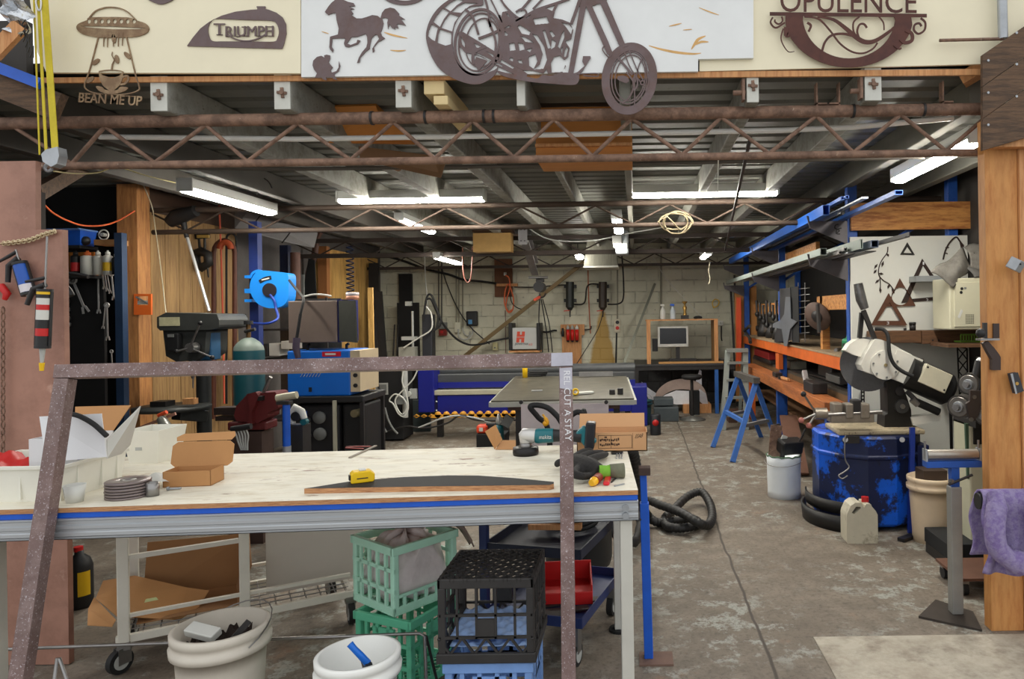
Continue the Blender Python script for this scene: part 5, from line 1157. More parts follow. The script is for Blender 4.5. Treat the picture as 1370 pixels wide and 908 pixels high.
# gas cylinder
gx=W(326,0,5.9).x; t=thing('gas_cylinder','dark teal gas cylinder with a grey shoulder beside the vise','gas cylinder',(gx,5.9,0))
MB().lathe([(0,0),(.115,0),(.118,.02),(.118,1.27),(.116,1.285)],n=28).build('body',M('cylinder_teal',(18,74,82),.45,0,.12),t)
MB().lathe([(.1165,1.285),(.11,1.315),(.085,1.35),(.05,1.378),(.025,1.39),(0,1.39)],n=28).build('shoulder',M('shoulder_grey',(104,116,108),.5,0,.15),t)
v=MB().cyl((0,0,1.39),(0,0,1.5),.018,n=10).build('valve',M('valve_brass',(120,92,60),.4,.7),t); MB().cyl((0,0,1.5),(0,0,1.53),.035,n=14).build('hand_wheel',blk,v); MB().cyl((-.02,-.02,1.44),(.07,-.03,1.46),.014,n=8).build('outlet',dkm,v)
# vise on its stand
vm=M('vise_dark_red',(98,32,32),.5,.1,.15,10); YV=4.9; t=thing('bench_vise','dark red bench vise on a brown steel pedestal','vise',(W(330,0,YV).x,5.0,0))
m=MB(1); sheet(m,[[(313,556),(316,543),(330,528),(345,526),(368,524),(372,530),(372,546),(358,552),(358,558),(345,566),(316,563)]],YV-.06,.16); m.build('rear_jaw',vm,t,bevel=.012)
m=MB(1); sheet(m,[[(330,527),(342,524),(346,530),(337,551),(337,568),(331,568),(334,548)]],YV-.1,.06); m.build('front_jaw',vm,t,bevel=.008)
m=MB(1); WB(m,286,545,318,555,YV,.1); WB(m,288,557,318,563,YV,.1); m.build('slide',M('slide_dark',(60,48,44),.5,.4),t)
m=MB(1); WB(m,304,564,356,576,YV-.04,.16); m.build('swivel_base',vm,t,bevel=.01)
a=W(306,577,YV); b=W(352,577,YV); MB(1).bb((a.x,YV-.02,0),(b.x,YV+.14,a.z)).build('pedestal',M('pedestal_brown',(74,56,50),.6,.1,.2),t)
MB(1).cyl(W(352,526,YV-.04),W(362,504,YV-.06),.012,n=10).build('tommy_bar',stl,t); m=MB(1); WB(m,340,530,350,536,YV-.1,.06); m.build('anvil',dm,t)
# pipe jack stand
c=W(383,545,4.6); t=thing('roller_prop','blue pipe prop with a grey foot sleeve and cream roller head','prop',(c.x,4.6,0)); MB().cyl((0,0,.0),(0,0,.72),.026,n=14).build('sleeve',galv,t); MB().cyl((0,0,.72),(0,0,.99),.023,n=14).build('tube',blue,t)
MB().bb((-.05,-.03,.99),(.03,.03,1.01)).build('bracket',dkm,t); MB().cyl((-.06,0,1.03),(.07,0,1.05),.024,n=14).build('roller',M('roller_cream',(196,190,164),.4,.3),t)
# cart, blue welder, folded case on top
YC=5.55; t=thing('welder_cart','black steel cart with tool recesses carrying the blue welder','cart',(W(430,0,YC).x,YC+.25,0))
a,b=W(378,531,YC),W(486,531,YC)
MB(1).bb((a.x,YC,.88),(b.x,YC+.5,a.z)).build('top_tray',blk,t,bevel=.008)
for x in(a.x+.02,b.x-.02):
    for y in(YC+.03,YC+.47): MB(1).bb((x-.015,y-.015,.06),(x+.015,y+.015,.89)).build('post',dkm,t)
MB(1).bb((a.x+.04,YC+.08,.08),(b.x-.22,YC+.45,.86)).build('tool_case',M('tool_case_black',(38,38,40),.5,0,.1),t,bevel=.02)
MB(1).bb((b.x-.2,YC+.08,.08),(b.x-.02,YC+.45,.86)).build('side_case',blk,t,bevel=.02)
for (x,y) in((428,558),(429,580),(412,562),(412,582)): 
    m=MB(1); m.lathe([(0,0),(.05 if x>420 else .03,0),(.05 if x>420 else .03,.02),(0,.02)],W(x,y,YC+.06),n=18,mat=Matrix.Rotation(R(90),3,'X')); m.build('recess',grey if x>420 else blk,t)
for x in(404,):
    for y in(556,572,586): m=MB(1); WB(m,402,y-6,409,y+5,YC+.05,.03); m.build('latch',blue,t,bevel=.004)
c=W(480,552,YC+.04); MB(1).cyl(c+V((0,.05,0)),c-V((.02,.05,0)),.03,n=18).build('socket',M('socket_brass',(150,140,110),.35,.6),t)
MB(1).bb((W(441,0,YC).x-.012,YC-.03,.2),(W(441,0,YC).x+.012,YC-.006,.9)).build('pole',M('pole_cream',(190,186,164)),t)
for x in(a.x+.06,b.x-.06):
    for y in(YC+.06,YC+.44): MB(1).cyl((x-.015,y,.04),(x+.015,y,.04),.04,n=16).build('castor',rubber,t)
zt0=a.z+.001
wb=M('welder_blue',(16,106,206),.4,0,.06,4)
t=thing('welder','bright blue welding machine with a cream end panel on the black cart','welder',(W(425,0,YC).x,YC+.05,zt0))
x0,x1=W(375,0,YC).x,W(460,0,YC).x; z1=W(425,469,YC).z
MB(1).bb((x0,YC+.02,zt0),(x1,YC+.42,z1)).build('case',wb,t,bevel=.012)
m=MB(1); m.bb((x1+.0005,YC+.02,zt0+.03),(W(473,0,YC).x,YC+.42,z1-.005)); m.build('end_panel',M('panel_cream',(196,178,148),.5,0,.05),t)
for k in range(3): MB(1).cyl((W(467,0,YC).x,YC+.02,zt0+.08+.08*k),(W(467,0,YC).x,YC+.008,zt0+.08+.08*k),.016,n=14).build('knob',blk,t)
m=MB(1); WB(m,431,470,456,477,YC+.019,.004); m.build('red_label',M('label_red',(196,24,44),.4),t)
m=MB(1); WB(m,435,472.2,449,475,YC+.0175,.002); m.build('label_stripe',wht,t)
for k in range(7): m=MB(1); m.bar(W(402+4*k,504,YC+.018),W(405+4*k,499,YC+.018),.003,.004,(0,1,0)); m.build('vent_mark',lgrey,t)
m=MB(1); WB(m,413,518,417,524,YC+.017,.004); m.build('slot',blk,t)
for x in(x0+.08,x1-.1): MB(1).tube([(x,YC+.2,z1),(x,YC+.2,z1+.035),(x+.02,YC+.2,z1+.045)],.012,6).build('feet_bracket',blk,t)
t=thing('wire_feeder_case','grey brown sheet case with an open dark door above the blue welder','case',(W(425,0,YC).x,YC+.1,z1+.062)); zb0=z1+.062
x1=W(440,0,YC).x; ztp=W(425,402,YC).z
MB(1).bb((x0,YC+.05,zb0),(x1,YC+.45,ztp)).build('body',M('case_taupe',(128,112,102),.6,.1,.08,6),t,bevel=.006)
MB(1).bb((x1+.001,YC+.07,zb0),(x1+.025,YC+.43,ztp+.01)).build('blue_edge',navy,t)
m=MB(1); quad(m,(x1+.03,YC+.04,zb0+.01),(W(478,0,YC).x,YC-.1,zb0-.0),(W(476,0,YC).x,YC-.1,ztp-.005),(x1+.03,YC+.04,ztp)); m.build('door',M('door_dark_olive',(58,60,54),.6,.1,.1,6),t,solid=.012)
t=thing('tape_roll','pink and white tape roll lying on the grey brown case','tape roll',(W(452,0,YC).x,YC+.2,ztp+.012)); t.location.z=ztp+.011; TM[t.name]=Matrix.Translation(t.location); MB().lathe([(.03,0),(.05,0),(.05,.028),(.03,.028),(.03,0)],n=24).build('lower_roll',M('tape_pink',(214,150,120)),t); MB().lathe([(.03,.0285),(.05,.0285),(.05,.055),(.03,.055),(.03,.0285)],n=24).build('upper_roll',M('tape_white',(214,204,206)),t)
t=thing('welding_torch','welding torch with a purple grey handle hooked over the case','torch',W(398,478,5.45))
MB(1).tube(cr([W(402,420,5.46),W(399,440,5.44),W(397,452,5.43)],4),.012,8).build('neck',rubber,t); MB(1).tube([W(397,452,5.43),W(396,465,5.42),W(399,479,5.42)],[.026,.026,.02],12).build('handle',M('torch_mauve',(78,66,84),.5),t)
MB(1).tube(cr([W(402,420,5.46),W(406,402,5.5),W(404,396,5.6),W(395,385,5.8),W(387,375,6.1)],5),.010,8).build('hose',rubber,t)
cable('white_hose','thin pale hose running across the top of the grey brown case','hose',[W(406,397,5.62),W(418,394,5.66),W(432,394,5.72),W(443,396,5.78)],.008,lgrey)
# hose reel on its blue post
cx,cz=W(357,388,6.4).x,W(357,388,6.4).z
bpx=W(336,0,6.55).x; one('steel_column','blue steel column holding the hose reel','column',MB(1).bb((bpx-.04,6.52,0),(bpx+.04,6.6,2.44)),M('column_blue',(22,42,104),.5,0,.15))
rl=M('reel_blue',(24,132,226),.4,0,.05,5)
t=thing('hose_reel','bright blue retractable hose reel on the blue column','hose reel',(cx,6.38,cz))
out=sm2([(348,362),(375,364),(385,367),(386,380),(385,400),(376,410),(360,412),(346,407),(337,396),(334,383),(338,370)],4)
m=MB(1); sheet(m,[out],6.33,.14); m.build('case',rl,t,bevel=.012)
c=W(361,388,6.33); MB(1).cyl(c,c-V((0,.012,0)),.062,n=28).build('hub_cap',M('reel_dark',(34,30,34),.4),t)
m=MB(1); ribbon(m,[(347,377),(352,374),(357,372),(363,371)],5,6.325,.012); m.build('handle_recess',blk,t); m=MB(1); ribbon(m,[(350,374.5),(360,372)],1.6,6.318,.003); m.build('maker_print',wht,t)
for y0,y1 in((368,372),(386,392),(400,404)): m=MB(1); WB(m,327,y0,337,y1,6.4,.1); m.build('wall_bracket',rl,t)
m=MB(1); ribbon(m,[(335,371),(338,365),(345,362),(352,364)],3,6.36,.03); m.build('carry_loop',rl,t)
MB(1).tube(cr([W(361,394,6.31),W(367,402,6.3),W(369,412,6.3),W(372,424,6.25),W(366,430,6.2),W(354,433,6.2),W(336,432,6.3)],5),.011,8).build('air_hose',M('hose_blue',(28,60,150),.5),t)
# background clutter on the side wall
one('steel_pipe','rusty brown pipe standing by the side wall behind the hose reel','pipe',MB(1).cyl((W(390,0,8.2).x,8.2,0),(W(390,0,8.2).x,8.2,2.3),.055,n=18),M('pipe_brown',(96,66,56),.6,.2,.2))
one('steel_column','dark blue column standing behind the hose reel beside the brown pipe','column',MB(1).bb((W(369,0,8.3).x,8.3,0),(W(380,0,8.3).x,8.38,2.4)),M('column_dark_blue',(22,32,64),.5,0,.2))
one('steel_pipe','curved brown pipe rising past the golden plywood edge','pipe',MB(1).tube(cr([(W(407,0,9.2).x,9.2,1.2),W(412,375,9.2),W(420,345,9.2),W(424,320,9.2),W(428,310,9.2)],5),.04,10),M('pipe_brown',(96,66,56)))
m=MB(1); quad(m,W(404,405,9.0),W(424,405,9.0),W(421,348,9.0),W(413,346,9.0)); one('black_board','black board leaning behind the grey brown case','board',m,blkw,solid=.02)
m=MB(1); WB(m,398,367,406,404,8.9,.03); one('grey_board','narrow grey board leaning behind the hose reel','board',m,grey)
t=thing('steel_shelving','dark steel shelving with white boxes behind the hose reel','shelving',(-3.35,7.3,0))
a,b=W(342,0,7.2),W(392,0,7.2)
for z in(.5,1.12,1.42): MB(1).bb((a.x,7.2,z),(b.x+.3,7.6,z+.02)).build('shelf',dkm,t)
for x in(a.x,b.x+.28): MB(1).bb((x,7.2,0),(x+.02,7.22,1.75)).build('post',dkm,t)
MB(1).bb((a.x+.005,7.585,.5),(b.x+.28,7.6,1.75)).build('back_panel',M('foil_grey',(92,94,96),.3,.6,.3,5),t)
m=MB(1); WB(m,360,459,374,476,7.18,.2); one('cardboard_box','white box on the dark shelving behind the blue welder','box',m,wht,bevel=.004)
m=MB(1); WB(m,376,456,392,467,7.15,.2); one('cardboard_box','pale flat box on the dark shelving near the torch','box',m,M('pale_box',(196,192,182)),bevel=.004)
m=MB(1); WB(m,345,460,358,477,7.17,.2); one('storage_tin','dark tin with a red foot on the shelving','tin',m,dkm,bevel=.006)
c=W(344,422,6.9); one('spotlight','small round black spot lamp hanging at the blue column','lamp',MB(1).sph(c,(.05,.05,.045)),blk)
cable('blue_air_coil','dark blue spiral air line hanging down before the golden plywood','air line',[V((W(463,0,9).x+.045*cos(a_*.8),9+.045*sin(a_*.8),2.46-a_*.0072)) for a_ in range(0,105)],.008,M('coil_navy',(24,40,76),.45),n=1,smooth=False)
# dark leaning boards & cabinets by the golden ply
for i,(p,q,w,l) in enumerate((((500,352),(500,440),.15,'black board strip standing against the golden plywood'),((506,390),(514,500),.12,'leaning black strip nearer the brick wall'),((497,415),(504,500),.1,'short black strip leaning before the taller ones'))):
    a=W(*p,11.2-.25*i); b=W(*q,11.1-.25*i); b=a+(b-a)*((a.z-.01)/(a.z-b.z)); one('board_strip',l,'board',MB(1).bar(b,a,w,.03,(0,1,0)),M('black_board_face',(30,31,34),.6,0,.2))
one('timber_batten','thin pale timber batten upright beside the black cart','timber',MB(1).bar(V((W(491,0,8.6).x,8.6,0)),V((W(489,0,8.6).x,8.62,1.9)),.06,.03,(0,1,0)),plyg)
t=thing('control_cabinet','black control cabinet with a pale vent grille behind the cart','cabinet',(W(512,0,8.8).x,9.0,0))
a,b=W(493,0,8.8),W(531,0,8.8); MB(1).bb((a.x,8.8,.02),(b.x,9.2,1.02)).build('body',blkw,t,bevel=.01); m=MB(1); WB(m,502,512,519,528,8.795,.006); m.build('vent_grille',lgrey,t); m=MB(1); WB(m,504,514,517,526,8.79,.004); m.build('vent_mesh',grey,t)
# ================================================================ back wall and the machines before it
YW=11.96
def WP(pts,Y): return [W(x,y,Y) for x,y in pts]
m=MB(1); WB(m,534,366,550,406,11.9,.08); one('dark_sheet','tall narrow dark panel fixed to the brick wall','panel',m,blkw)
m=MB(1); a=W(531,405,11.6); b=W(560,470,11.6); m.bb((a.x,11.6,.3),(b.x,11.68,a.z)); one('black_sheet','wide black sheet standing below the narrow dark panel','sheet',m,blkw)
t=thing('cutting_gantry','dark grey machine tower with pale cables beside the black sheet','machine',(W(565,0,10.6).x,10.7,0))
a,b=W(558,0,10.6),W(571,0,10.6); MB(1).bb((a.x,10.6,.6),(b.x,10.8,1.57)).build('tower',M('tower_grey',(44,46,52),.5,.1,.15),t,bevel=.01)
MB(1).cyl((W(545,0,10.6).x,10.62,.9),(W(545,0,10.6).x,10.62,1.62),.018,n=10).build('rail',lgrey,t); m=MB(1); WB(m,542,403,549,409,10.6,.08); m.build('bracket',lgrey,t); m=MB(1); WB(m,537,450,556,455,10.58,.1); m.build('carriage',lgrey,t); m=MB(1); WB(m,533,464,555,478,10.55,.15); m.build('motor_box',M('grey_beige',(150,150,140)),t,bevel=.006)
MB(1).bb((a.x-.02,10.62,.0),(b.x+.02,10.78,.6)).build('foot',blk,t)
m=MB(1)
for p in(WP([(566,430),(571,398),(578,396),(586,420),(584,440)],10.5),WP([(571,400),(578,402),(590,430),(580,443)],10.5)): m.tube(cr(p,5),.016,6)
one('cable_bundle','black cables arching over the machine tower','cable',m,rubber)
cable('white_cable','white cable drooping from the machine tower past the carriage','cable',WP([(570,410),(577,420),(577,440),(560,452),(540,465)],10.5),.012,wht)
cable('thin_frame_wire','thin black steel frame leaning beside the black sheet','frame',WP([(526,476),(528,434),(532,434),(531,476)],10.9),.012,dkm,smooth=False)
# navy pan brake
nvb=M('brake_navy',(20,28,128),.4,0,.08,4); YB0=9.0
t=thing('folding_machine','long navy sheet metal folding machine before the brick wall','machine',(-1.3,9.2,0))
xa,xb=W(572,0,YB0).x,W(842,0,YB0).x
zt1,zt2=W(640,519,YB0).z,W(640,553,YB0).z
MB(1).bb((xa+.05,9.0,zt2),(xb-.05,9.05,W(640,528,YB0).z)).build('apron',nvb,t,bevel=.004)
MB(1).bb((xa+.0,8.98,W(640,524,YB0).z-.03),(xb,9.1,W(640,521.5,YB0).z)).build('bend_leaf',M('bare_cream_steel',(196,192,170),.4,.3,.1),t)
MB(1).bb((xa,9.12,W(640,520,YB0).z+.005),(xb,9.2,W(640,512,YB0).z)).build('rear_apron',nvb,t)
MB(1).bb((xa,9.15,W(640,513,9.15).z),(xb,9.4,W(640,500,9.15).z)).build('clamp_beam',M('clamp_grey',(74,76,78),.5,.2,.15,6),t,bevel=.01)
MB(1).cyl((xa,9.3,W(640,496,9.2).z),(xb,9.3,W(640,496,9.2).z),.07,n=20).build('clamp_shaft',M('clamp_grey',(74,76,78)),t)
for x in(xa-.18,xb-.05): MB(1).bb((x,8.95,.33 if x<-1 else .12),(x+.2,9.4,.98 if x<-1 else .62)).build('end_frame',nvb,t,bevel=.01)
for x in(xa+.06,xa+.9,xb-.1): MB(1).bb((x-.035,9.05,.0),(x+.035,9.12,zt2)).build('leg',dkm,t)
m=MB(1); zc0=W(640,556,8.9).z
m.bb((xa,8.9,zc0-.02),(xb-.9,8.93,zc0+.02))
for k in range(16): x=xa+.08+.105*k; m.lathe([(0,0),(.04,0),(.04,.02),(0,.02)],(x,8.92,zc0+.02),n=12,mat=Matrix.Rotation(R(90),3,'X'))
m.build('foot_rail',M('amber_rail',(226,160,50),.5,0,.1),t)
for x in(584,): 
    for y in(537,549): MB(1).sph(W(x,y,8.99),.012,8,6).build('rivet',wht,t)
m=MB(1)
for k in range(4): 
    x=W(549+10*k,0,8.95).x; m=MB(1); m.tube([V((x-.035,8.95,zc0)),V((x,8.95,zc0+.018)),V((x+.035,8.95,zc0)),V((x,8.95,zc0-.018))],.01,6,True); m.build('chain_link',M('amber_rail',(226,160,50)),t)
t=thing('pressure_gauge_box','grey control box with a round white dial on the folding machine end','control box',W(550,535,8.9)); m=MB(1); WB(m,548,520,557,533,8.9,.04); m.build('case',lgrey,t); c=W(546,527,8.88); MB(1).cyl(c,c+V((0,.03,0)),.035,n=18).build('dial',wht,t)
t=thing('junction_box','grey junction box with tangled white leads by the control cabinet','junction box',W(536,542,8.6)); m=MB(1); WB(m,529,531,541,541,8.6,.08); m.build('case',grey,t,bevel=.004)
MB(1).tube(cr(WP([(540,495),(538,510),(543,525),(546,540),(545,550),(540,557),(533,553),(526,540),(521,536),(524,530),(530,527),(540,533),(545,545),(538,554),(531,545),(529,534),(538,523),(552,508),(558,496)],8.57),5),.009,6).build('lead',wht,t)
for i,(pts,l) in enumerate((([(515,545),(519,560),(525,572),(532,580)],'grey cable falling to the floor beside the control cabinet'),([(514,550),(513,568),(517,578)],'second grey cable on the floor by the control cabinet'),([(505,512),(510,530),(512,560),(512,590)],'black cable running down in front of the control cabinet'),([(515,578),(535,572),(548,570),(560,572),(580,571),(600,565),(612,557),(622,556)],'grey black cable run across the floor to the folding machine'),([(560,572),(575,566),(590,560),(612,556),(640,560),(660,567)],'pale cable bundle hanging below the amber foot rail'),([(622,556),(640,562),(680,562),(720,560)],'dark cable trailing below the folding machine'))):
    cable('floor_cable',l,'cable',WP(pts,8.5 if i<3 else 8.75),.012,(grey,grey,rubber,dkm,lgrey,rubber)[i])
m=MB(1); WB(m,520,535,575,580,9.5,.05); one('grey_sheet','plain grey green panel standing behind the junction box','panel',m,M('grey_green_panel',(66,76,76),.6,0,.1))
cx=W(532,0,8.7).x; one('white_pipe','pale pipe upright behind the junction box','pipe',MB(1).cyl((cx,8.76,.3),(cx,8.76,.96),.035,n=14),lgrey)
# steel table
stp=M('steel_plate_top',(92,88,76),.4,.25,.2,5,(72,68,58),.42,.62)
t=thing('plate_table','low steel plate table with a pale edge before the folding machine','table',(-.6,6.9,0)); zt_=.85
c4=[G(657,536,zt_),G(848.5,532.5,zt_),G(838,503,zt_),G(690,503,zt_)]
m=MB(1); m.add(c4+[p-V((0,0,.012)) for p in c4],[(0,1,2,3),(7,6,5,4)]+[(i,4+i,4+(i+1)%4,(i+1)%4) for i in range(4)]); m.build('plate',stp,t)
c5=[p-V((0,0,.0125)) for p in c4]; m=MB(1)
for i in range(4): m.bar(c5[i]-V((0,0,.02)),c5[(i+1)%4]-V((0,0,.02)),.04,.038)
m.build('edge_frame',M('pale_edge_steel',(176,176,168),.45,.3,.1),t)
m=MB(1); m.bar(c5[0]+V((.12,.1,-.06)),c5[1]+V((-.12,.1,-.06)),.05,.04); m.build('cross_rail',M('rail_brown',(84,62,54),.6,.2),t)
for x,y in((c4[0].x+.2,c4[0].y+.15),(c4[1].x-.15,c4[1].y+.15),(c4[2].x-.1,c4[2].y-.15),(c4[3].x+.2,c4[3].y-.15)): MB(1).bb((x-.025,y-.025,0),(x+.025,y+.025,.80)).build('leg',dkm,t)
a,b=W(697,541,5.62),W(815,603,5.62)
MB(1).bb((a.x,5.62,.42),(b.x,5.625,a.z)).build('front_sheet',M('pink_grey_sheet',(206,194,196),.35,.3,.1,4),t)
for px in(697,811): c=W(px,538,5.6); MB(1).cyl(c,c+V((0,.02,0)),.016,n=10).build('clip',dkm,t)
def onplate(px,py): return G(px,py,zt_+.001)
g=onplate(702.5,505); t=can('yellow spray can with a white cap at the rear of the plate table',702.5,505,g.y,.028,.16,yel,wht); t.location=g
g=onplate(718,503); m=MB(1)
for k in range(3): m.tube([g+V((.10*cos(2*PI*i/18)+.01*k,.06*sin(2*PI*i/18),.012+.018*k)) for i in range(18)],.012,6,True)
one('cable_coil','coil of black cable at the rear of the plate table','cable',m,rubber)
p,q=onplate(775,504),onplate(820,503.4); one('steel_tube','short bright steel tube lying at the rear of the plate table','tube',MB(1).tubebox(p+V((0,0,.03)),q+V((0,0,.03)),.05,.05,.004),stl)
g=onplate(770,529); one('yellow_tape','yellow tape roll standing on the plate table','tape',MB(1).lathe([(.018,-.012),(.03,-.012),(.03,.012),(.018,.012),(.018,-.012)],g+V((0,0,.031)),n=18,mat=Matrix.Rotation(R(70),3,'X')),yel)
p,q=onplate(772,528),onplate(793,526.5); one('paper_strip','white folded paper strip next to the yellow tape','paper',MB(1).bar(p+V((0,0,.012)),q+V((0,0,.014)),.05,.02),wht,bevel=.004)
for i,px in enumerate((819,830)):
    g=onplate(px,527.5); one('steel_block',('dark cubic steel block on the plate table, paler of two','dark cubic steel block with a notch at the plate table edge')[i],'block',MB(1).bb((g.x-.024,g.y,g.z),(g.x+.024,g.y+.045,g.z+.04+.012*i)),dkm,bevel=.003)
p,q=onplate(711,523.5),onplate(726,523); one('scriber','thin bright scriber lying on the plate table','scriber',MB(1).cyl(p+V((0,0,.006)),q+V((0,0,.006)),.006,n=8),chrome)
# small things on the floor behind the bench
g=G(645,597); YO=7.4; t=thing('orange_power_tool','orange power tool lying on the floor under the folding machine','power tool',W(645,582,YO)); m=MB(1); WB(m,637,569,652,580,YO,.14); m.build('body',M('tool_orange',(222,70,34),.45),t,bevel=.02); m=MB(1); WB(m,650,566,664,572,YO+.03,.06); m.build('handle',blk,t,bevel=.01); m=MB(1); WB(m,641,572,646,577,YO-.004,.004); m.build('print',wht,t)
z=W(645,580,YO).z; one('low_plinth','dark low stand under the orange power tool','stand',MB(1).bb((W(630,0,YO).x,YO-.05,0),(W(668,0,YO).x,YO+.2,z-.002)),blkw)
t=thing('spray_gun_bottle','teal bottle with a silver spray head behind the small carton','bottle',W(668,590,6.2)); c=W(668,592,6.2); c.z=0
t.location=c; TM[t.name]=Matrix.Translation(c); MB().bb((-.06,-.02,0),(.07,.12,.36)).build('stand',dkm,t); MB().lathe([(0,.36),(.04,.36),(.042,.40),(.042,.55),(.03,.585),(.012,.59),(0,.59)],n=18).build('body',tealp,t); MB().lathe([(0,.59),(.016,.59),(.03,.62),(.012,.68),(0,.69)],n=14).build('spray_head',gsil,t); MB().bar((.05,0,.58),(.1,0,.66),.04,.08).build('trigger_guard',grey,t); MB().lathe([(.0425,.44),(.0425,.52)],n=10,a0=R(200),a1=R(300)).build('paper_label',lgrey,t)
for s in(-1,1): one('trestle_leg',('thin dark steel leg standing behind the small carton','thin dark steel brace standing beside the pink grey sheet')[s>0],'leg stand',MB(1).bar(V((W(690+(s>0)*2,0,6.4).x,6.4,0)),V((W(689,0,6.4).x+.0*s,6.4+.2*(s>0),.78)),.02,.02,(0,1,0)),dkm)
# plasma cutter on the wall
YPc=11.55; t=thing('plasma_cutter','grey plasma cutter with black end frames and a red logo on a wall bracket','plasma cutter',W(701,467,YPc))
m=MB(1); WB(m,683,438,719,467,YPc,.3); m.build('case',M('cutter_grey',(196,198,196),.45,0,.03),t)
for x0,x1 in((680.5,685),(718,722.5)): m=MB(1); WB(m,x0,432,x1,468.5,YPc-.03,.36); m.build('end_frame',blk,t,bevel=.01)
lr=M('logo_red',(214,72,44),.5)
def par(x0,y0,x1,y1,sl=.25): return [(x0+(459-y0)*sl*.35,y0),(x1+(459-y0)*sl*.35,y0),(x1+(459-y1)*sl*.35,y1),(x0+(459-y1)*sl*.35,y1)]
m=MB(1); 
for r_ in((690.5,443.4,694.5,450),(697,443.4,701,450),(690.5,447.6,701,450.4),(690.5,451.4,694.5,458),(697,451.4,701,458),(690.5,451.2,701,453.6)): sheet(m,[par(*r_)],YPc-.004,.004)
m.build('logo',lr,t); m=MB(1); text_px(m,'powermax',689,458.6,707,462.4,YPc-.001,.003,.15); m.build('model_lettering',ink,t); m=MB(1); text_px(m,'65',707.5,459,712.5,462,YPc-.001,.003,.15); m.build('number_lettering',lr,t)
m=MB(1); WB(m,681,468.6,722,471.5,YPc-.02,.42); one('timber_bracket','pine board bracket carrying the plasma cutter','bracket',m,pine)
# filters on a board
m=MB(1); sheet(m,[[(750,434),(782,433.5),(782,448),(778,448),(778,492),(752,492),(752,447),(750,447)]],11.93,.03); one('backing_board','plywood backing board of the red air filters','board',m,pine)
for i,x in enumerate((760,766,772)):
    t=thing('air_filter',('red air filter bowl, first of three beside the small dark one','red air filter bowl, middle of three on the pine board','red air filter bowl, last of three beside the pipe')[i],'air filter',W(x,456,11.85)); r=.03; c=W(x,455,11.87); MB(1).lathe([(0,0),(r,0.0),(r,.18),(0,.18)],c,n=16).build('bowl',M('filter_red',(206,34,28),.4),t); MB(1).lathe([(0,.18),(r*.95,.18),(r*.95,.22),(r*.5,.23),(r*.5,.25),(0,.25)],c,n=14).build('head',lgrey if i<2 else wht,t); MB(1).cyl(c-V((0,0,.03)),c,.018,.026,12).build('drain',blk,t)
c=W(753,450,11.87); one('regulator','small dark air regulator beside the red filter bowls','regulator',MB(1).lathe([(0,0),(.025,0),(.028,.08),(.018,.1),(.02,.14),(0,.14)],c,n=14),dkm)
cable('air_pipe','black air pipe entering the red filters','pipe',WP([(722,443),(732,444),(740,442),(745,442)],11.9),.016,rubber); cable('air_pipe','thin black air pipe leaving the red filters','pipe',WP([(782,441),(790,440),(791,436)],11.9),.012,dkm)
# tall black filters
for i,(x,mm) in enumerate(((762.5,M('filter_black',(38,42,40),.45,.2)),(806.5,M('filter_brown_black',(58,48,40),.45,.2)))):
    YT2=11.75; c0=W(x,411,YT2); c1=W(x,377,YT2); t=thing('line_filter',('tall green black line filter on the brick wall','tall brown black line filter on the brick wall')[i],'filter',c0)
    MB(1).cyl(c0,c1,.068,n=22).build('body',mm,t,bevel=.008); MB(1).cyl(c0-V((0,0,.05)),c0,.03,.06,16).build('lower_cone',mm,t); MB(1).cyl(c0-V((0,0,.16)),c0-V((0,0,.05)),.008,.015,8).build('drain',dkm,t)
    for y in(383,402): m=MB(1); WB(m,x-8,y-2.5,x+8,y+2,YT2+.03,.16); m.build('clamp_band',blk,t)
    MB(1).bar(c0-V((.1,.02,.06)),c0-V((0,.02,.05)),.02,.015).build('valve_lever',M('lever_red',(196,76,54)),t)
pm=M('black_iron_pipe',(40,36,34),.5,.4)
cable('air_main','black pipe joining the two tall line filters','pipe',WP([(768,407),(778,407),(783,402),(785,385),(790,380),(801,380)],11.85),.014,pm)
cable('air_main','black pipe from the hoist side to the first tall filter','pipe',WP([(688,384),(715,384),(740,382),(757,381)],11.85),.012,pm)
cable('air_main','black hose looping from the second tall filter up to the roof motor','hose',WP([(813,407),(828,406),(834,398),(834,370),(832,342)],11.6),.014,rubber)
cable('copper_line','thin orange red pipe running down the wall between the filters','pipe',WP([(786.5,350),(787,380),(788.5,420),(790,446)],11.92),.01,M('copper_red',(176,96,60),.5),smooth=False)
cable('grey_lead','thin dark lead slanting from the tall filter to the bench','lead',WP([(808,413),(800,440),(782,470),(768,492)],11.8),.008,dkm)
# timber with orange cord
m=MB(1); WB(m,662,346,685,397,11.93,.03); o=one('cable_board','weathered brown board with cable hooks on the brick wall','board',m,M('board_brown',(112,74,50),.75,0,.2,5,stretch=(8,8,1)))
m=MB(1); WB(m,674,364,677,368.5,11.88,.05); m.build('socket',wht,o); m=MB(1); WB(m,664,379,692,383,11.85,.08); m.build('hook_peg',pine,o)
om=M('orange_cable',(226,108,60)); cable('orange_lead','orange lead looped on the brown board beside the hoist','cord',WP([(676,368),(681,372),(682,385),(678,400),(677,412),(681,418),(686,414),(687,400),(684,388),(680,380),(676,388),(675,405),(680,416),(685,414)],11.83),.011,om)
cable('black_lead','black lead looping from the orange coil to the hoist','cord',WP([(682,392),(685,405),(693,412),(702,413),(712,407),(718,398)],11.8),.008,rubber)
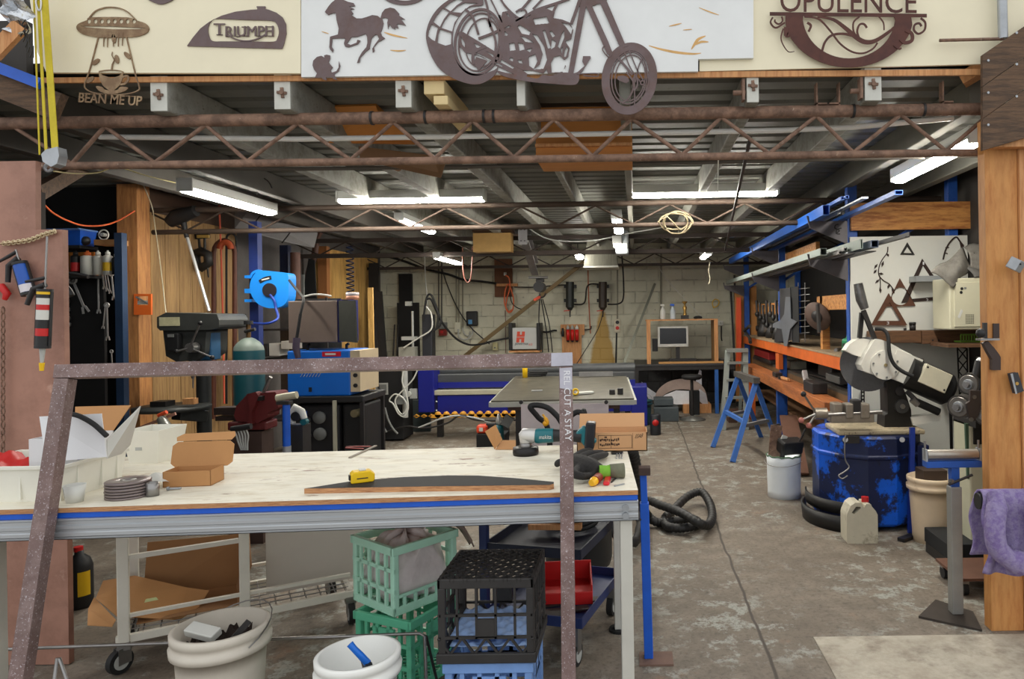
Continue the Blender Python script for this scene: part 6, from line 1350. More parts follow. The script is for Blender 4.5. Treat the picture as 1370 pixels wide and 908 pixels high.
# charger and switch boxes
t=thing('car_charger','black wall charger with a small blue screen','charger',W(631,436,11.85)); m=MB(1); WB(m,623.5,416,638,436,11.85,.1); m.build('case',blk,t,bevel=.02); m=MB(1); WB(m,626.5,427.5,631.5,433.5,11.845,.006); m.build('screen',M('screen_blue',(90,150,200),.3),t); MB(1).tube(cr(WP([(632,437),(632,446),(626,453),(620,454),(614,450),(613,440)],11.87),5),.014,8).build('cable',lgrey,t)
t=thing('socket_box','white double socket box with conduits on the brick wall','socket',W(611,444,11.9)); m=MB(1); WB(m,608,431,616,445,11.9,.06); m.build('case',M('socket_white',(206,204,184)),t,bevel=.006); 
for x in(610.5,614,619): MB(1).cyl(W(x,340,11.94),W(x,432 if x<618 else 440,11.94),.012,n=8).build('conduit',M('conduit_grey',(140,138,122),.5),t)
MB(1).tube(cr(WP([(619,438),(621,446),(627,449),(629,443)],11.92),4),.012,6).build('conduit_bend',lgrey,t)
t=thing('isolator_switch','grey isolator with a red switch below it on the brick wall','switch',W(592,448,11.88)); m=MB(1); WB(m,587,431,597,440,11.88,.08); m.build('upper_case',grey,t,bevel=.006); m=MB(1); WB(m,587,440.5,597,449,11.88,.08); m.build('lower_case',M('switch_dark_red',(130,40,30),.5),t,bevel=.006); MB(1).cyl(W(591,444,11.87),W(591,444,11.88)+V((0,.02,0)),.025,n=14).build('button',red,t)
for x in(587,591): MB(1).cyl(W(x,345,11.94),W(x,430,11.94),.012,n=8).build('conduit',M('conduit_dark',(80,78,70),.5),t)
t=thing('wall_socket','small cream wall socket near the plasma cutter','socket',W(662,468,11.9)); m=MB(1); WB(m,659,458,665.5,468.5,11.9,.05); m.build('case',M('socket_cream',(214,206,160)),t,bevel=.006); m=MB(1); WB(m,661,464,663,466,11.895,.006); m.build('slot',grey,t)
cable('slack_cable','thick black cable sagging along the brick wall under the trusses','cable',WP([(515,342),(540,349),(570,360),(600,367),(620,374),(640,376),(664,379)],11.8),.022,rubber)
cable('slack_cable','black cable sagging from the tower past the charger to the plasma cutter','cable',WP([(578,402),(588,425),(598,440),(612,454),(628,461),(645,460),(660,456),(681,452)],11.42),.018,rubber)
cable('slack_cable','thin dark cable slanting down the brick wall to the cutter','cable',WP([(590,355),(598,380),(612,412),(630,438),(655,460)],11.72),.01,rubber)
cable('hanging_wire','thin pale wire hanging from the roof near the machine tower','wire',WP([(568,340),(569,370),(571,395),(574,440),(577,470)],11.0),.009,lgrey)
cable('hose_drop','black and orange hose drop looping below the truss','hose',WP([(619,330),(619,350),(621,370),(626,378),(630,370),(632,345),(632,330)],9.5),.009,M('pink_hose',(120,74,62),.5))
cable('plumb_line','thin red string hanging on the wall before the cutter','string',WP([(676,415),(676.5,440),(676.5,472)],11.9),.006,M('string_dark',(120,70,60)),smooth=False)
for i,x in enumerate((718,726,731)): cable('power_lead',('dark lead dropping from the hoist, first of three','dark lead dropping from the hoist to the red filters, middle of three','dark lead hanging beside the plasma cutter, third from the hoist')[i],'lead',WP([(722+i*2,400),(x+3,430),(x+6,450),(x+8,471)],11.4),.009,rubber)
# diagonal timber & poles
one('timber_pole','long brown timber pole slanting across the brick wall','pole',MB(1).bar(W(782,350,11.5),W(622,476,11.7),.06,.05,(0,1,0)),M('pole_timber',(120,100,66),.7,0,.12))
one('grey_pole','slim grey pole leaning beside the computer desk','pole',MB(1).tubebox(W(834,488,10.9),W(876,380,11.8),.04,.05,.004,(0,1,0)),M('pole_grey',(140,142,130),.5,.3))
one('conduit','grey conduit running up the brick wall above the computer','conduit',MB(1).cyl(W(884.5,428,11.95),W(884.5,330,11.95),.016,n=8),M('conduit_grey',(140,138,122)))
cable('white_string','white string slanting down the wall to the desk hutch','string',WP([(866,330),(890,372),(940,425)],11.6),.006,wht,smooth=False)
# control pendant
t=thing('control_pendant','two button control pendant hanging on a grey cable','pendant',W(826,445,11.7)); m=MB(1); WB(m,821.8,426.5,830.2,444.5,11.7,.08); m.build('case',M('pendant_cream',(206,198,176)),t,bevel=.02); 
for y,mm in((431,blk),(438.5,M('button_red',(190,40,34)))): c=W(826,y,11.7); MB(1).cyl(c,c-V((0,.02,0)),.03,n=16).build('button',mm,t)
MB(1).cyl(W(826,427,11.74),W(826,358,11.74),.014,n=8).build('upper_cable',M('conduit_grey',(140,138,122)),t); MB(1).cyl(W(825,445,11.74),W(824,490,11.74),.014,n=8).build('lower_cable',rubber,t)
# roof duct, motor
t=thing('roof_duct','dull grey sheet metal duct hanging from the roof with a white lower lip','duct',W(804,358,10.6)); m=MB(1); sheet(m,[[(786,318),(823,318),(826,355),(781,355)]],10.6,.6); m.build('body',M('duct_grey',(124,122,110),.5,.3,.2,6,stretch=(8,8,1)),t); m=MB(1); WB(m,780.5,355,827,358,10.58,.64); m.build('lip',wht,t)
c=W(833,326,8.6); t=thing('door_motor','grey roof mounted motor housing below the end on tube light','motor',c); MB(1).bb((c.x-.09,8.55,c.z-.13),(c.x+.07,8.85,c.z+.17)).build('case',M('motor_grey',(142,148,152),.5,.1,.06),t,bevel=.03); m=MB(1); WB(m,828,325,839,331,8.54,.012); m.build('grille',lgrey,t)
# hoist
hm_=M('hoist_steel',(150,148,150),.45,.5,.15,8); t=thing('hoist_beam','steel hoist arm bolted under the truss with a black electric hoist','hoist',W(715,380,10))
P0,P1=W(700,315,8.75),W(716,360,10.4)
m=MB(1); WB(m,693.5,303,705,327,8.72,.012); m.build('end_plate',hm_,t)
d=P1-P0; s,u,_=frame(d); m=MB(1); m.bar(P0+V((.02,.02,-.0))+u*.09,P1+u*.09,.10,.012); m.bar(P0+V((.02,.02,0))-u*.09,P1-u*.09,.10,.012); m.bar(P0+V((.02,.02,0)),P1,.01,.18); m.build('beam',hm_,t)
for k,(x,y) in enumerate(((697,307),(702,307),(697,322),(702,322))): c=W(x,y,8.715); MB(1).cyl(c,c+V((0,.02,0)),.008,n=8).build('bolt',dkm,t)
for x in(691,709): m=MB(1); WB(m,x-2,303,x+2,312,8.75,.05); m.build('clamp',dkm,t)
c=W(722,384,10.2); MB(1).cyl(c-V((0,.12,0)),c+V((0,.16,0)),.075,n=22).build('motor',blk,t,bevel=.01); m=MB(1); WB(m,717,372,727,377,10.25,.1); m.build('trolley',dkm,t); MB(1).cyl(W(707,371,10.2),W(733,371,10.2),.018,n=8).build('axle',stl,t); MB(1).tube(cr(WP([(722,392),(723,398),(728,396),(730,392)],10.2),4),.012,6).build('hook',dkm,t); MB(1).bar(W(715,401,10.1),W(722,397,10.2),.03,.03).build('hook_latch',M('lever_red',(196,76,54)),t)
# fibre box on truss
t=thing('fibre_box','tan fibreboard box stored up in the roof truss','box',W(657,337,8.7)); m=MB(1); WB(m,633,311,683,337,8.66,.2); m.build('body',M('fibre_tan',(176,140,84),.8,0,.1,12),t); m=MB(1); WB(m,632,300,684,310.5,8.7,.5); m.build('lid',M('fibre_dark',(92,64,44),.8),t)
# roof level odds and ends
cable('rope_coil','pale rope coil hung in the brown truss','rope',[W(905+19*cos(.36*i)*(1+.22*sin(i*.13)),297+13*sin(.36*i)*(1+.25*cos(i*.17)),6.24+.012*sin(i*1.3)) for i in range(92)]+[W(893,290,6.2),W(880,297,6.2)],.006,M('rope_pale',(112,100,76),.8),n=2)
one('long_conduit','long white plastic conduit running behind the front roof truss','conduit',MB(1).tube(WP([(133,183),(400,186),(700,181),(1050,174),(1142,170),(1275,158)],3.75),.014,10),M('pvc_white',(240,241,238),.4,0,.03))
one('steel_bar','slim black steel tube stored through the roof trusses above the rack','tube',MB(1).tubebox(W(1003.5,185,3.85),W(970,335,8.4),.018,.018,.002),dkm)
one('bundled_conduit','dark conduit bundle strapped under the front truss','conduit',MB(1).tube(WP([(60,222),(400,226),(700,222),(1050,215),(1310,208)],4.42),.012,8),M('conduit_brown',(92,86,78),.6))
# plywood pieces above the front truss
m=MB(1); x0,x1=W(714,0,3.95).x,W(843,0,3.95).x
m.bb((x0,3.95,W(780,207,3.95).z),(x1,3.97,W(780,143,3.95).z)); t=one('plywood_hatch','orange plywood hatch box hung between the rafters above the motorcycle wheel side','box',m,M('orange_ply',(200,132,62),.6,0,.1,3,c3=(120,70,36),lo3=.7,hi3=.74,s3=8,stretch=(1,6,6)))
MB(1).bb((x0,3.92,W(780,195,3.95).z-.008),(x1,3.949,W(780,195,3.95).z+.008)).build('batten',pine,t); MB(1).bb((x0-.001,3.93,W(780,207,3.95).z-.02),(x1,4.3,W(780,207,3.95).z)).build('base_board',M('orange_ply',(200,132,62)),t)
m=MB(1); quad(m,W(438,142,3.9),W(503,140,3.9),W(505,146,3.9),W(554,188,4.2),W(556,192,4.2),W(440,190,4.1)); one('plywood_offcut','orange plywood offcut lying over the truss below the horse','offcut',m,M('orange_ply',(200,132,62)),solid=.015)
m=MB(1); quad(m,W(480,196,4.1),W(578,208,4.15),W(596,218,4.2),W(590,238,4.15),W(482,214,4.1)); one('brown_board','dull brown board slanting down through the roof frame','board',m,M('hardboard',(124,92,62),.7,0,.08),solid=.012)
c=W(485,201,4.32); one('log_end','round timber end beside the slanting brown board','timber',MB(1).cyl(c,c+V((.05,.5,0)),.03,n=16),M('log_brown',(136,94,60),.8,0,.15,20))
for i,(b,l) in enumerate((((567,105,594,126),'cream painted timber end between the rafter tails, upper one'),((580,127.5,599,140),'small cream timber end packed below the larger one'))): m=MB(1); WB(m,*b,3.405,.5); one('timber_end',l,'timber',m,M('cream_timber',(226,204,152),.7,0,.08,6),bevel=.004)
# desk
YK=10.75; t=thing('computer_desk','dark topped desk with blue steel legs against the brick wall','desk',(.65,11.3,0)); xd0,xd1=W(841,0,YK).x,W(978,0,YK).x
MB(1).bb((xd0,YK,.735),(xd1,11.9,.76)).build('desktop',M('desk_dark',(60,60,62),.5,.1,.15),t); MB(1).bb((xd0+.02,YK+.02,.67),(xd1-.02,YK+.05,.735)).build('front_rail',dkm,t)
for x,y in((W(951.5,0,YK).x,YK+.05),(W(968,0,YK).x+.12,11.85),(xd0+.04,YK+.05),(xd0+.04,11.85)): MB(1).bb((x-.027,y-.027,0),(x+.027,y+.027,.735)).build('leg',M('leg_blue',(40,92,164),.5,0,.1) if x>0.2 else dkm,t)
t=thing('desk_hutch','pine framed open hutch standing on the desk around the monitor','hutch',(.62,11.1,.761)); xh0,xh1=W(861,0,10.95).x,W(951,0,10.95).x; zh=W(905,427,10.95).z
MB(1).bb((xh0-.04,10.9,zh-.02),(xh1+.03,11.4,zh)).build('top_board',pine,t)
for x in(xh0,xh1): MB(1).bb((x-.03,10.9,.76),(x+.03,10.93,zh-.02)).build('post',pine,t); MB(1).bb((x-.025,10.93,.76),(x+.025,11.4,zh-.02)).build('side_panel',M('side_ply_dark',(150,112,66),.7),t)
MB(1).bb((xh0+.15,10.86,.7605),(xh1+.1,10.98,.785)).build('front_ledge',M('ledge_pine',(196,146,88),.7),t)
t=thing('computer_monitor','silver framed computer monitor in the pine hutch','monitor',(W(900,0,11.1).x,11.1,.761)); m=MB(1); WB(m,880,436,921,464.5,11.05,.05); m.build('bezel',M('monitor_silver',(196,196,190),.4,.1),t,bevel=.012); m=MB(1); WB(m,883,438.5,918,460,11.045,.006); m.build('screen',M('screen_dark',(18,18,20),.15),t); MB(1).bb((W(900,0,11.1).x-.03,11.1,.78),(W(900,0,11.1).x+.03,11.14,1.1)).build('stand',dkm,t); MB(1).bb((W(900,0,11.1).x-.12,11.02,.7605),(W(900,0,11.1).x+.12,11.2,.78)).build('base',dkm,t)
m=MB(1); WB(m,873,453,880,470,11.12,.12); one('speaker','small black speaker beside the monitor','speaker',m,blk,bevel=.006)
one('keyboard','black keyboard on the desk ledge before the monitor','keyboard',MB(1).bb((W(888,0,10.95).x,10.99,.786-.024),(W(925,0,10.95).x,11.015,.83)),blk,bevel=.004)
def sprayb(label,px,mb,mt): 
    t=thing('spray_bottle',label,'spray bottle',(W(px,0,11.1).x,11.1,zh+.001)); MB().lathe([(0,0),(.042,0),(.044,.02),(.042,.13),(.018,.18),(.016,.2),(0,.2)],n=16).build('body',mb,t); MB().bar((-.04,0,.225),(.025,0,.22),.025,.03).build('trigger_head',mt,t,bevel=.005); return t
sprayb('white spray bottle on top of the pine hutch',880.5,wht,wht); sprayb('white spray bottle with a blue head on the hutch',894,M('bottle_blue_white',(196,206,214)),blue)
t=thing('trophy','brass and glass ornament on the hutch top','ornament',(W(910,0,11.1).x,11.1,zh+.001)); MB().bb((-.06,-.04,0),(.06,.04,.06)).build('base',dkm,t); MB().lathe([(.03,.06),(.02,.12),(.035,.18),(.01,.22),(.03,.25),(.05,.27),(0,.28)],n=14).build('stem',M('brass_dull',(166,132,70),.4,.6),t)
one('glove_pair','dark gloves lying on the hutch top','glove',MB(1).tube(cr([(W(922,0,11).x,11.0,zh+.022),(W(928,0,11).x,11.02,zh+.028),(W(933,0,11).x,11.0,zh+.022)],4),[.012,.016,.02,.02,.02,.02,.018,.015,.01],8),rubber)
t=thing('workshop_stool','round black stool on a single column under the desk','stool',(W(918,0,10.2).x,10.2,0)); MB().lathe([(0,.58),(.12,.58),(.145,.60),(.15,.63),(.13,.645),(.0,.65)],n=24).build('seat',rubber,t); MB().cyl((0,0,.04),(0,0,.58),.022,n=12).build('column',dkm,t); MB().lathe([(0,0),(.19,0),(.19,.012),(.05,.05),(.03,.06),(0,.06)],n=26).build('base',M('base_steel',(110,110,106),.4,.4),t)
# shark cut-out under the desk
slv=M('shark_steel',(214,214,220),.3,.5,.15,6); t=thing('shark_cutout','grey and white steel shark cut-out standing under the desk','cut-out',W(905,545,10.98)); YSk=10.95
m=MB(1); sheet(m,[sm2([(876,533),(880,522),(890,513),(902,508),(918,507),(935,512),(944,524),(947,541),(938,530),(925,522),(905,521),(890,527),(880,535)],4)],YSk,.01); m.build('back',M('shark_brown_grey',(170,150,140),.4,.3,.15,8),t)
m=MB(1); sheet(m,[[(880,535),(890,528),(905,522),(925,523),(936,530),(930,540),(905,541),(886,538)]],YSk,.008); m.build('belly',M('shark_white',(236,236,240),.4,.2),t)
m=MB(1); sheet(m,[[(931,510),(936,494),(938.5,496),(939,515)]],YSk,.008); m.build('tail_fin',slv,t); m=MB(1); sheet(m,[[(858,510),(866,518),(878,526),(875,535),(868,534),(862,522)]],YSk,.008); m.build('pectoral_fin',slv,t)
m=MB(1); sheet(m,[[(936,520),(944,526),(948,542),(940,540),(930,532)]],YSk-.004,.004); m.build('gill_plate',slv,t)
one('timber_pallet','low pine pallet under the desk','pallet',MB(1).bb((W(906,0,10.9).x,10.84,.0),(W(943,0,10.9).x,11.2,.13)),pine); 
m=MB(1); p=W(928,545,10.7); m.bb((p.x-.06,10.7,.131),(p.x+.09,10.81,.43)); one('black_box','small black box standing behind the stool column','box',MB(1).bb((p.x-.06,10.66,.0),(p.x+.09,10.8,.36)),blkw,bevel=.01)
for i,(b,Y,l) in enumerate((((875,545,908,560),10.05,'lower grey steel case beside the teal bucket'),((875,533,901,543),10.15,'upper grey steel case stacked beside the teal bucket'))):
    a,b_=W(b[0],b[3],Y),W(b[2],b[1],Y); z0=0 if i==0 else W(890,544,10.05).z+.002; one('steel_case',l,'case',MB(1).bb((a.x,Y,z0),(b_.x,Y+.3,b_.z)),M('case_grey_blue',(78,86,90),.5,.2,.1),bevel=.008)
c=G(860,566); bucket('teal bucket on the floor at the desk corner',(c.x,9.85,0),.125,.11,.34,M('bucket_teal_dark',(20,62,72),.45,0,.1),bail=(R(60),R(20)))
t=thing('oil_drum_tin','dark round tin with a red and black emblem in front of the teal bucket','tin',(W(868.5,0,9.0).x,9.0,0)); MB().lathe([(0,0),(.065,0),(.068,.01),(.068,.25),(.06,.26),(0,.26)],n=22).build('body',M('tin_dark',(34,38,44),.45),t); MB().lathe([(0,0),(.04,0),(.04,.003),(0,.003)],(0,-.068,.16),n=18,mat=Matrix.Rotation(R(90),3,'X')).build('emblem',red,t)
for x,y,l in((W(952,0,11.9).x,0,0),): pass
t=thing('light_switch','small white switch on the brick wall beside the hutch','switch',W(964,435,11.93)); m=MB(1); WB(m,960.5,429,967.5,435.5,11.93,.03); m.build('plate',wht,t,bevel=.004); m=MB(1); WB(m,963,430.5,965,433.5,11.922,.01); m.build('rocker',lgrey,t)
cable('wall_lead','black lead hanging below the white wall switch','lead',WP([(965,436),(965,450),(966,456)],11.9),.01,rubber); cable('yellow_lead','small yellow lead coiled on a hook above the wall switch','lead',WP([(955,412),(953,405),(957,400),(962,403),(960,409),(955,411)],11.9),.008,yel)
cable('white_lead','pale lead running from the hutch to the rack end','lead',WP([(952,472),(960,478),(968,480),(973,474)],11.5),.009,lgrey)
for i,x in enumerate((975,978,981)): one('steel_rod',('dark steel rod leaning in the corner by the rack, first','dark steel rod leaning in the corner by the rack, tallest','dark steel rod leaning in the corner by the rack, next to the orange leads')[i],'rod',MB(1).bar(V((W(x+2,0,11.6).x,11.55,0)),V((W(x-3+2*i,0,11.85).x,11.85,1.9+.25*(i==1))),.03,.03),dkm)
for i in range(5): cable('orange_lead','orange extension lead hanging in the bundle at the end of the rack','cord',WP([(986+1.2*i,397+2*(i%2)),(985.5+1.4*i,430),(986+1.3*i,460),(985+1.5*i,490-3*(i%3))],11.3-.02*i),.010,M('lead_orange',(226,86,40),.5,0,.1),group='orange leads hung at the rack end')
# ================================================================ right side: rack, saw bench, post fittings
XRK=1.74
def RX(px,py,Xp):  # point on the vertical plane x=Xp under a picture pixel
    u,v=uv(px,py); Y=Xp*FP/u; return V((Xp,Y,H-v*Y/FP))
rk=thing('steel_rack','long steel rack with blue uprights and orange beams along the side wall','rack',(2.1,8.5,0))
ups=[5.82,8.6,11.35]
for y in ups:
    for x in(XRK+.04,2.6): MB(1).bb((x-.04,y-.035,0),(x+.04,y+.035,2.66 if y<7 else 2.5)).build('upright',rblue,rk,bevel=.004)
    MB(1).bar((XRK+.04,y,1.9),(2.6,y,2.4),.03,.03,(0,1,0)).build('brace',rblue,rk)
zbm=RX(1129,481,XRK).z
for k,z in enumerate((zbm-.03,)):
    MB(1).bb((XRK-.03,5.86,z-.06),(XRK+.02,11.3,z+.05)).build('beam',orange,rk,bevel=.004); MB(1).bb((2.55,5.86,z-.06),(2.6,11.3,z+.05)).build('beam',orange,rk)
MB(1).bb((XRK-.035,5.87,zbm+.021),(2.66,11.3,zbm+.04)).build('shelf_board',M('shelf_board_grey',(150,128,100),.75,0,.2,8),rk)
MB(1).bb((XRK-.02,8.55,.84),(XRK+.03,8.75,zbm-.1)).build('beam_post',orange,rk)
# lower bench along the rack
bn=thing('rack_bench','long timber bench under the rack piled with sheet metal','bench',(2.0,8.2,0))
def pBX(px,py): u,v=uv(px,py); return V((1.57*1,1.57*FP/u,H-v*1.57*FP/u))
woodb=M('bench_beam_timber',(176,104,52),.6,0,.15,3,(140,80,42),.42,.62,stretch=(6,.8,6))
MB(1).bb((1.56,5.9,.66),(1.735,10.4,.78)).build('front_beam',woodb,bn,bevel=.004)
MB(1).bb((1.825,5.92,.80),(2.555,11.1,.83)).build('bench_top',M('bench_top_dark',(72,66,58),.6,.2,.2,6),bn)
MB(1).bb((1.825,5.92,.72),(1.86,11.1,.80)).build('edge_beam',M('edge_beam_brown',(112,82,52),.7,0,.15),bn)
for y in(6.1,8.2,10.2): MB(1).bb((1.62,y-.04,0),(1.70,y+.04,.66)).build('leg',rblue if y<9 else orange,bn); MB(1).bb((2.48,y-.04,0),(2.55,y+.04,.8)).build('leg',rblue,bn)
MB(1).bb((1.83,6.1,.30),(2.47,11,.33)).build('lower_shelf',M('lower_shelf_brown',(110,78,50),.7),bn)
for i,(x,y,z,l,w) in enumerate(((2.02,7.4,.832,2.3,.3),(2.06,7.2,.846,1.9,.34),(2.02,6.9,.86,1.4,.25))):
    one('metal_sheet',('longest dark steel sheet at the bottom of the bench pile','middle dark steel sheet in the bench pile','shortest dark steel sheet on top of the bench pile')[i],'sheet',MB(1).box((x,y,z+.005),(w,l,.009),(0,0,.03*i)),dkm)
ins=[('small cream drum with a red lid at the far end of the rack bench',1004,486,.09,.17)]
c=RX(1004,486,1.86); t=thing('plastic_drum','small white drum with a red lid at the far end of the rack bench','drum',(1.86,c.y,.831)); MB().lathe([(0,0),(.1,0),(.105,.15),(.1,.2),(0,.2)],n=20).build('body',wht,t); MB().lathe([(0,.2),(.11,.2),(.11,.24),(0,.245)],n=20).build('lid',red,t); MB().tube([(.1*cos(a),0,.2+.16*sin(a)) for a in [PI*k/10 for k in range(11)]],.006,6).build('bail',dkm,t)
def rbox(nm,l,cat,px0,px1,Xp,z0,h,d,mat): 
    a=RX(px0,470,Xp).y; b=RX(px1,470,Xp).y; return one(nm,l,cat,MB(1).bb((Xp,b,z0),(Xp+d,a,z0+h)),mat,bevel=.008)
rbox('tool_case','red tool case with black base on the rack bench','case',1009,1028,1.8,.88,.1,.25,M('case_red',(150,32,34),.5)); rbox('case_base','black tray under the red tool case on the rack bench','tray',1008,1030,1.79,.831,.047,.28,blk)
rbox('parts_tin','pale grey parts tin on the rack bench beside the red case','tin',1038,1046,1.86,.831,.13,.2,M('tin_pale',(150,146,130),.5,.2)); rbox('parts_tin','long pale parts tin before the orange rack post','tin',1049,1057,1.87,.831,.1,.2,M('tin_pale2',(140,136,122),.5,.2))
rbox('electric_box','dark grey electric box with a pale label on the rack bench','box',1094,1112,1.9,.875,.14,.25,dkm)
m=MB(1); 
rbox('label_tin','grey metal tin near the saw wheel on the rack bench','tin',1104,1122,1.82,.875,.07,.2,M('tin_grey2',(92,92,90),.5,.3))
# hammer, offcuts, clamp on the bench beam
one('offcut_block','dark steel offcut lying on the bench front timber','offcut',MB(1).bb((1.6,8.15,.781),(1.68,8.35,.83)),dkm,bevel=.004)
t=thing('hand_brush','small wooden brush lying on the bench front timber','brush',(1.62,7.8,.782)); MB().bar((0,.1,.02),(.02,-.15,.02),.035,.03).build('handle',pine,t,bevel=.006); MB().bar((0,.1,.015),(0,.2,.015),.05,.03).build('bristles',dkm,t)
t=thing('toggle_clamp','bright toggle clamp standing on the sheet metal pile','clamp',(1.8,6.6,.8)); 
MB(1).bar(RX(1079,512,1.7),RX(1076,496,1.7),.05,.04,(0,1,0)).build('arm',chrome,t,bevel=.004); MB(1).bar(RX(1080,508,1.7),RX(1091,512,1.7),.03,.03).build('jaw',stl,t); t.location=(1.7,6.8,.83); 
for ch in t.children: ch.location=-V((1.7-1.8,.2,.03))
rbox('dark_block','dark steel box perched on the bench front timber','block',1074,1086,1.6,.782,.1,.14,dkm)
# cantilever arms
armm=M('arm_plate_steel',(92,88,92),.5,.3,.18,7)
for lvl,(zt_,drop) in enumerate(((2.27,.19),(1.96,.18))):
    for i,y in enumerate(ups):
        P=[(XRK-.005,zt_),(XRK-.005,zt_-drop),(XRK-.31,zt_-.055),(XRK-.325,zt_+.0),(XRK-.335,zt_+.045),(XRK-.318,zt_+.045),(XRK-.312,zt_)]
        o=MB(1).prism([(a,b) for a,b in P],(0,y-.045,0),(1,0,0),(0,0,1),(0,.012,0)).build('cantilever_bracket',armm,label=('upper plate arm at the end of the rack facing the opening','upper plate arm on the middle rack upright','upper plate arm on the rack upright by the brick wall','lower plate arm at the end of the rack facing the opening','lower plate arm on the middle rack upright','lower plate arm on the rack upright by the brick wall')[lvl*3+i],cat='rack arm')
        if i==0 and lvl==0:
            m=MB(1)
            for pts in([(1122,300),(1118,301),(1117,305),(1121,307),(1123,309),(1118,312)],[(1126,305),(1120,307),(1119,312),(1124,313)]): ribbon(m,pts,1.6,y-.047,.002)
            m.build('chalk_mark',ink,o)
# stock on the arms
bst=M('stock_blue',(38,98,190),.4,.1,.12,4); gst=M('stock_grey_green',(132,142,136),.45,.3,.12,4)
def stock(l,x,z,y0,y1,w,h,mat,t=.004,dx=0.): return one('steel_section',l,'steel tube',MB(1).tubebox((x,y0,z),(x+dx,y1,z),w,h,t),mat)
stock('large blue rectangular tube on the outer edge of the upper rack arms',1.475,2.315,5.45,10.9,.052,.078,bst)
q=W(1207,258,4.55); stock('longest blue tube sticking out over the white board from the upper rack arms',1.70,2.295,4.55,9.2,.052,.03,bst)
stock('small blue square tube lying upper of a pair on the upper rack arms',1.56,2.38,5.3,9.0,.026,.026,bst); stock('small blue square tube second of the pair on the upper rack arms',1.60,2.392,5.32,9.1,.026,.026,bst)
stock('thin bright square tube on the upper rack arms, inside the big blue tube',1.56,2.285,5.4,8.0,.018,.018,galv); stock('thin dark square tube beside the thin bright one on the upper arms',1.595,2.285,5.42,8.4,.018,.018,dkm); stock('thin steel tube atop the two thin ones on the upper arms',1.585,2.31,5.41,8.2,.018,.018,stl)
stock('pale grey flat tube beyond the longest blue one on the upper arms',1.63,2.335,5.0,9.5,.045,.012,galv)
stock('tall grey green flat tube standing on edge on the lower rack arms',1.60,2.01,5.0,10.4,.018,.07,gst,.003)
stock('grey green channel along the outer edge of the lower rack arms',1.465,2.0,5.5,11.2,.05,.055,gst)
stock('small square tube on the lower rack arms, first of two with bright ends',1.535,1.975,5.3,9.8,.024,.024,stl); stock('small square tube on the lower rack arms, raised second of two',1.56,1.995,5.25,9.9,.026,.026,stl)
stock('dark blue tube end between the two grey green ones on the lower arms',1.66,2.0,4.9,9.5,.05,.05,M('stock_steel_blue',(58,70,92),.45,.3)); stock('thin flat tube under the small square ones on the lower arms',1.585,1.966,5.2,9.4,.045,.012,galv)
one('angle_iron','dark angle iron sticking out furthest from the lower rack arms','angle iron',MB(1).bar((1.712,4.45,2.0),(1.706,9.0,2.0),.03,.006).bar((1.724,4.45,2.015),(1.718,9.0,2.015),.005,.03),dkm)
one('angle_iron','wide dark angle lying lowest on the lower rack arms','angle iron',MB(1).bar((1.645,4.95,1.953),(1.645,9.0,1.953),.08,.006),dkm)
# timber panels on the rack
plo=M('rack_ply_orange',(206,146,80),.6,0,.12,3,(154,92,46),.45,.62,stretch=(.8,6,6))
a,b=W(1139,308,5.74),W(1311,269,5.74); one('plywood_plank','wide orange plywood plank across the rack end above the white board','plank',MB(1).bb((a.x,5.74,a.z),(b.x,5.77,b.z)),plo)
one('plywood_panel_end','upright orange plywood end at the far end of the rack','plywood',MB(1).bb((1.60,11.40,.1),(1.95,11.44,1.95)),M('end_ply',(188,128,68),.65,0,.12,3,stretch=(6,6,.8)))
a,b=RX(1088,396,1.79),RX(1137,383,1.79); one('timber_rail','orange timber rail under the lower tubes by the white board','timber',MB(1).bb((1.79,5.9,1.55),(1.83,7.0,1.68)),plo)
one('timber_rail','orange timber rail high behind the upper rack arms','timber',MB(1).bb((1.84,7.2,2.14),(1.88,9.2,2.24)),plo)
one('timber_upright','orange timber upright behind the disc in the rack','timber',MB(1).bb((1.79,6.80,zbm+.041),(1.86,6.88,1.68)),plo)
one('timber_rail','orange timber rail behind the hanging tools in the rack','timber',MB(1).bb((1.86,9.2,1.5),(1.9,11.2,1.65)),plo)
struct(MB(1).bb((2.66,5.9,0),(2.68,11.6,2.4)),'wall_right_lining',M('rack_back_black',(30,29,29),.8,0,.2,4))
# sheet cut-outs, wire rack, disc and tools hanging at the rack
gsh=M('hung_sheet_grey',(112,116,124),.5,.2,.15,5)
def plx(l,nm,cat,pts,Xp,mat,th=.006):
    P=[RX(x,y,Xp) for x,y in pts]; n=len(P); m=MB(1); m.add(P+[p+V((th,0,0)) for p in P],[tuple(range(n)),tuple(range(2*n-1,n-1,-1))]+[(i,n+i,n+(i+1)%n,(i+1)%n) for i in range(n)]); return one(nm,l,cat,m,mat)
plx('grey steel star shaped cut-out leaning at the front of the rack shelf','steel_cutout','cut-out',[(1051,397),(1057,397),(1058,426),(1066,430),(1057,440),(1053,463),(1049,463),(1046,440),(1034,438),(1034,433),(1044,428),(1049,420)],1.675,gsh)
plx('dark grey tall sheet standing behind the star shaped cut-out','steel_sheet','sheet',[(1043,386),(1057,385),(1060,455),(1036,458),(1037,445),(1043,430)],1.686,M('dark_sheet',(56,56,60),.5,.3,.2))
plx('black tall sheet hanging between the cut-out and the wire rack','steel_sheet','sheet',[(1057,384),(1068,383),(1069,458),(1060,458)],1.694,blkw)
t=thing('wire_rack','bright wire hanging rack with short pegs in front of the rack shelf','wire rack',(1.73,7.0,1.6)); m=MB(1)
for x in(1068,1077): m.cyl(RX(x,378,1.72),RX(x,458,1.72),.005,n=6)
m.build('rail',stl,t); m=MB(1)
for k in range(9): y=386+8.5*k; m.cyl(RX(1062,y+1,1.71),RX(1083,y-1,1.71),.004,n=6)
m.build('peg_row',stl,t)
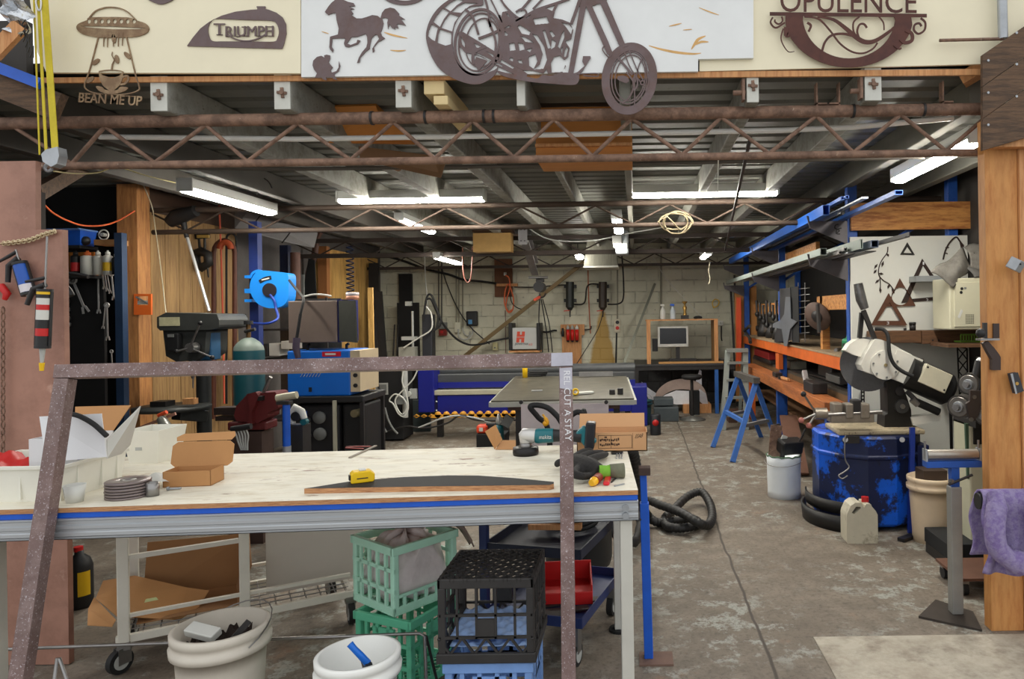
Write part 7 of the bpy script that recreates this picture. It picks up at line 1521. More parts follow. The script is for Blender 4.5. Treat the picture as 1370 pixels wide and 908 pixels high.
c=RX(1094,423,1.72); t=thing('steel_disc','brown grinding disc with a dark tool hung over it on the rack','disc',c); m=MB(1); m.lathe([(0,-.012),(.14,-.012),(.145,0),(.14,.012),(.0,.012)],c,n=32,mat=Euler((0,R(68),R(38))).to_matrix()); m.build('disc',M('disc_brown',(92,74,66),.6,.1,.15,10),t); MB(1).bar(RX(1094,407,1.66),RX(1096,445,1.66),.06,.02,(1,0,0)).build('holder',dkm,t); m=MB(1); m.lathe([(0,-.018),(.06,-.018),(.06,.018),(0,.018)],c,n=24,mat=Euler((0,R(68),R(38))).to_matrix()); m.build('hub',dkm,t)
for i in range(8):
    px=1012+4.4*i; a=RX(px,402+3*(i%3),1.82); b=RX(px+1,420+5*(i%4),1.82); t=thing('hanging_tool','dark hand tool hanging in the row under the far rack arms','tool',a,group='hand tools hanging in the rack'); MB(1).cyl(a,b,.02,.014,8).build('handle',dkm,t); MB(1).sph(b,(.035,.035,.045),8,6).build('head',blk if i%2 else dkm,t)
for i,(px,w) in enumerate(((1018,.25),(1029,.18),(1038,.2))): a=RX(px,450,1.85); t=thing('machine_part',('dark machine part at the far end of the rack shelf','dark small motor on the rack shelf','dark gearbox on the rack shelf behind the star cut-out')[i],'machine part',V((1.9,a.y,zbm+.041))); MB().lathe([(0,0),(.1,0),(.1,.1),(.07,.16),(.05,.24-.03*i),(0,.24-.03*i)],n=14).build('body',dkm,t); MB().cyl((-.12,0,.12),(.05,0,.12),.04,n=12).build('shaft',stl if i==1 else blk,t)
one('clamp_frame','black folded steel bracket hanging at the end of the rack','bracket',MB(1).tube([RX(1003,436,1.6),RX(996,442,1.6),RX(1003,452,1.62),RX(1004,458,1.6)],.025,6),dkm)
g=RX(1131,460,1.86); t=thing('green_tool_box','small green plastic tool case on the rack shelf beside the white board','case',V((1.86,6.05,zbm+.041))); MB().bb((-.08,-.1,0),(.08,.1,.13)).build('body',M('case_green',(20,132,84),.45),t,bevel=.02); MB().tube([(-.06,0,.13),(-.05,0,.17),(.05,0,.17),(.06,0,.13)],.012,8).build('handle',M('case_green',(20,132,84)),t); MB().bb((-.082,-.04,.06),(-.08,.06,.09)).build('slot',blk,t)
for i,(x,y,z) in enumerate(((1.8,6.4,0),(1.86,6.6,0),(1.82,6.25,0))): one('steel_offcut',('small steel offcut on the rack shelf by the green case','longer steel offcut lying across the rack shelf','steel ring offcut on the rack shelf edge')[i],'offcut',MB(1).bar((x,y,zbm+.052),(x+.05+.1*(i==1),y+.1,zbm+.052),.03,.02),stl)
# white end board
YBD=5.755; xb0=W(1138.5,400,YBD).x; wbd=M('end_board_white',(222,222,214),.5,0,.05,2)
o=one('white_end_board','big white painted board closing the rack end with steel cut-outs on it','board',MB(1).bb((xb0,YBD,.06),(2.70,YBD+.02,W(1200,316,YBD).z)),wbd)
zl=W(1200,462,YBD).z
YA=YBD-.008; trm=M('triangle_rust',(96,60,42),.7,.1,.2,8); trk=M('triangle_dark',(52,36,30),.6,.1,.2,8)
def tri(l,o_,i_,mat,extra=()): 
    m=MB(1); sheet(m,[o_,i_] if i_ else [o_],YA,.006)
    for e in extra: e(m)
    return one('triangle_cutout',l,'cut-out',m,mat)
tri('smallest dark triangle cut-out near the top of the white board',[(1214,324),(1224,341),(1204.5,340.5)],[(1214,330),(1220,338.5),(1209,338.2)],M('triangle_black',(40,38,36),.6,.1))
tri('largest dark brown triangle cut-out on the white board, partly behind the grey sheet',[(1234,346),(1270,400),(1206,405)],[(1235,355),(1262,396),(1216,400)],trk)
m=MB(1); sheet(m,[[(1204,372),(1225,409),(1186,410)],sm2(ell(1205,396,12,12,18),1)],YA-.008,.006); one('triangle_cutout','rusty triangle cut-out with a round hole on the white board','cut-out',m,trm)
m=MB(1); sheet(m,[[(1189,392),(1214,435),(1165.5,435)],[(1190,404),(1205,429),(1174,429)]],YA-.016,.006); one('triangle_cutout','rusty open triangle cut-out lowest on the white board','cut-out',m,trm)
m=MB(1); text_px(m,'3',1186.5,430,1189.5,434,YA-.017,.001); text_px(m,'2',1239,399.2,1242,403,YA-.002,.001); text_px(m,'1',1234.5,350,1236.5,354,YA-.002,.001); one('chalk_numbers','white chalk numbers written on the triangle cut-outs','writing',m,chalk)
lf=thing('leaf_branch','dark steel cut-out of a drooping leafy branch on the white board','cut-out',W(1180,392,YA)); m=MB(1); ribbon(m,[(1188,330),(1187,338),(1180,348),(1176,358),(1176,368),(1182,375),(1190,380),(1196,388)],1.2,YA); ribbon(m,[(1177,368),(1178,380),(1178,391)],1,YA); m.build('stem',trk,lf)
for x,y,l,a in((1172,356,8,-55),(1171,363,7,-50),(1181,353,9,105),(1179,366,7,10),(1174,376,8,-40),(1178,388,8,80),(1189,383,7,110),(1195,389,8,60),(1188,341,5,60)):
    m=MB(1); sheet(m,[[(x-l/2*cos(R(a)),y-l/2*sin(R(a))),(x+1.6*sin(R(a)),y-1.6*cos(R(a))),(x+l/2*cos(R(a)),y+l/2*sin(R(a))),(x-1.6*sin(R(a)),y+1.6*cos(R(a)))]],YA-.001,.004); m.build('leaf',trk,lf)
m=MB(1); ribbon(m,[(1262,347),(1265,335),(1271,324),(1279,317),(1284,322),(1289,330)],2,YA); ribbon(m,[(1263,338),(1268,339)],1.2,YA); ribbon(m,[(1265,331),(1270,331)],1.2,YA); sheet(m,[[(1283,320),(1290,328),(1286,332)]],YA,.005); one('arch_cutout','dark curved steel cut-out partly behind the hanging grey sheet','cut-out',m,trk)
a,b=W(1222,377,5.66),W(1258,369,5.66); one('metal_ledge','small grey metal ledge stuck out over the big triangle','ledge',MB(1).bb((a.x,5.60,a.z),(b.x,5.745,b.z)),M('ledge_grey',(160,164,166),.4,.3))
# plank shelf
pl1=M('plank_brown',(104,72,46),.75,0,.18,4,(80,54,36),.42,.62,stretch=(.8,8,8)); YPK=5.54
a,b=W(1170,461,YPK),W(1320,441,YPK); xm=W(1226,0,YPK).x
t=thing('plank_shelf','brown plank shelf across the white board behind the saw','shelf',((a.x+b.x)/2,YPK+.1,a.z)); MB(1).bb((a.x,YPK,a.z+.01),(xm,YPK+.19,b.z)).build('plank',pl1,t,bevel=.004); MB(1).bb((xm+.002,YPK-.012,a.z),(2.69,YPK+.19,b.z)).build('plank',pl1,t,bevel=.004)
for px in(1248,1256): c=W(px,455,YPK-.013); MB(1).cyl(c,c+V((0,.006,0)),.008,n=8).build('knot_hole',ink,t)
c=W(1221,441,YPK+.08); c.z=b.z+.001; t=thing('dark_jar','dark jar with a black lid on the plank shelf','jar',c); MB().lathe([(0,0),(.024,0),(.024,.045),(0,.045)],n=16).build('body',dkm,t); MB().lathe([(0,.0455),(.026,.0455),(.026,.065),(0,.065)],n=16).build('lid',blk,t)
one('socket_bit','small dark socket bit beside the jar on the plank shelf','bit',MB(1).cyl((c.x-.06,c.y,b.z+.001),(c.x-.06,c.y,b.z+.02),.012,n=10),dkm)
gx0,gx1=W(1279,0,YPK).x,W(1309,0,YPK).x
# electrical box on a bracket nearer the post
YE=5.22; ecm=M('box_cream',(206,202,176),.5,.05,.05,4)
a,b=W(1271,441,YE),W(1340,371,YE); t=thing('electrical_box','cream steel electrical box standing on the plank beside the post','electrical box',((a.x+b.x)/2,YE,a.z))
zt0=b.z
MB(1).bb((a.x,YE,W(0,441,YE).z if 0 else a.z),(2.69,YPK-.02,b.z)).build('case',ecm,t,bevel=.008)
m=MB(1); m.bb((a.x+.03,YE-.008,a.z+.02),(a.x+.30,YE-.001,b.z-.03)); m.build('door',ecm,t,bevel=.004)
for x,y in((1287,386),(1286,391)): c=W(x,y,YE-.01); MB(1).cyl(c,c+V((0,.01,0)),.011,n=12).build('button',blk,t)
m=MB(1); WB(m,1290,384,1293,386.5,YE-.011,.004); m.build('tag',grey,t)
m=MB(1); quad(m,W(1281,424,YE-.01),W(1286,413,YE-.01),W(1288.5,416,YE-.01),W(1284,426,YE-.01)); m.build('torn_sticker',wht,t,solid=.001)
m=MB(1)
for i in range(5):
    for j in range(6): WB(m,1292+2.4*i,420.5+2.2*j,1293.4+2.4*i,421.7+2.2*j,YE-.0092,.002)
m.build('vent_grille',ink,t)
grn=M('green_tray',(96,132,40),.5,0,.1); 
one('electrical_box_ledge','dark bracket board below the cream electrical box','ledge',MB(1).bb((a.x-.02,YE-.02,a.z-.13),(2.69,YPK-.015,a.z-.105)),pl1)
zg=a.z-.104
t=thing('green_tray','green slotted plastic tray under the cream electrical box','tray',((gx0+gx1)/2,5.45,zg)); x0_,x1_=W(1279,0,5.38).x,W(1308,0,5.38).x; MB(1).bb((x0_,5.38,zg),(x1_,5.5,zg+.012)).build('base',grn,t); m=MB(1)
for k in range(9): m.bb((x0_+(x1_-x0_)*k/8-.004,5.38,zg+.012),(x0_+(x1_-x0_)*k/8+.004,5.386,zg+.06))
m.bb((x0_,5.378,zg+.055),(x1_,5.388,zg+.066)); m.build('slotted_side',grn,t)
# grey sheet lump on the box
shm=M('grey_leather_sheet',(128,124,116),.8,0,.12,6,(104,100,94),.42,.62)
m=MB(1)
def shf(u,v):
    base=W(1246+u*76,360-30*u**.8+ (v-.2)*26*(1-.3*u),5.15+.35*u)
    return base+V((0,.05*sin(6*u+4*v),.018*sin(9*u+7*v)))
quads=[[(1245,364),(1288,332),(1298,358),(1276,383)],[(1288,332),(1322,322),(1324,362),(1300,356)],[(1276,383),(1298,357),(1322,362),(1310,372)]]
t=thing('crumpled_sheet','crumpled grey leather sheet piled on the cream electrical box','sheet',W(1290,370,5.3))
dz=V((0,0,0))
m=MB(1); m.surf(lambda u,v:(W(1245+43*u,364-32*u,5.2+.2*u).lerp(W(1276+24*u,383-26*u,5.2+.12*u),v))+V((0,-.05*sin(PI*v)*sin(PI*u),.012*sin(8*u+5*v))),14,12); m.build('lower_fold',shm,t,solid=.006)
m=MB(1); m.surf(lambda u,v:(W(1290+40*u,331-10*u,5.42).lerp(W(1298+34*u,358+5*u,5.30),v))+V((0,-.04*sin(PI*v),.014*sin(7*u+3*v))),14,12); m.build('upper_fold',shm,t,solid=.006)
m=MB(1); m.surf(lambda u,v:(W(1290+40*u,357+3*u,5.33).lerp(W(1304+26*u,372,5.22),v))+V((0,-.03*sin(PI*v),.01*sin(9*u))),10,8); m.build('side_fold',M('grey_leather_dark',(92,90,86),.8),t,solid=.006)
m=MB(1)
for k in range(4): ribbon(m,[(1303+3*k,338+2*k),(1307+2*k,344+k),(1304+3*k,350)],.9,5.33,.002)
m.build('ink_mark',ink,t)
# lattice cut-out hanging
lat_=thing('lattice_cutout','black steel lattice tower cut-out hanging below the plank','cut-out',W(1287,575,5.3)); m=MB(1); Yl=5.5
for x0,y0,x1,y1 in((1281,463,1294,466),(1281,463,1286,576),(1294,466,1296,576),(1286,576,1296,576)): ribbon(m,[(x0,y0),((x0+x1)/2,(y0+y1)/2),(x1,y1)],1.8,Yl,.005)
m.build('frame_strip',ink,lat_); m=MB(1)
for k in range(7): y=466+15.5*k; ribbon(m,[(1281.5+.7*k,y),(1288+.4*k,y+7),(1294+.3*k,y+15)],1.4,Yl+.002,.004); ribbon(m,[(1294+.3*k,y),(1288+.4*k,y+7),(1282.3+.7*k,y+15)],1.4,Yl+.004,.004)
m.build('cross_strip',ink,lat_)
m=MB(1); sheet(m,[[(1152,518),(1157,518),(1157,542),(1152,542)]]+[ell(1154.5,522+5*k,1.4,1.7,10) for k in range(4)],5.7,.01); one('perforated_strip','black perforated steel strip hanging behind the saw vice','strip',m,ink)
# ---- drum bench with saw
dr=thing('drum_bench','battered blue and black steel drum serving as the saw bench','drum',(1.70,5.30,0))
dbm=M('worn_blue_drum',(22,34,74),.45,.1,.3,1.5,c2=(10,92,214),lo=.50,hi=.54,c3=(28,28,30),lo3=.6,hi3=.66,s3=4)
ND=12; rot0=R(15)
def ringp(r,z): return [(r*cos(rot0+2*PI*k/ND),r*sin(rot0+2*PI*k/ND),z) for k in range(ND)]
m=MB(); rings=[ringp(.36,.03),ringp(.385,.05),ringp(.385,.50),ringp(.395,.505),ringp(.395,.525),ringp(.385,.53),ringp(.385,.645),ringp(.37,.66)]
vs=[p for r_ in rings for p in r_]; fs=[(j*ND+k,j*ND+(k+1)%ND,(j+1)*ND+(k+1)%ND,(j+1)*ND+k) for j in range(len(rings)-1) for k in range(ND)]+[tuple(range(ND-1,-1,-1)),tuple((len(rings)-1)*ND+k for k in range(ND))]
m.add(vs,fs); m.build('shell',dbm,dr,bevel=.006)
m=MB(); m.lathe([(.405,.0),(.42,.0),(.43,.11),(.405,.11),(.405,.0)],(-.05,-.02,0),n=40,a0=R(150),a1=R(268)); m.lathe([(.397,.115),(.405,.115),(.41,.2),(.397,.2),(.397,.115)],(-.035,0,0),n=40,a0=R(160),a1=R(250)); m.build('base_ring',M('ring_black',(34,33,33),.5,.2,.2,8),dr)
def DW(px,py,Y=4.9): return wm(dr).inverted()@W(px,py,Y)
MB(1).box(W(1140,588,4.905),(.10,.012,.05)).build('handle_plate',dkm,dr); MB(1).tube(cr([W(1131,582,4.89),W(1130,600,4.88),W(1131,615,4.88),W(1136,625,4.87),W(1128,632,4.87),W(1122,636,4.87),W(1127,640,4.86),W(1134,636,4.86)],4),.005,6).build('wire_hook',stl,dr)
for px in(1131,1207): MB(1).cyl(W(px,588,4.90),W(px,588,4.93),.018,n=12).build('bolt',stl,dr)
m=MB(1); a,b=W(1219,706,4.88),W(1219,571,4.95); m.bar(V((a.x,4.9,.002)),V((b.x,4.93,b.z)),.032,.028,(0,1,0)); m.build('side_post',M('post_blue',(24,52,140),.5,0,.15),dr)
a,b=W(1219,634,5.12),W(1238,593,5.12); MB(1).bb((a.x+.02,5.05,a.z),(b.x,5.4,b.z)).build('side_box',M('side_box_navy',(20,34,84),.5,.1,.15),dr,bevel=.006)
swm=M('saw_white',(228,226,216),.45,.1,.08,6,c3=(150,140,110),lo3=.62,hi3=.7,s3=8)
sw_=thing('cutoff_saw','white and black abrasive cut-off saw mounted on the drum bench','saw',(1.75,5.25,.662)); YSW=5.12
MB().bb((-.33,-.25,.0),(.28,.12,.035)).build('base_plate',M('saw_base_dirty',(176,162,134),.6,.1,.2,8,c3=(60,52,46),lo3=.55,hi3=.65),sw_,bevel=.01)
m=MB(1); sheet(m,[[(1183,572),(1184,555),(1188,553),(1187,512),(1196,508),(1206,512),(1213,530),(1219,548),(1220,572)]],YSW,.16); m.build('pivot_casting',dm,sw_,bevel=.008)
c=W(1206,543,YSW-.0); MB(1).cyl(c-V((0,.02,0)),c+V((0,.02,0)),.05,n=20).build('pivot_boss',M('boss_grey',(70,70,70),.4,.4),sw_); MB(1).cyl(c-V((0,.03,0)),c,.018,n=10).build('pivot_bolt',stl,sw_)
c=W(1203,523,YSW); MB(1).cyl(c-V((0,.015,0)),c,.032,n=16).build('clamp_boss',dkm,sw_)
bc=W(1161,487,YSW+.09); ba=V((0.14,.98,0)).normalized()
MB(1).cyl(bc-ba*.003,bc+ba*.003,.20,n=48).build('abrasive_disc',M('abrasive_dark',(90,90,92),.8,0,.12,40),sw_)
m=MB(1); sheet(m,[[(1131,469),(1137,460),(1146,454),(1158,453),(1170,455),(1162,470),(1155,478),(1143,475)]],YSW+.04,.1); m.build('blade_guard',swm,sw_,bevel=.006)
m=MB(1); sheet(m,[[(1170,455),(1178,454),(1190,458),(1204,466),(1220,474),(1216,490),(1205,511),(1198,508),(1188,505),(1168,501),(1155,496),(1152,488),(1158,474)]],YSW-.04,.16); m.build('gearbox',swm,sw_,bevel=.014)
c=W(1184,488,YSW-.045); m=MB(1); m.cyl(c-V((0,.012,0)),c+V((0,.01,0)),.105,n=32); m.build('gear_cover',swm,sw_,bevel=.003)
for k in range(7): a=2*PI*k/7+.3; p=c+V((.088*cos(a),-.013,.088*sin(a))); MB(1).cyl(p-V((0,.006,0)),p,.007,n=8).build('cover_bolt',grey,sw_)
MB(1).cyl(c-V((0,.02,-.0)),c,.012,n=10).build('centre_nut',M('nut_yellow',(166,150,110),.4,.3),sw_)
m=MB(1); m.bar(W(1217,474,YSW-.03),W(1202,510,YSW-.03),.2,.03,(0,1,0)); m.build('motor_flange',swm,sw_)
p,q=W(1212,497,YSW+.0),W(1266,521,YSW+.0); d=(q-p).normalized()
m=MB(1); m.cyl(p,q,.118,n=28); m.cyl(q,q+d*.03,.118,.09,28); m.build('motor',M('motor_black',(26,26,27),.45,.1),sw_)
nrm=V((0,-1,0)); up_=V((-d.z,0,d.x)); 
m=MB(1); m.box(p+d*.16+nrm*.115+up_*.03,(.20,.05,.14),Matrix((d,-nrm,up_)).transposed()); m.build('terminal_box',M('terminal_cream',(214,208,184),.45),sw_,bevel=.004)
for s,t_ in((-.085,.05),(.085,-.05)): k_=p+d*(.16+s)+nrm*.141+up_*(.03+t_); MB(1).cyl(k_,k_-nrm*.006,.008,n=8).build('screw',dkm,sw_)
m=MB(1); m.bar(p+d*.03+up_*.06,p+d*.09+up_*.1,.08,.06,(0,1,0)); m.build('motor_bracket',blk,sw_)
MB(1).tube(cr([W(1171,440,YSW+.0),W(1182,441,YSW-.04),W(1188,450,YSW-.07),W(1190,472,YSW-.09),W(1196,487,YSW-.1),W(1208,497,YSW-.12),W(1222,503,YSW-.14)],5),.014,8).build('cable',rubber,sw_)
MB(1).tube(cr([W(1265,522,YSW-.0),W(1270,535,YSW-.05),W(1272,560,YSW),W(1273,600,YSW+.1)],5),.011,8).build('power_cord',rubber,sw_)
MB(1).bar(W(1170,453,YSW+.02),W(1155,415,YSW+.02),.03,.03,(0,1,0)).build('lever_arm',dkm,sw_); MB(1).bar(W(1150,452,YSW+.06),W(1153,418,YSW+.06),.03,.03,(0,1,0)).build('lever_arm',blk,sw_)
MB(1).tube([W(1157,413,YSW+.02),W(1152,400,YSW+.02),W(1150,390,YSW+.02),W(1148,379,YSW+.02)],[.03,.038,.036,.032],10).build('taped_grip',M('silver_tape',(120,120,120),.3,.7,.3,16,bump=.6,bs=30),sw_)
m=MB(1); m.bar(W(1213,523,YSW-.03),W(1226,536,YSW-.05),.03,.035,(0,1,0)); m.build('link_arm',dkm,sw_); MB(1).cyl(W(1225,537,YSW-.04),W(1256,551,YSW-.04),.028,n=14).build('damper',blk,sw_); MB(1).cyl(W(1220,534,YSW-.05),W(1228,541,YSW-.05),.024,n=12).build('damper_eye',stl,sw_)
m=MB(1); sheet(m,[[(1219,558),(1258,553),(1261,562),(1222,569)]],YSW-.02,.08); m.build('rear_foot',swm,sw_,bevel=.006)
vc=thing('saw_vice','steel vice with a quick screw clamp on the saw base','vice',(1.45,5.02,.70))
mm=M('vice_bright',(150,142,130),.4,.6,.2,10)
m=MB(1); WB(m,1115,539,1128,556,4.98,.1); m.build('fixed_jaw',mm,vc,bevel=.01); m=MB(1); WB(m,1132,540,1142,560,4.96,.1); WB(m,1152,540,1164,560,4.96,.1); m.build('moving_jaw',mm,vc,bevel=.008); m=MB(1); WB(m,1141,535,1152,553,4.97,.08); m.build('jaw_block',dkm,vc,bevel=.006)
MB(1).cyl(W(1104,555,4.98),W(1180,551,4.98),.014,n=10).build('screw',stl,vc); MB(1).cyl(W(1090,553,4.98),W(1106,553,4.98),.04,n=16).build('hand_hub',mm,vc)
for e in((1075,527),(1072,562),(1082,569)): h=MB(1).cyl(W(1092,553,4.96),W(*e,4.92),.008,n=8).build('crank_arm',stl,vc); MB(1).sph(W(*e,4.92),.02,10,8).build('knob',blk if e[1]<540 else M('knob_pink',(180,110,100)),h)
m=MB(1); WB(m,1112,552,1170,566,4.97,.12); m.build('vice_bed',mm,vc,bevel=.006)
# ---- things on the floor
c=G(1154,727); c.y+=.07; t=thing('jerry_can','grubby white plastic jerry can with a red cap before the drum','jerry can',c); gj=M('grubby_plastic',(196,190,170),.5,0,.1,5,c3=(140,132,112),lo3=.55,hi3=.68,s3=7)
P=[(-.1,.0),(.1,.0),(.103,.02),(.103,.19),(.09,.215),(.065,.245),(.06,.26),(.025,.26),(.015,.235),(.005,.255),(-.01,.27),(-.045,.27),(-.075,.25),(-.098,.2),(-.103,.18),(-.103,.02)]
hole=[(-.068,.205),(-.04,.245),(-.012,.245),(-.005,.235),(-.05,.195)]
vs,fs=fill([P,hole],.14); m=MB(); m.add([V((v.x,v.z,v.y)) for v in vs],fs); m.build('body',gj,t,bevel=.012); MB().cyl((.043,0,.258),(.043,0,.292),.024,n=16).build('cap',M('cap_red',(186,34,36),.45),t)
c=G(1054,669); bucket('dented white paint bucket full of dark scrap near the drum',(c.x,c.y+.14,0),.14,.135,.345,M('paint_bucket_white',(232,238,242),.4,.1,.05,6,c3=(50,50,50),lo3=.72,hi3=.75,s3=6),lip=False,bail=(R(-10),R(-30)))
by=c.y+.14
t=thing('dustpan','black dustpan standing in the white paint bucket','dustpan',(c.x+.05,by,.33)); MB(1).box((c.x+.05,by-.02,.42),(.2,.12,.12),(.3,0,.3)).build('pan',blk,t,bevel=.02); MB(1).tube([(c.x+.1,by-.05,.42),(c.x+.14,by-.06,.5),(c.x+.17,by-.07,.57)],.008,6).build('handle',dkm,t)
one('rust_plate','rusty steel plate upright in the white paint bucket','plate',MB(1).box((c.x-.07,by,.45),(.1,.01,.28),(0,.1,.2)),rust); one('grey_plate','dark steel plate leaning in the white paint bucket','plate',MB(1).box((c.x-.03,by+.085,.44),(.08,.012,.3),(.1,-.15,0)),dkm)
one('white_card','small white card stuck in the white paint bucket','card',MB(1).box((c.x+.0,by-.03,.49),(.05,.01,.04),(.2,.4,.3)),wht)
m=MB(1); m.tube([(c.x+.142*cos(2*PI*k/30),by+.142*sin(2*PI*k/30),.345+.006*sin(k*2.3)) for k in range(30)],.006,6,True); one('green_bag_edge','green bin liner edge around the white paint bucket rim','liner',m,M('liner_green',(60,96,64),.5))
c=G(1254,731); B3=bucket('stained cream bucket behind the roller stand',(c.x+.02,c.y+.13,0),.145,.12,.43,M('cream_bucket',(222,200,170),.5,0,.08,5,c3=(150,96,60),lo3=.6,hi3=.72,s3=5),lip=True)
bx_,by_=c.x+.02,c.y+.13
m=MB(1); quad(m,(bx_-.11,by_+.02,.40),(bx_-.02,by_+.1,.5),(bx_+.1,by_+.06,.5),(bx_+.11,by_-.04,.40)); one('steel_offcut','brown steel box offcut standing in the cream bucket','offcut',MB(1).bb((bx_-.08,by_-.07,.1),(bx_+.08,by_+.07,.48)),M('offcut_brown',(70,56,48),.6,.2,.2),bevel=.004)
# black tray on the floor, blue cable
one('black_offcut','black steel offcut lying on the floor at the drum foot','offcut',MB(1).bar(G(1205,722,.015),G(1222,716,.015),.05,.02),dkm)
cable('black_cable','black cable leaving the drum side box towards the wall','cable',[W(1236,600,5.2),W(1246,612,5.1),W(1258,622,5.2),W(1275,625,5.4)],.014,rubber)
cable('floor_lead','black lead on the floor at the drum foot','lead',[G(1222,700,.02),G(1228,712,.01),G(1240,720,.01),G(1250,722,.01)],.009,rubber)
# roller stand
rs=thing('roller_stand','grey roller stand with a blue head on a dark steel foot plate by the post','roller stand',(1.6,3.59,0))
m=MB(1); q=[V((1.395,3.555,.001)),V((1.635,3.395,.001)),V((1.69,3.60,.001)),V((1.565,3.755,.001))]; m.add(q+[p+V((0,0,.01)) for p in q],[(3,2,1,0),(4,5,6,7)]+[(i,(i+1)%4,4+(i+1)%4,4+i) for i in range(4)]); m.build('foot_plate',M('foot_plate_dark',(64,56,50),.6,.3,.2,8),rs)
ZR_=W(1282,608,3.58).z; pc=V((1.598,3.59,0))
MB(1).bb((pc.x-.028,pc.y-.028,.011),(pc.x+.028,pc.y+.028,ZR_-.16)).build('column',M('galv_column',(150,150,146),.45,.5,.12,6),rs,bevel=.004)
MB(1).bb((pc.x-.02,pc.y-.02,ZR_-.16),(pc.x+.02,pc.y+.02,ZR_-.06)).build('inner_column',rblue,rs); MB(1).bb((pc.x-.148,pc.y-.03,ZR_-.062),(pc.x+.13,pc.y+.03,ZR_-.03)).build('head_channel',rblue,rs,bevel=.003)
for s,e in((-.148,.0),(.122,0)): MB(1).bb((pc.x+s,pc.y-.025,ZR_-.03),(pc.x+s+.008,pc.y+.025,ZR_+.03)).build('end_plate',galv,rs)
MB(1).cyl((pc.x-.137,pc.y,ZR_),(pc.x+.118,pc.y,ZR_),.026,n=24).build('roller',M('roller_worn',(170,164,154),.35,.7,.15,14),rs)
for s in(-.144,.126): MB(1).cyl((pc.x+s,pc.y,ZR_-.02),(pc.x+s,pc.y,ZR_+.07),.006,n=8).build('threaded_pin',stl,rs)
MB(1).cyl(W(1269,648,3.55),W(1301,635,3.55),.007,n=8).build('clamp_lever',dkm,rs); MB(1).cyl((pc.x-.035,pc.y-.035,ZR_-.13),(pc.x-.02,pc.y-.03,ZR_-.13),.014,n=10).build('clamp_nut',stl,rs)
# linisher
li=thing('belt_linisher','cream belt grinding machine with three black contact wheels by the post','grinder',(2.15,4.5,0)); lc=M('linisher_cream',(198,196,170),.5,.05,.08,5)
a,b=W(1298,640,4.28),W(1322,565,4.28); MB(1).bb((a.x,4.28,.10),(2.25,4.5,b.z)).build('column',lc,li,bevel=.01); MB(1).bb((1.83,4.2,.06),(2.3,4.55,.15)).build('base',blkw,li,bevel=.004)
for fx in(1.86,2.26): MB(1).bb((fx-.03,4.22,0),(fx+.03,4.53,.06)).build('foot',dkm,li)
MB(1).bb((a.x+.02,4.265,W(0,602,4.28).z-.05),(2.2,4.279,W(0,590,4.28).z)).build('switch_panel',blk,li)
MB(1).bar(W(1293,566,4.3),W(1296,640,4.3),.02,.02,(0,1,0)).build('side_rail',M('rail_green',(70,96,76),.5),li)
wa=V((-.72,-.66,.0)).normalized(); whm=M('wheel_dark',(66,62,58),.5,.3,.2,10)
def cwheel(px,py,Y,r,l):
    c=W(px,py,Y); w=MB(1).cyl(c,c-wa*l,r,n=32).build('contact_wheel',whm,li,bevel=.004)
    MB(1).cyl(c+wa*.001,c+wa*.006,r*.86,r*.8,28).build('face_ring',M('wheel_face',(120,116,110),.35,.6),w); MB(1).cyl(c+wa*.005,c+wa*.022,r*.5,r*.42,20).build('hub',galv,w); MB(1).cyl(c+wa*.02,c+wa*.05,r*.3,n=6).build('hub_nut',stl,w)
cwheel(1296,514,4.2,.066,.10); cwheel(1283,544,4.12,.068,.08); cwheel(1316,555,4.1,.06,.07)
m=MB(1); sheet(m,[[(1298,522),(1327,523),(1327,541),(1312,541),(1312,549),(1304,563),(1298,563),(1293,540),(1298,536)]],4.06,.02); m.build('side_plate',M('plate_dark_steel',(86,78,76),.45,.5,.15),li,bevel=.002)
for x,y in((1304,531),(1320,537),(1300,561)): c=W(x,y,4.055); MB(1).cyl(c,c+V((0,.008,0)),.012,n=10).build('plate_bolt',stl,li)
MB(1).cyl(W(1311,483,4.2),W(1306,505,4.2),.028,n=14).build('tension_arm',blk,li); MB(1).sph(W(1311,483,4.2),.022,12,8).build('ball_end',chrome,li); m=MB(1); WB(m,1313,478,1326,500,4.25,.06); m.build('arm_bracket',dkm,li)
MB(1).bb((a.x+.0,4.2,b.z-.02),(2.25,4.5,b.z+.02)).build('head_plate',dkm,li); MB(1).bb((a.x+.05,4.32,b.z+.02),(2.15,4.42,W(0,520,4.3).z)).build('head_block',dkm,li)
# post fittings
Yp=3.398
hk=thing('gate_hook','bent dark steel hook bracket with a black ball knob on the timber post','hook',W(1337,460,Yp)); m=MB(1); WB(m,1329,432.5,1337,452,Yp-.006,.006); m.build('upper_plate',M('hook_steel',(66,54,50),.5,.4),hk); m=MB(1); WB(m,1312,452.5,1337.5,455.5,Yp-.05,.05); m.build('bar',stl,hk)
m=MB(1); sheet(m,[[(1316,459),(1322,456),(1331,466),(1337,474),(1339,478),(1339,495),(1328,495),(1328,481),(1322,471)]],Yp-.03,.03); m.build('lower_arm',M('hook_steel',(66,54,50)),hk,bevel=.002); MB(1).sph(W(1312,445.5,Yp-.04),.022,16,12).build('ball_knob',blk,hk); m=MB(1); WB(m,1317,431.5,1321,455,Yp-.03,.02); m.build('pivot',dkm,hk)
m=MB(1); c=W(1359,354,3.34); m.box(c,(.055,.055,.055),(R(28),R(12),R(38))); t=one('galvanised_block','galvanised folded steel latch block on the pine edge of the post','latch',m,galv,bevel=.004); MB(1).cyl(c+V((-.0,-.042,0)),c+V((0,-.02,0)),.004,n=8).build('bolt_hole',ink,t)
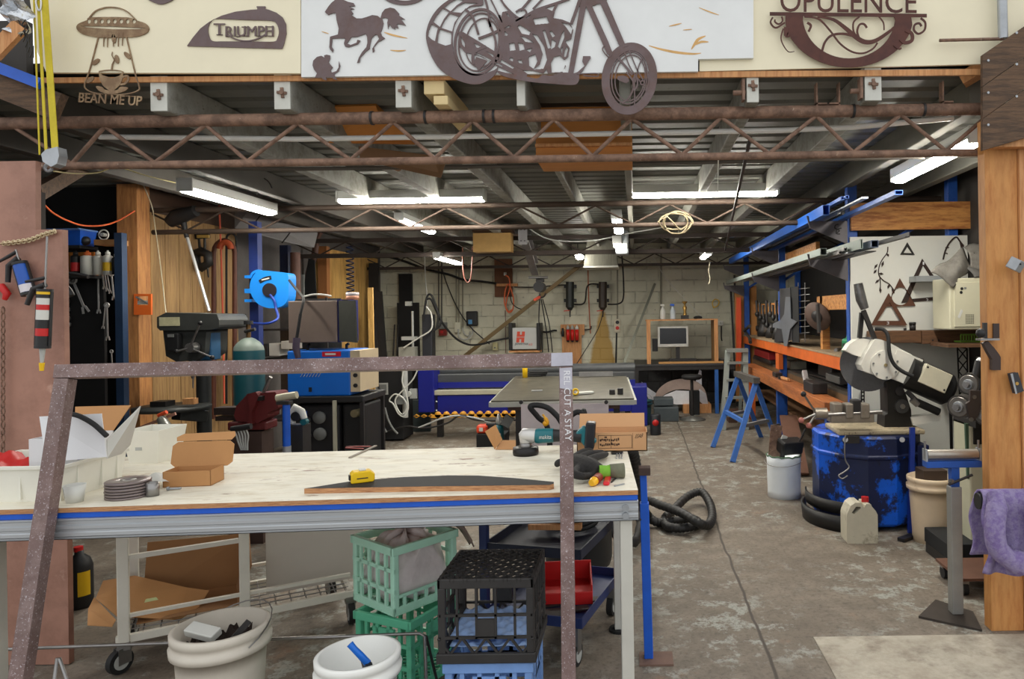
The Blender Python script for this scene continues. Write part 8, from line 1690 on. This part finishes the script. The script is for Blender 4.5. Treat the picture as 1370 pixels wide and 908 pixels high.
t=thing('pouch','grey cloth tool pouch hung on the pine edge of the post','pouch',W(1361,525,Yp-.02)); m=MB(1); sheet(m,[[(1352,500),(1362,498),(1370,523),(1359,527)]],3.35,.03); m.build('body',M('pouch_dark',(58,58,62),.7,.1),t,bevel=.004); m=MB(1); sheet(m,[[(1352,500),(1355,499.5),(1361,526.5),(1359,527)]],3.347,.004); m.build('edge_strip',galv,t); c=W(1361,513,3.345); MB(1).cyl(c,c+V((0,.01,0)),.008,n=10).build('stud',M('stud_brass',(190,150,80),.4,.6),t)
# sawhorse and ladder
sh=thing('sawhorse','blue A frame sawhorse with a steel top rail on the floor by the rack','sawhorse',(1.24,7.95,0)); sb=M('sawhorse_blue',(54,102,176),.5,0,.15,8,c3=(150,160,170),lo3=.66,hi3=.72)
A1,A2=V((1.28,7.63,.77)),V((1.2,8.4,.77))
for a,f1,f2 in((A1,V((.975,7.29,0)),V((1.59,7.95,0))),(A2,V((.86,8.1,0)),V((1.52,8.72,0)))):
    for f in(f1,f2): MB(1).bar(f+V((0,0,.0)),a,.05,.05,(0,1,0)).build('leg',sb,sh)
    MB(1).bar(f1.lerp(a,.45),f2.lerp(a,.45),.035,.035).build('spreader',galv,sh)
MB(1).bar(A1+V((.005,-.06,.035)),A2+V((-.005,.06,.035)),.07,.06).build('top_rail',M('rail_steel_dark',(96,94,90),.5,.4,.2),sh); MB(1).bar(V((.975,7.29,0)).lerp(A1,.5),V((.86,8.1,0)).lerp(A2,.5),.04,.04).build('tie_bar',sb,sh)
ld=thing('step_ladder','grey aluminium step ladder folded beside the bench end','ladder',(1.35,9.4,0)); lm=M('ladder_grey',(150,156,150),.4,.5,.1)
q0,q1=V((1.12,9.25,.0)),V((1.24,9.6,1.02))
for o_ in(V((0,0,0)),V((.30,.0,0))): MB(1).bar(q0+o_,q1+o_*.8,.07,.03,(0,1,0)).build('stile',lm,ld)
for k in range(4): p_=q0.lerp(q1,.18+.22*k); MB(1).bar(p_,p_+V((.28,0,0)),.08,.03).build('tread',lm,ld)
MB(1).bar(q1+V((-.02,0,0)),q1+V((.27,0,0)),.12,.05).build('top_step',lm,ld)
for o_ in(V((0.02,.5,0)),V((.28,.5,0))): MB(1).bar(q0+o_,q1+V((o_.x*.8,.06,-.06)),.04,.025,(0,1,0)).build('rear_leg',lm,ld)
c=G(988,567); one('rusty_box','rusty steel box on the floor by the step ladder','box',MB(1).bb((c.x-.12,c.y+.1,0),(c.x+.14,c.y+.4,.16)),M('box_rust',(78,54,44),.7,.1,.2),bevel=.006)
one('rust_plank','brown rusty plank leaning out under the rack bench','plank',MB(1).bar(V((1.50,6.6,.03)),V((1.62,7.6,.42)),.18,.02),M('plank_rust',(104,70,54),.75,0,.15))
cable('white_string','thin white cord knotted below the tube light by the rack','cord',[W(950,350,10),W(948,362,10),W(950,372,10),W(948,380,10)],.006,M('cord_cream',(200,192,166)))

# ================================================================ remaining small things
t=thing('dolly_board','brown board on a black castor parked behind the timber post','dolly',(1.95,3.95,0)); MB(1).bb((1.72,3.80,.085),(2.3,4.12,.10)).build('board',M('plank_rust',(104,70,54)),t)
for x,y in((1.755,3.84),(2.25,3.84),(1.755,4.08),(2.25,4.08)): MB(1).cyl((x-.014,y,.035),(x+.014,y,.035),.035,n=18).build('wheel',rubber,t); MB(1).bb((x-.02,y-.02,.06),(x+.02,y+.02,.085)).build('castor_fork',stl,t)
c=W(396,590,4.75); t=thing('cordless_tool','white and teal cordless tool standing behind the blue prop','power tool',(c.x,4.75,.0)); MB(1).bb((c.x-.05,4.72,.0),(c.x+.06,4.84,.83)).build('stand',dkm,t)
MB(1).tube([(c.x-.03,4.77,.84),(c.x-.04,4.77,.90),(c.x-.01,4.77,.945),(c.x+.03,4.77,.92),(c.x+.05,4.77,.87)],[.02,.026,.03,.026,.02],10).build('body',wht,t); MB(1).cyl((c.x,4.74,.89),(c.x,4.80,.89),.03,n=16).build('motor',blk,t); MB(1).cyl((c.x+.05,4.75,.85),(c.x+.05,4.79,.85),.022,n=12).build('front_cap',tealp,t)
t=thing('cable_tangle','white cable bundle hanging below the red vise','cable',W(322,590,4.82)); m=MB(1)
for k in range(5): m.tube(cr([W(312+4*k,572,4.70),W(316+4*k,582,4.71),W(319+3*k,592,4.72),W(323+2*k,602,4.72)],4),.006,6)
m.build('strands',lgrey,t); MB(1).cyl(W(310,574,4.68),W(336,570,4.68),.02,n=10).build('wrap',blk,t)
m=MB(1); quad(m,W(314,281,7.2),W(330,284,7.2),W(425,311,7.9),W(420,331,7.9),W(392,326,7.7),W(314,305,7.2)); t=one('grey_tarpaulin','grey sheet slung below the roof above the hose reel','sheet',m,M('tarp_grey',(118,116,116),.8,0,.12,6),solid=.012)
m=MB(1); ribbon(m,[(338,303),(343,295),(349,287)],1.6,7.15,.004); m.build('strap',ink,t); m=MB(1); ribbon(m,[(377,325),(385,315),(392,305)],1.6,7.45,.004); m.build('strap',ink,t)
cable('roof_wire','yellowish wire running from the pulley block below the front truss','wire',[W(72,229,3.3),W(100,232,3.8),W(130,231,4.2),W(158,224,4.5),W(200,236,4.8),W(260,250,5.2)],.004,M('wire_straw',(170,156,100),.6))
cable('wire_hook','bent brown wire hook hanging over the lengthwise tube light','hook',[W(345,262,5.6),W(342,248,5.6),W(345,241,5.6),W(352,238,5.6),W(360,244,5.6),W(364,252,5.6)],.005,dkm)
cable('pale_roof_cable','pale cable strung along the truss past the hoist beam','cable',[W(700,300,8.5),W(735,320,8.5),W(790,322,8.5),W(840,312,8.5),W(900,302,8.5)],.008,lgrey)
cable('pull_string','thin white cord hanging across the lit tube light near the slim black tube','cord',[W(961,205,4.2),W(960.5,235,4.3),W(960,262,4.3)],.003,wht,smooth=False)
t=thing('hand_clamp_bunch','dark ratchet clamp hanging behind the black sealant gun','clamp',W(90,400,3.6)); m=MB(1); m.tube(cr([W(66,372,3.5),W(80,368,3.5),W(95,366,3.5),W(118,370,3.5)],4),.010,8); m.build('bar',dkm,t)
m=MB(1); m.tube(cr([W(70,372,3.5),W(78,380,3.5),W(88,386,3.5),W(94,396,3.5)],4),[.014]*5+[.02]*8,8); m.build('jaw',blk,t); m=MB(1); m.tube(cr([W(66,376,3.5),W(64,386,3.5),W(70,392,3.5)],4),.012,8); m.build('trigger',dkm,t)
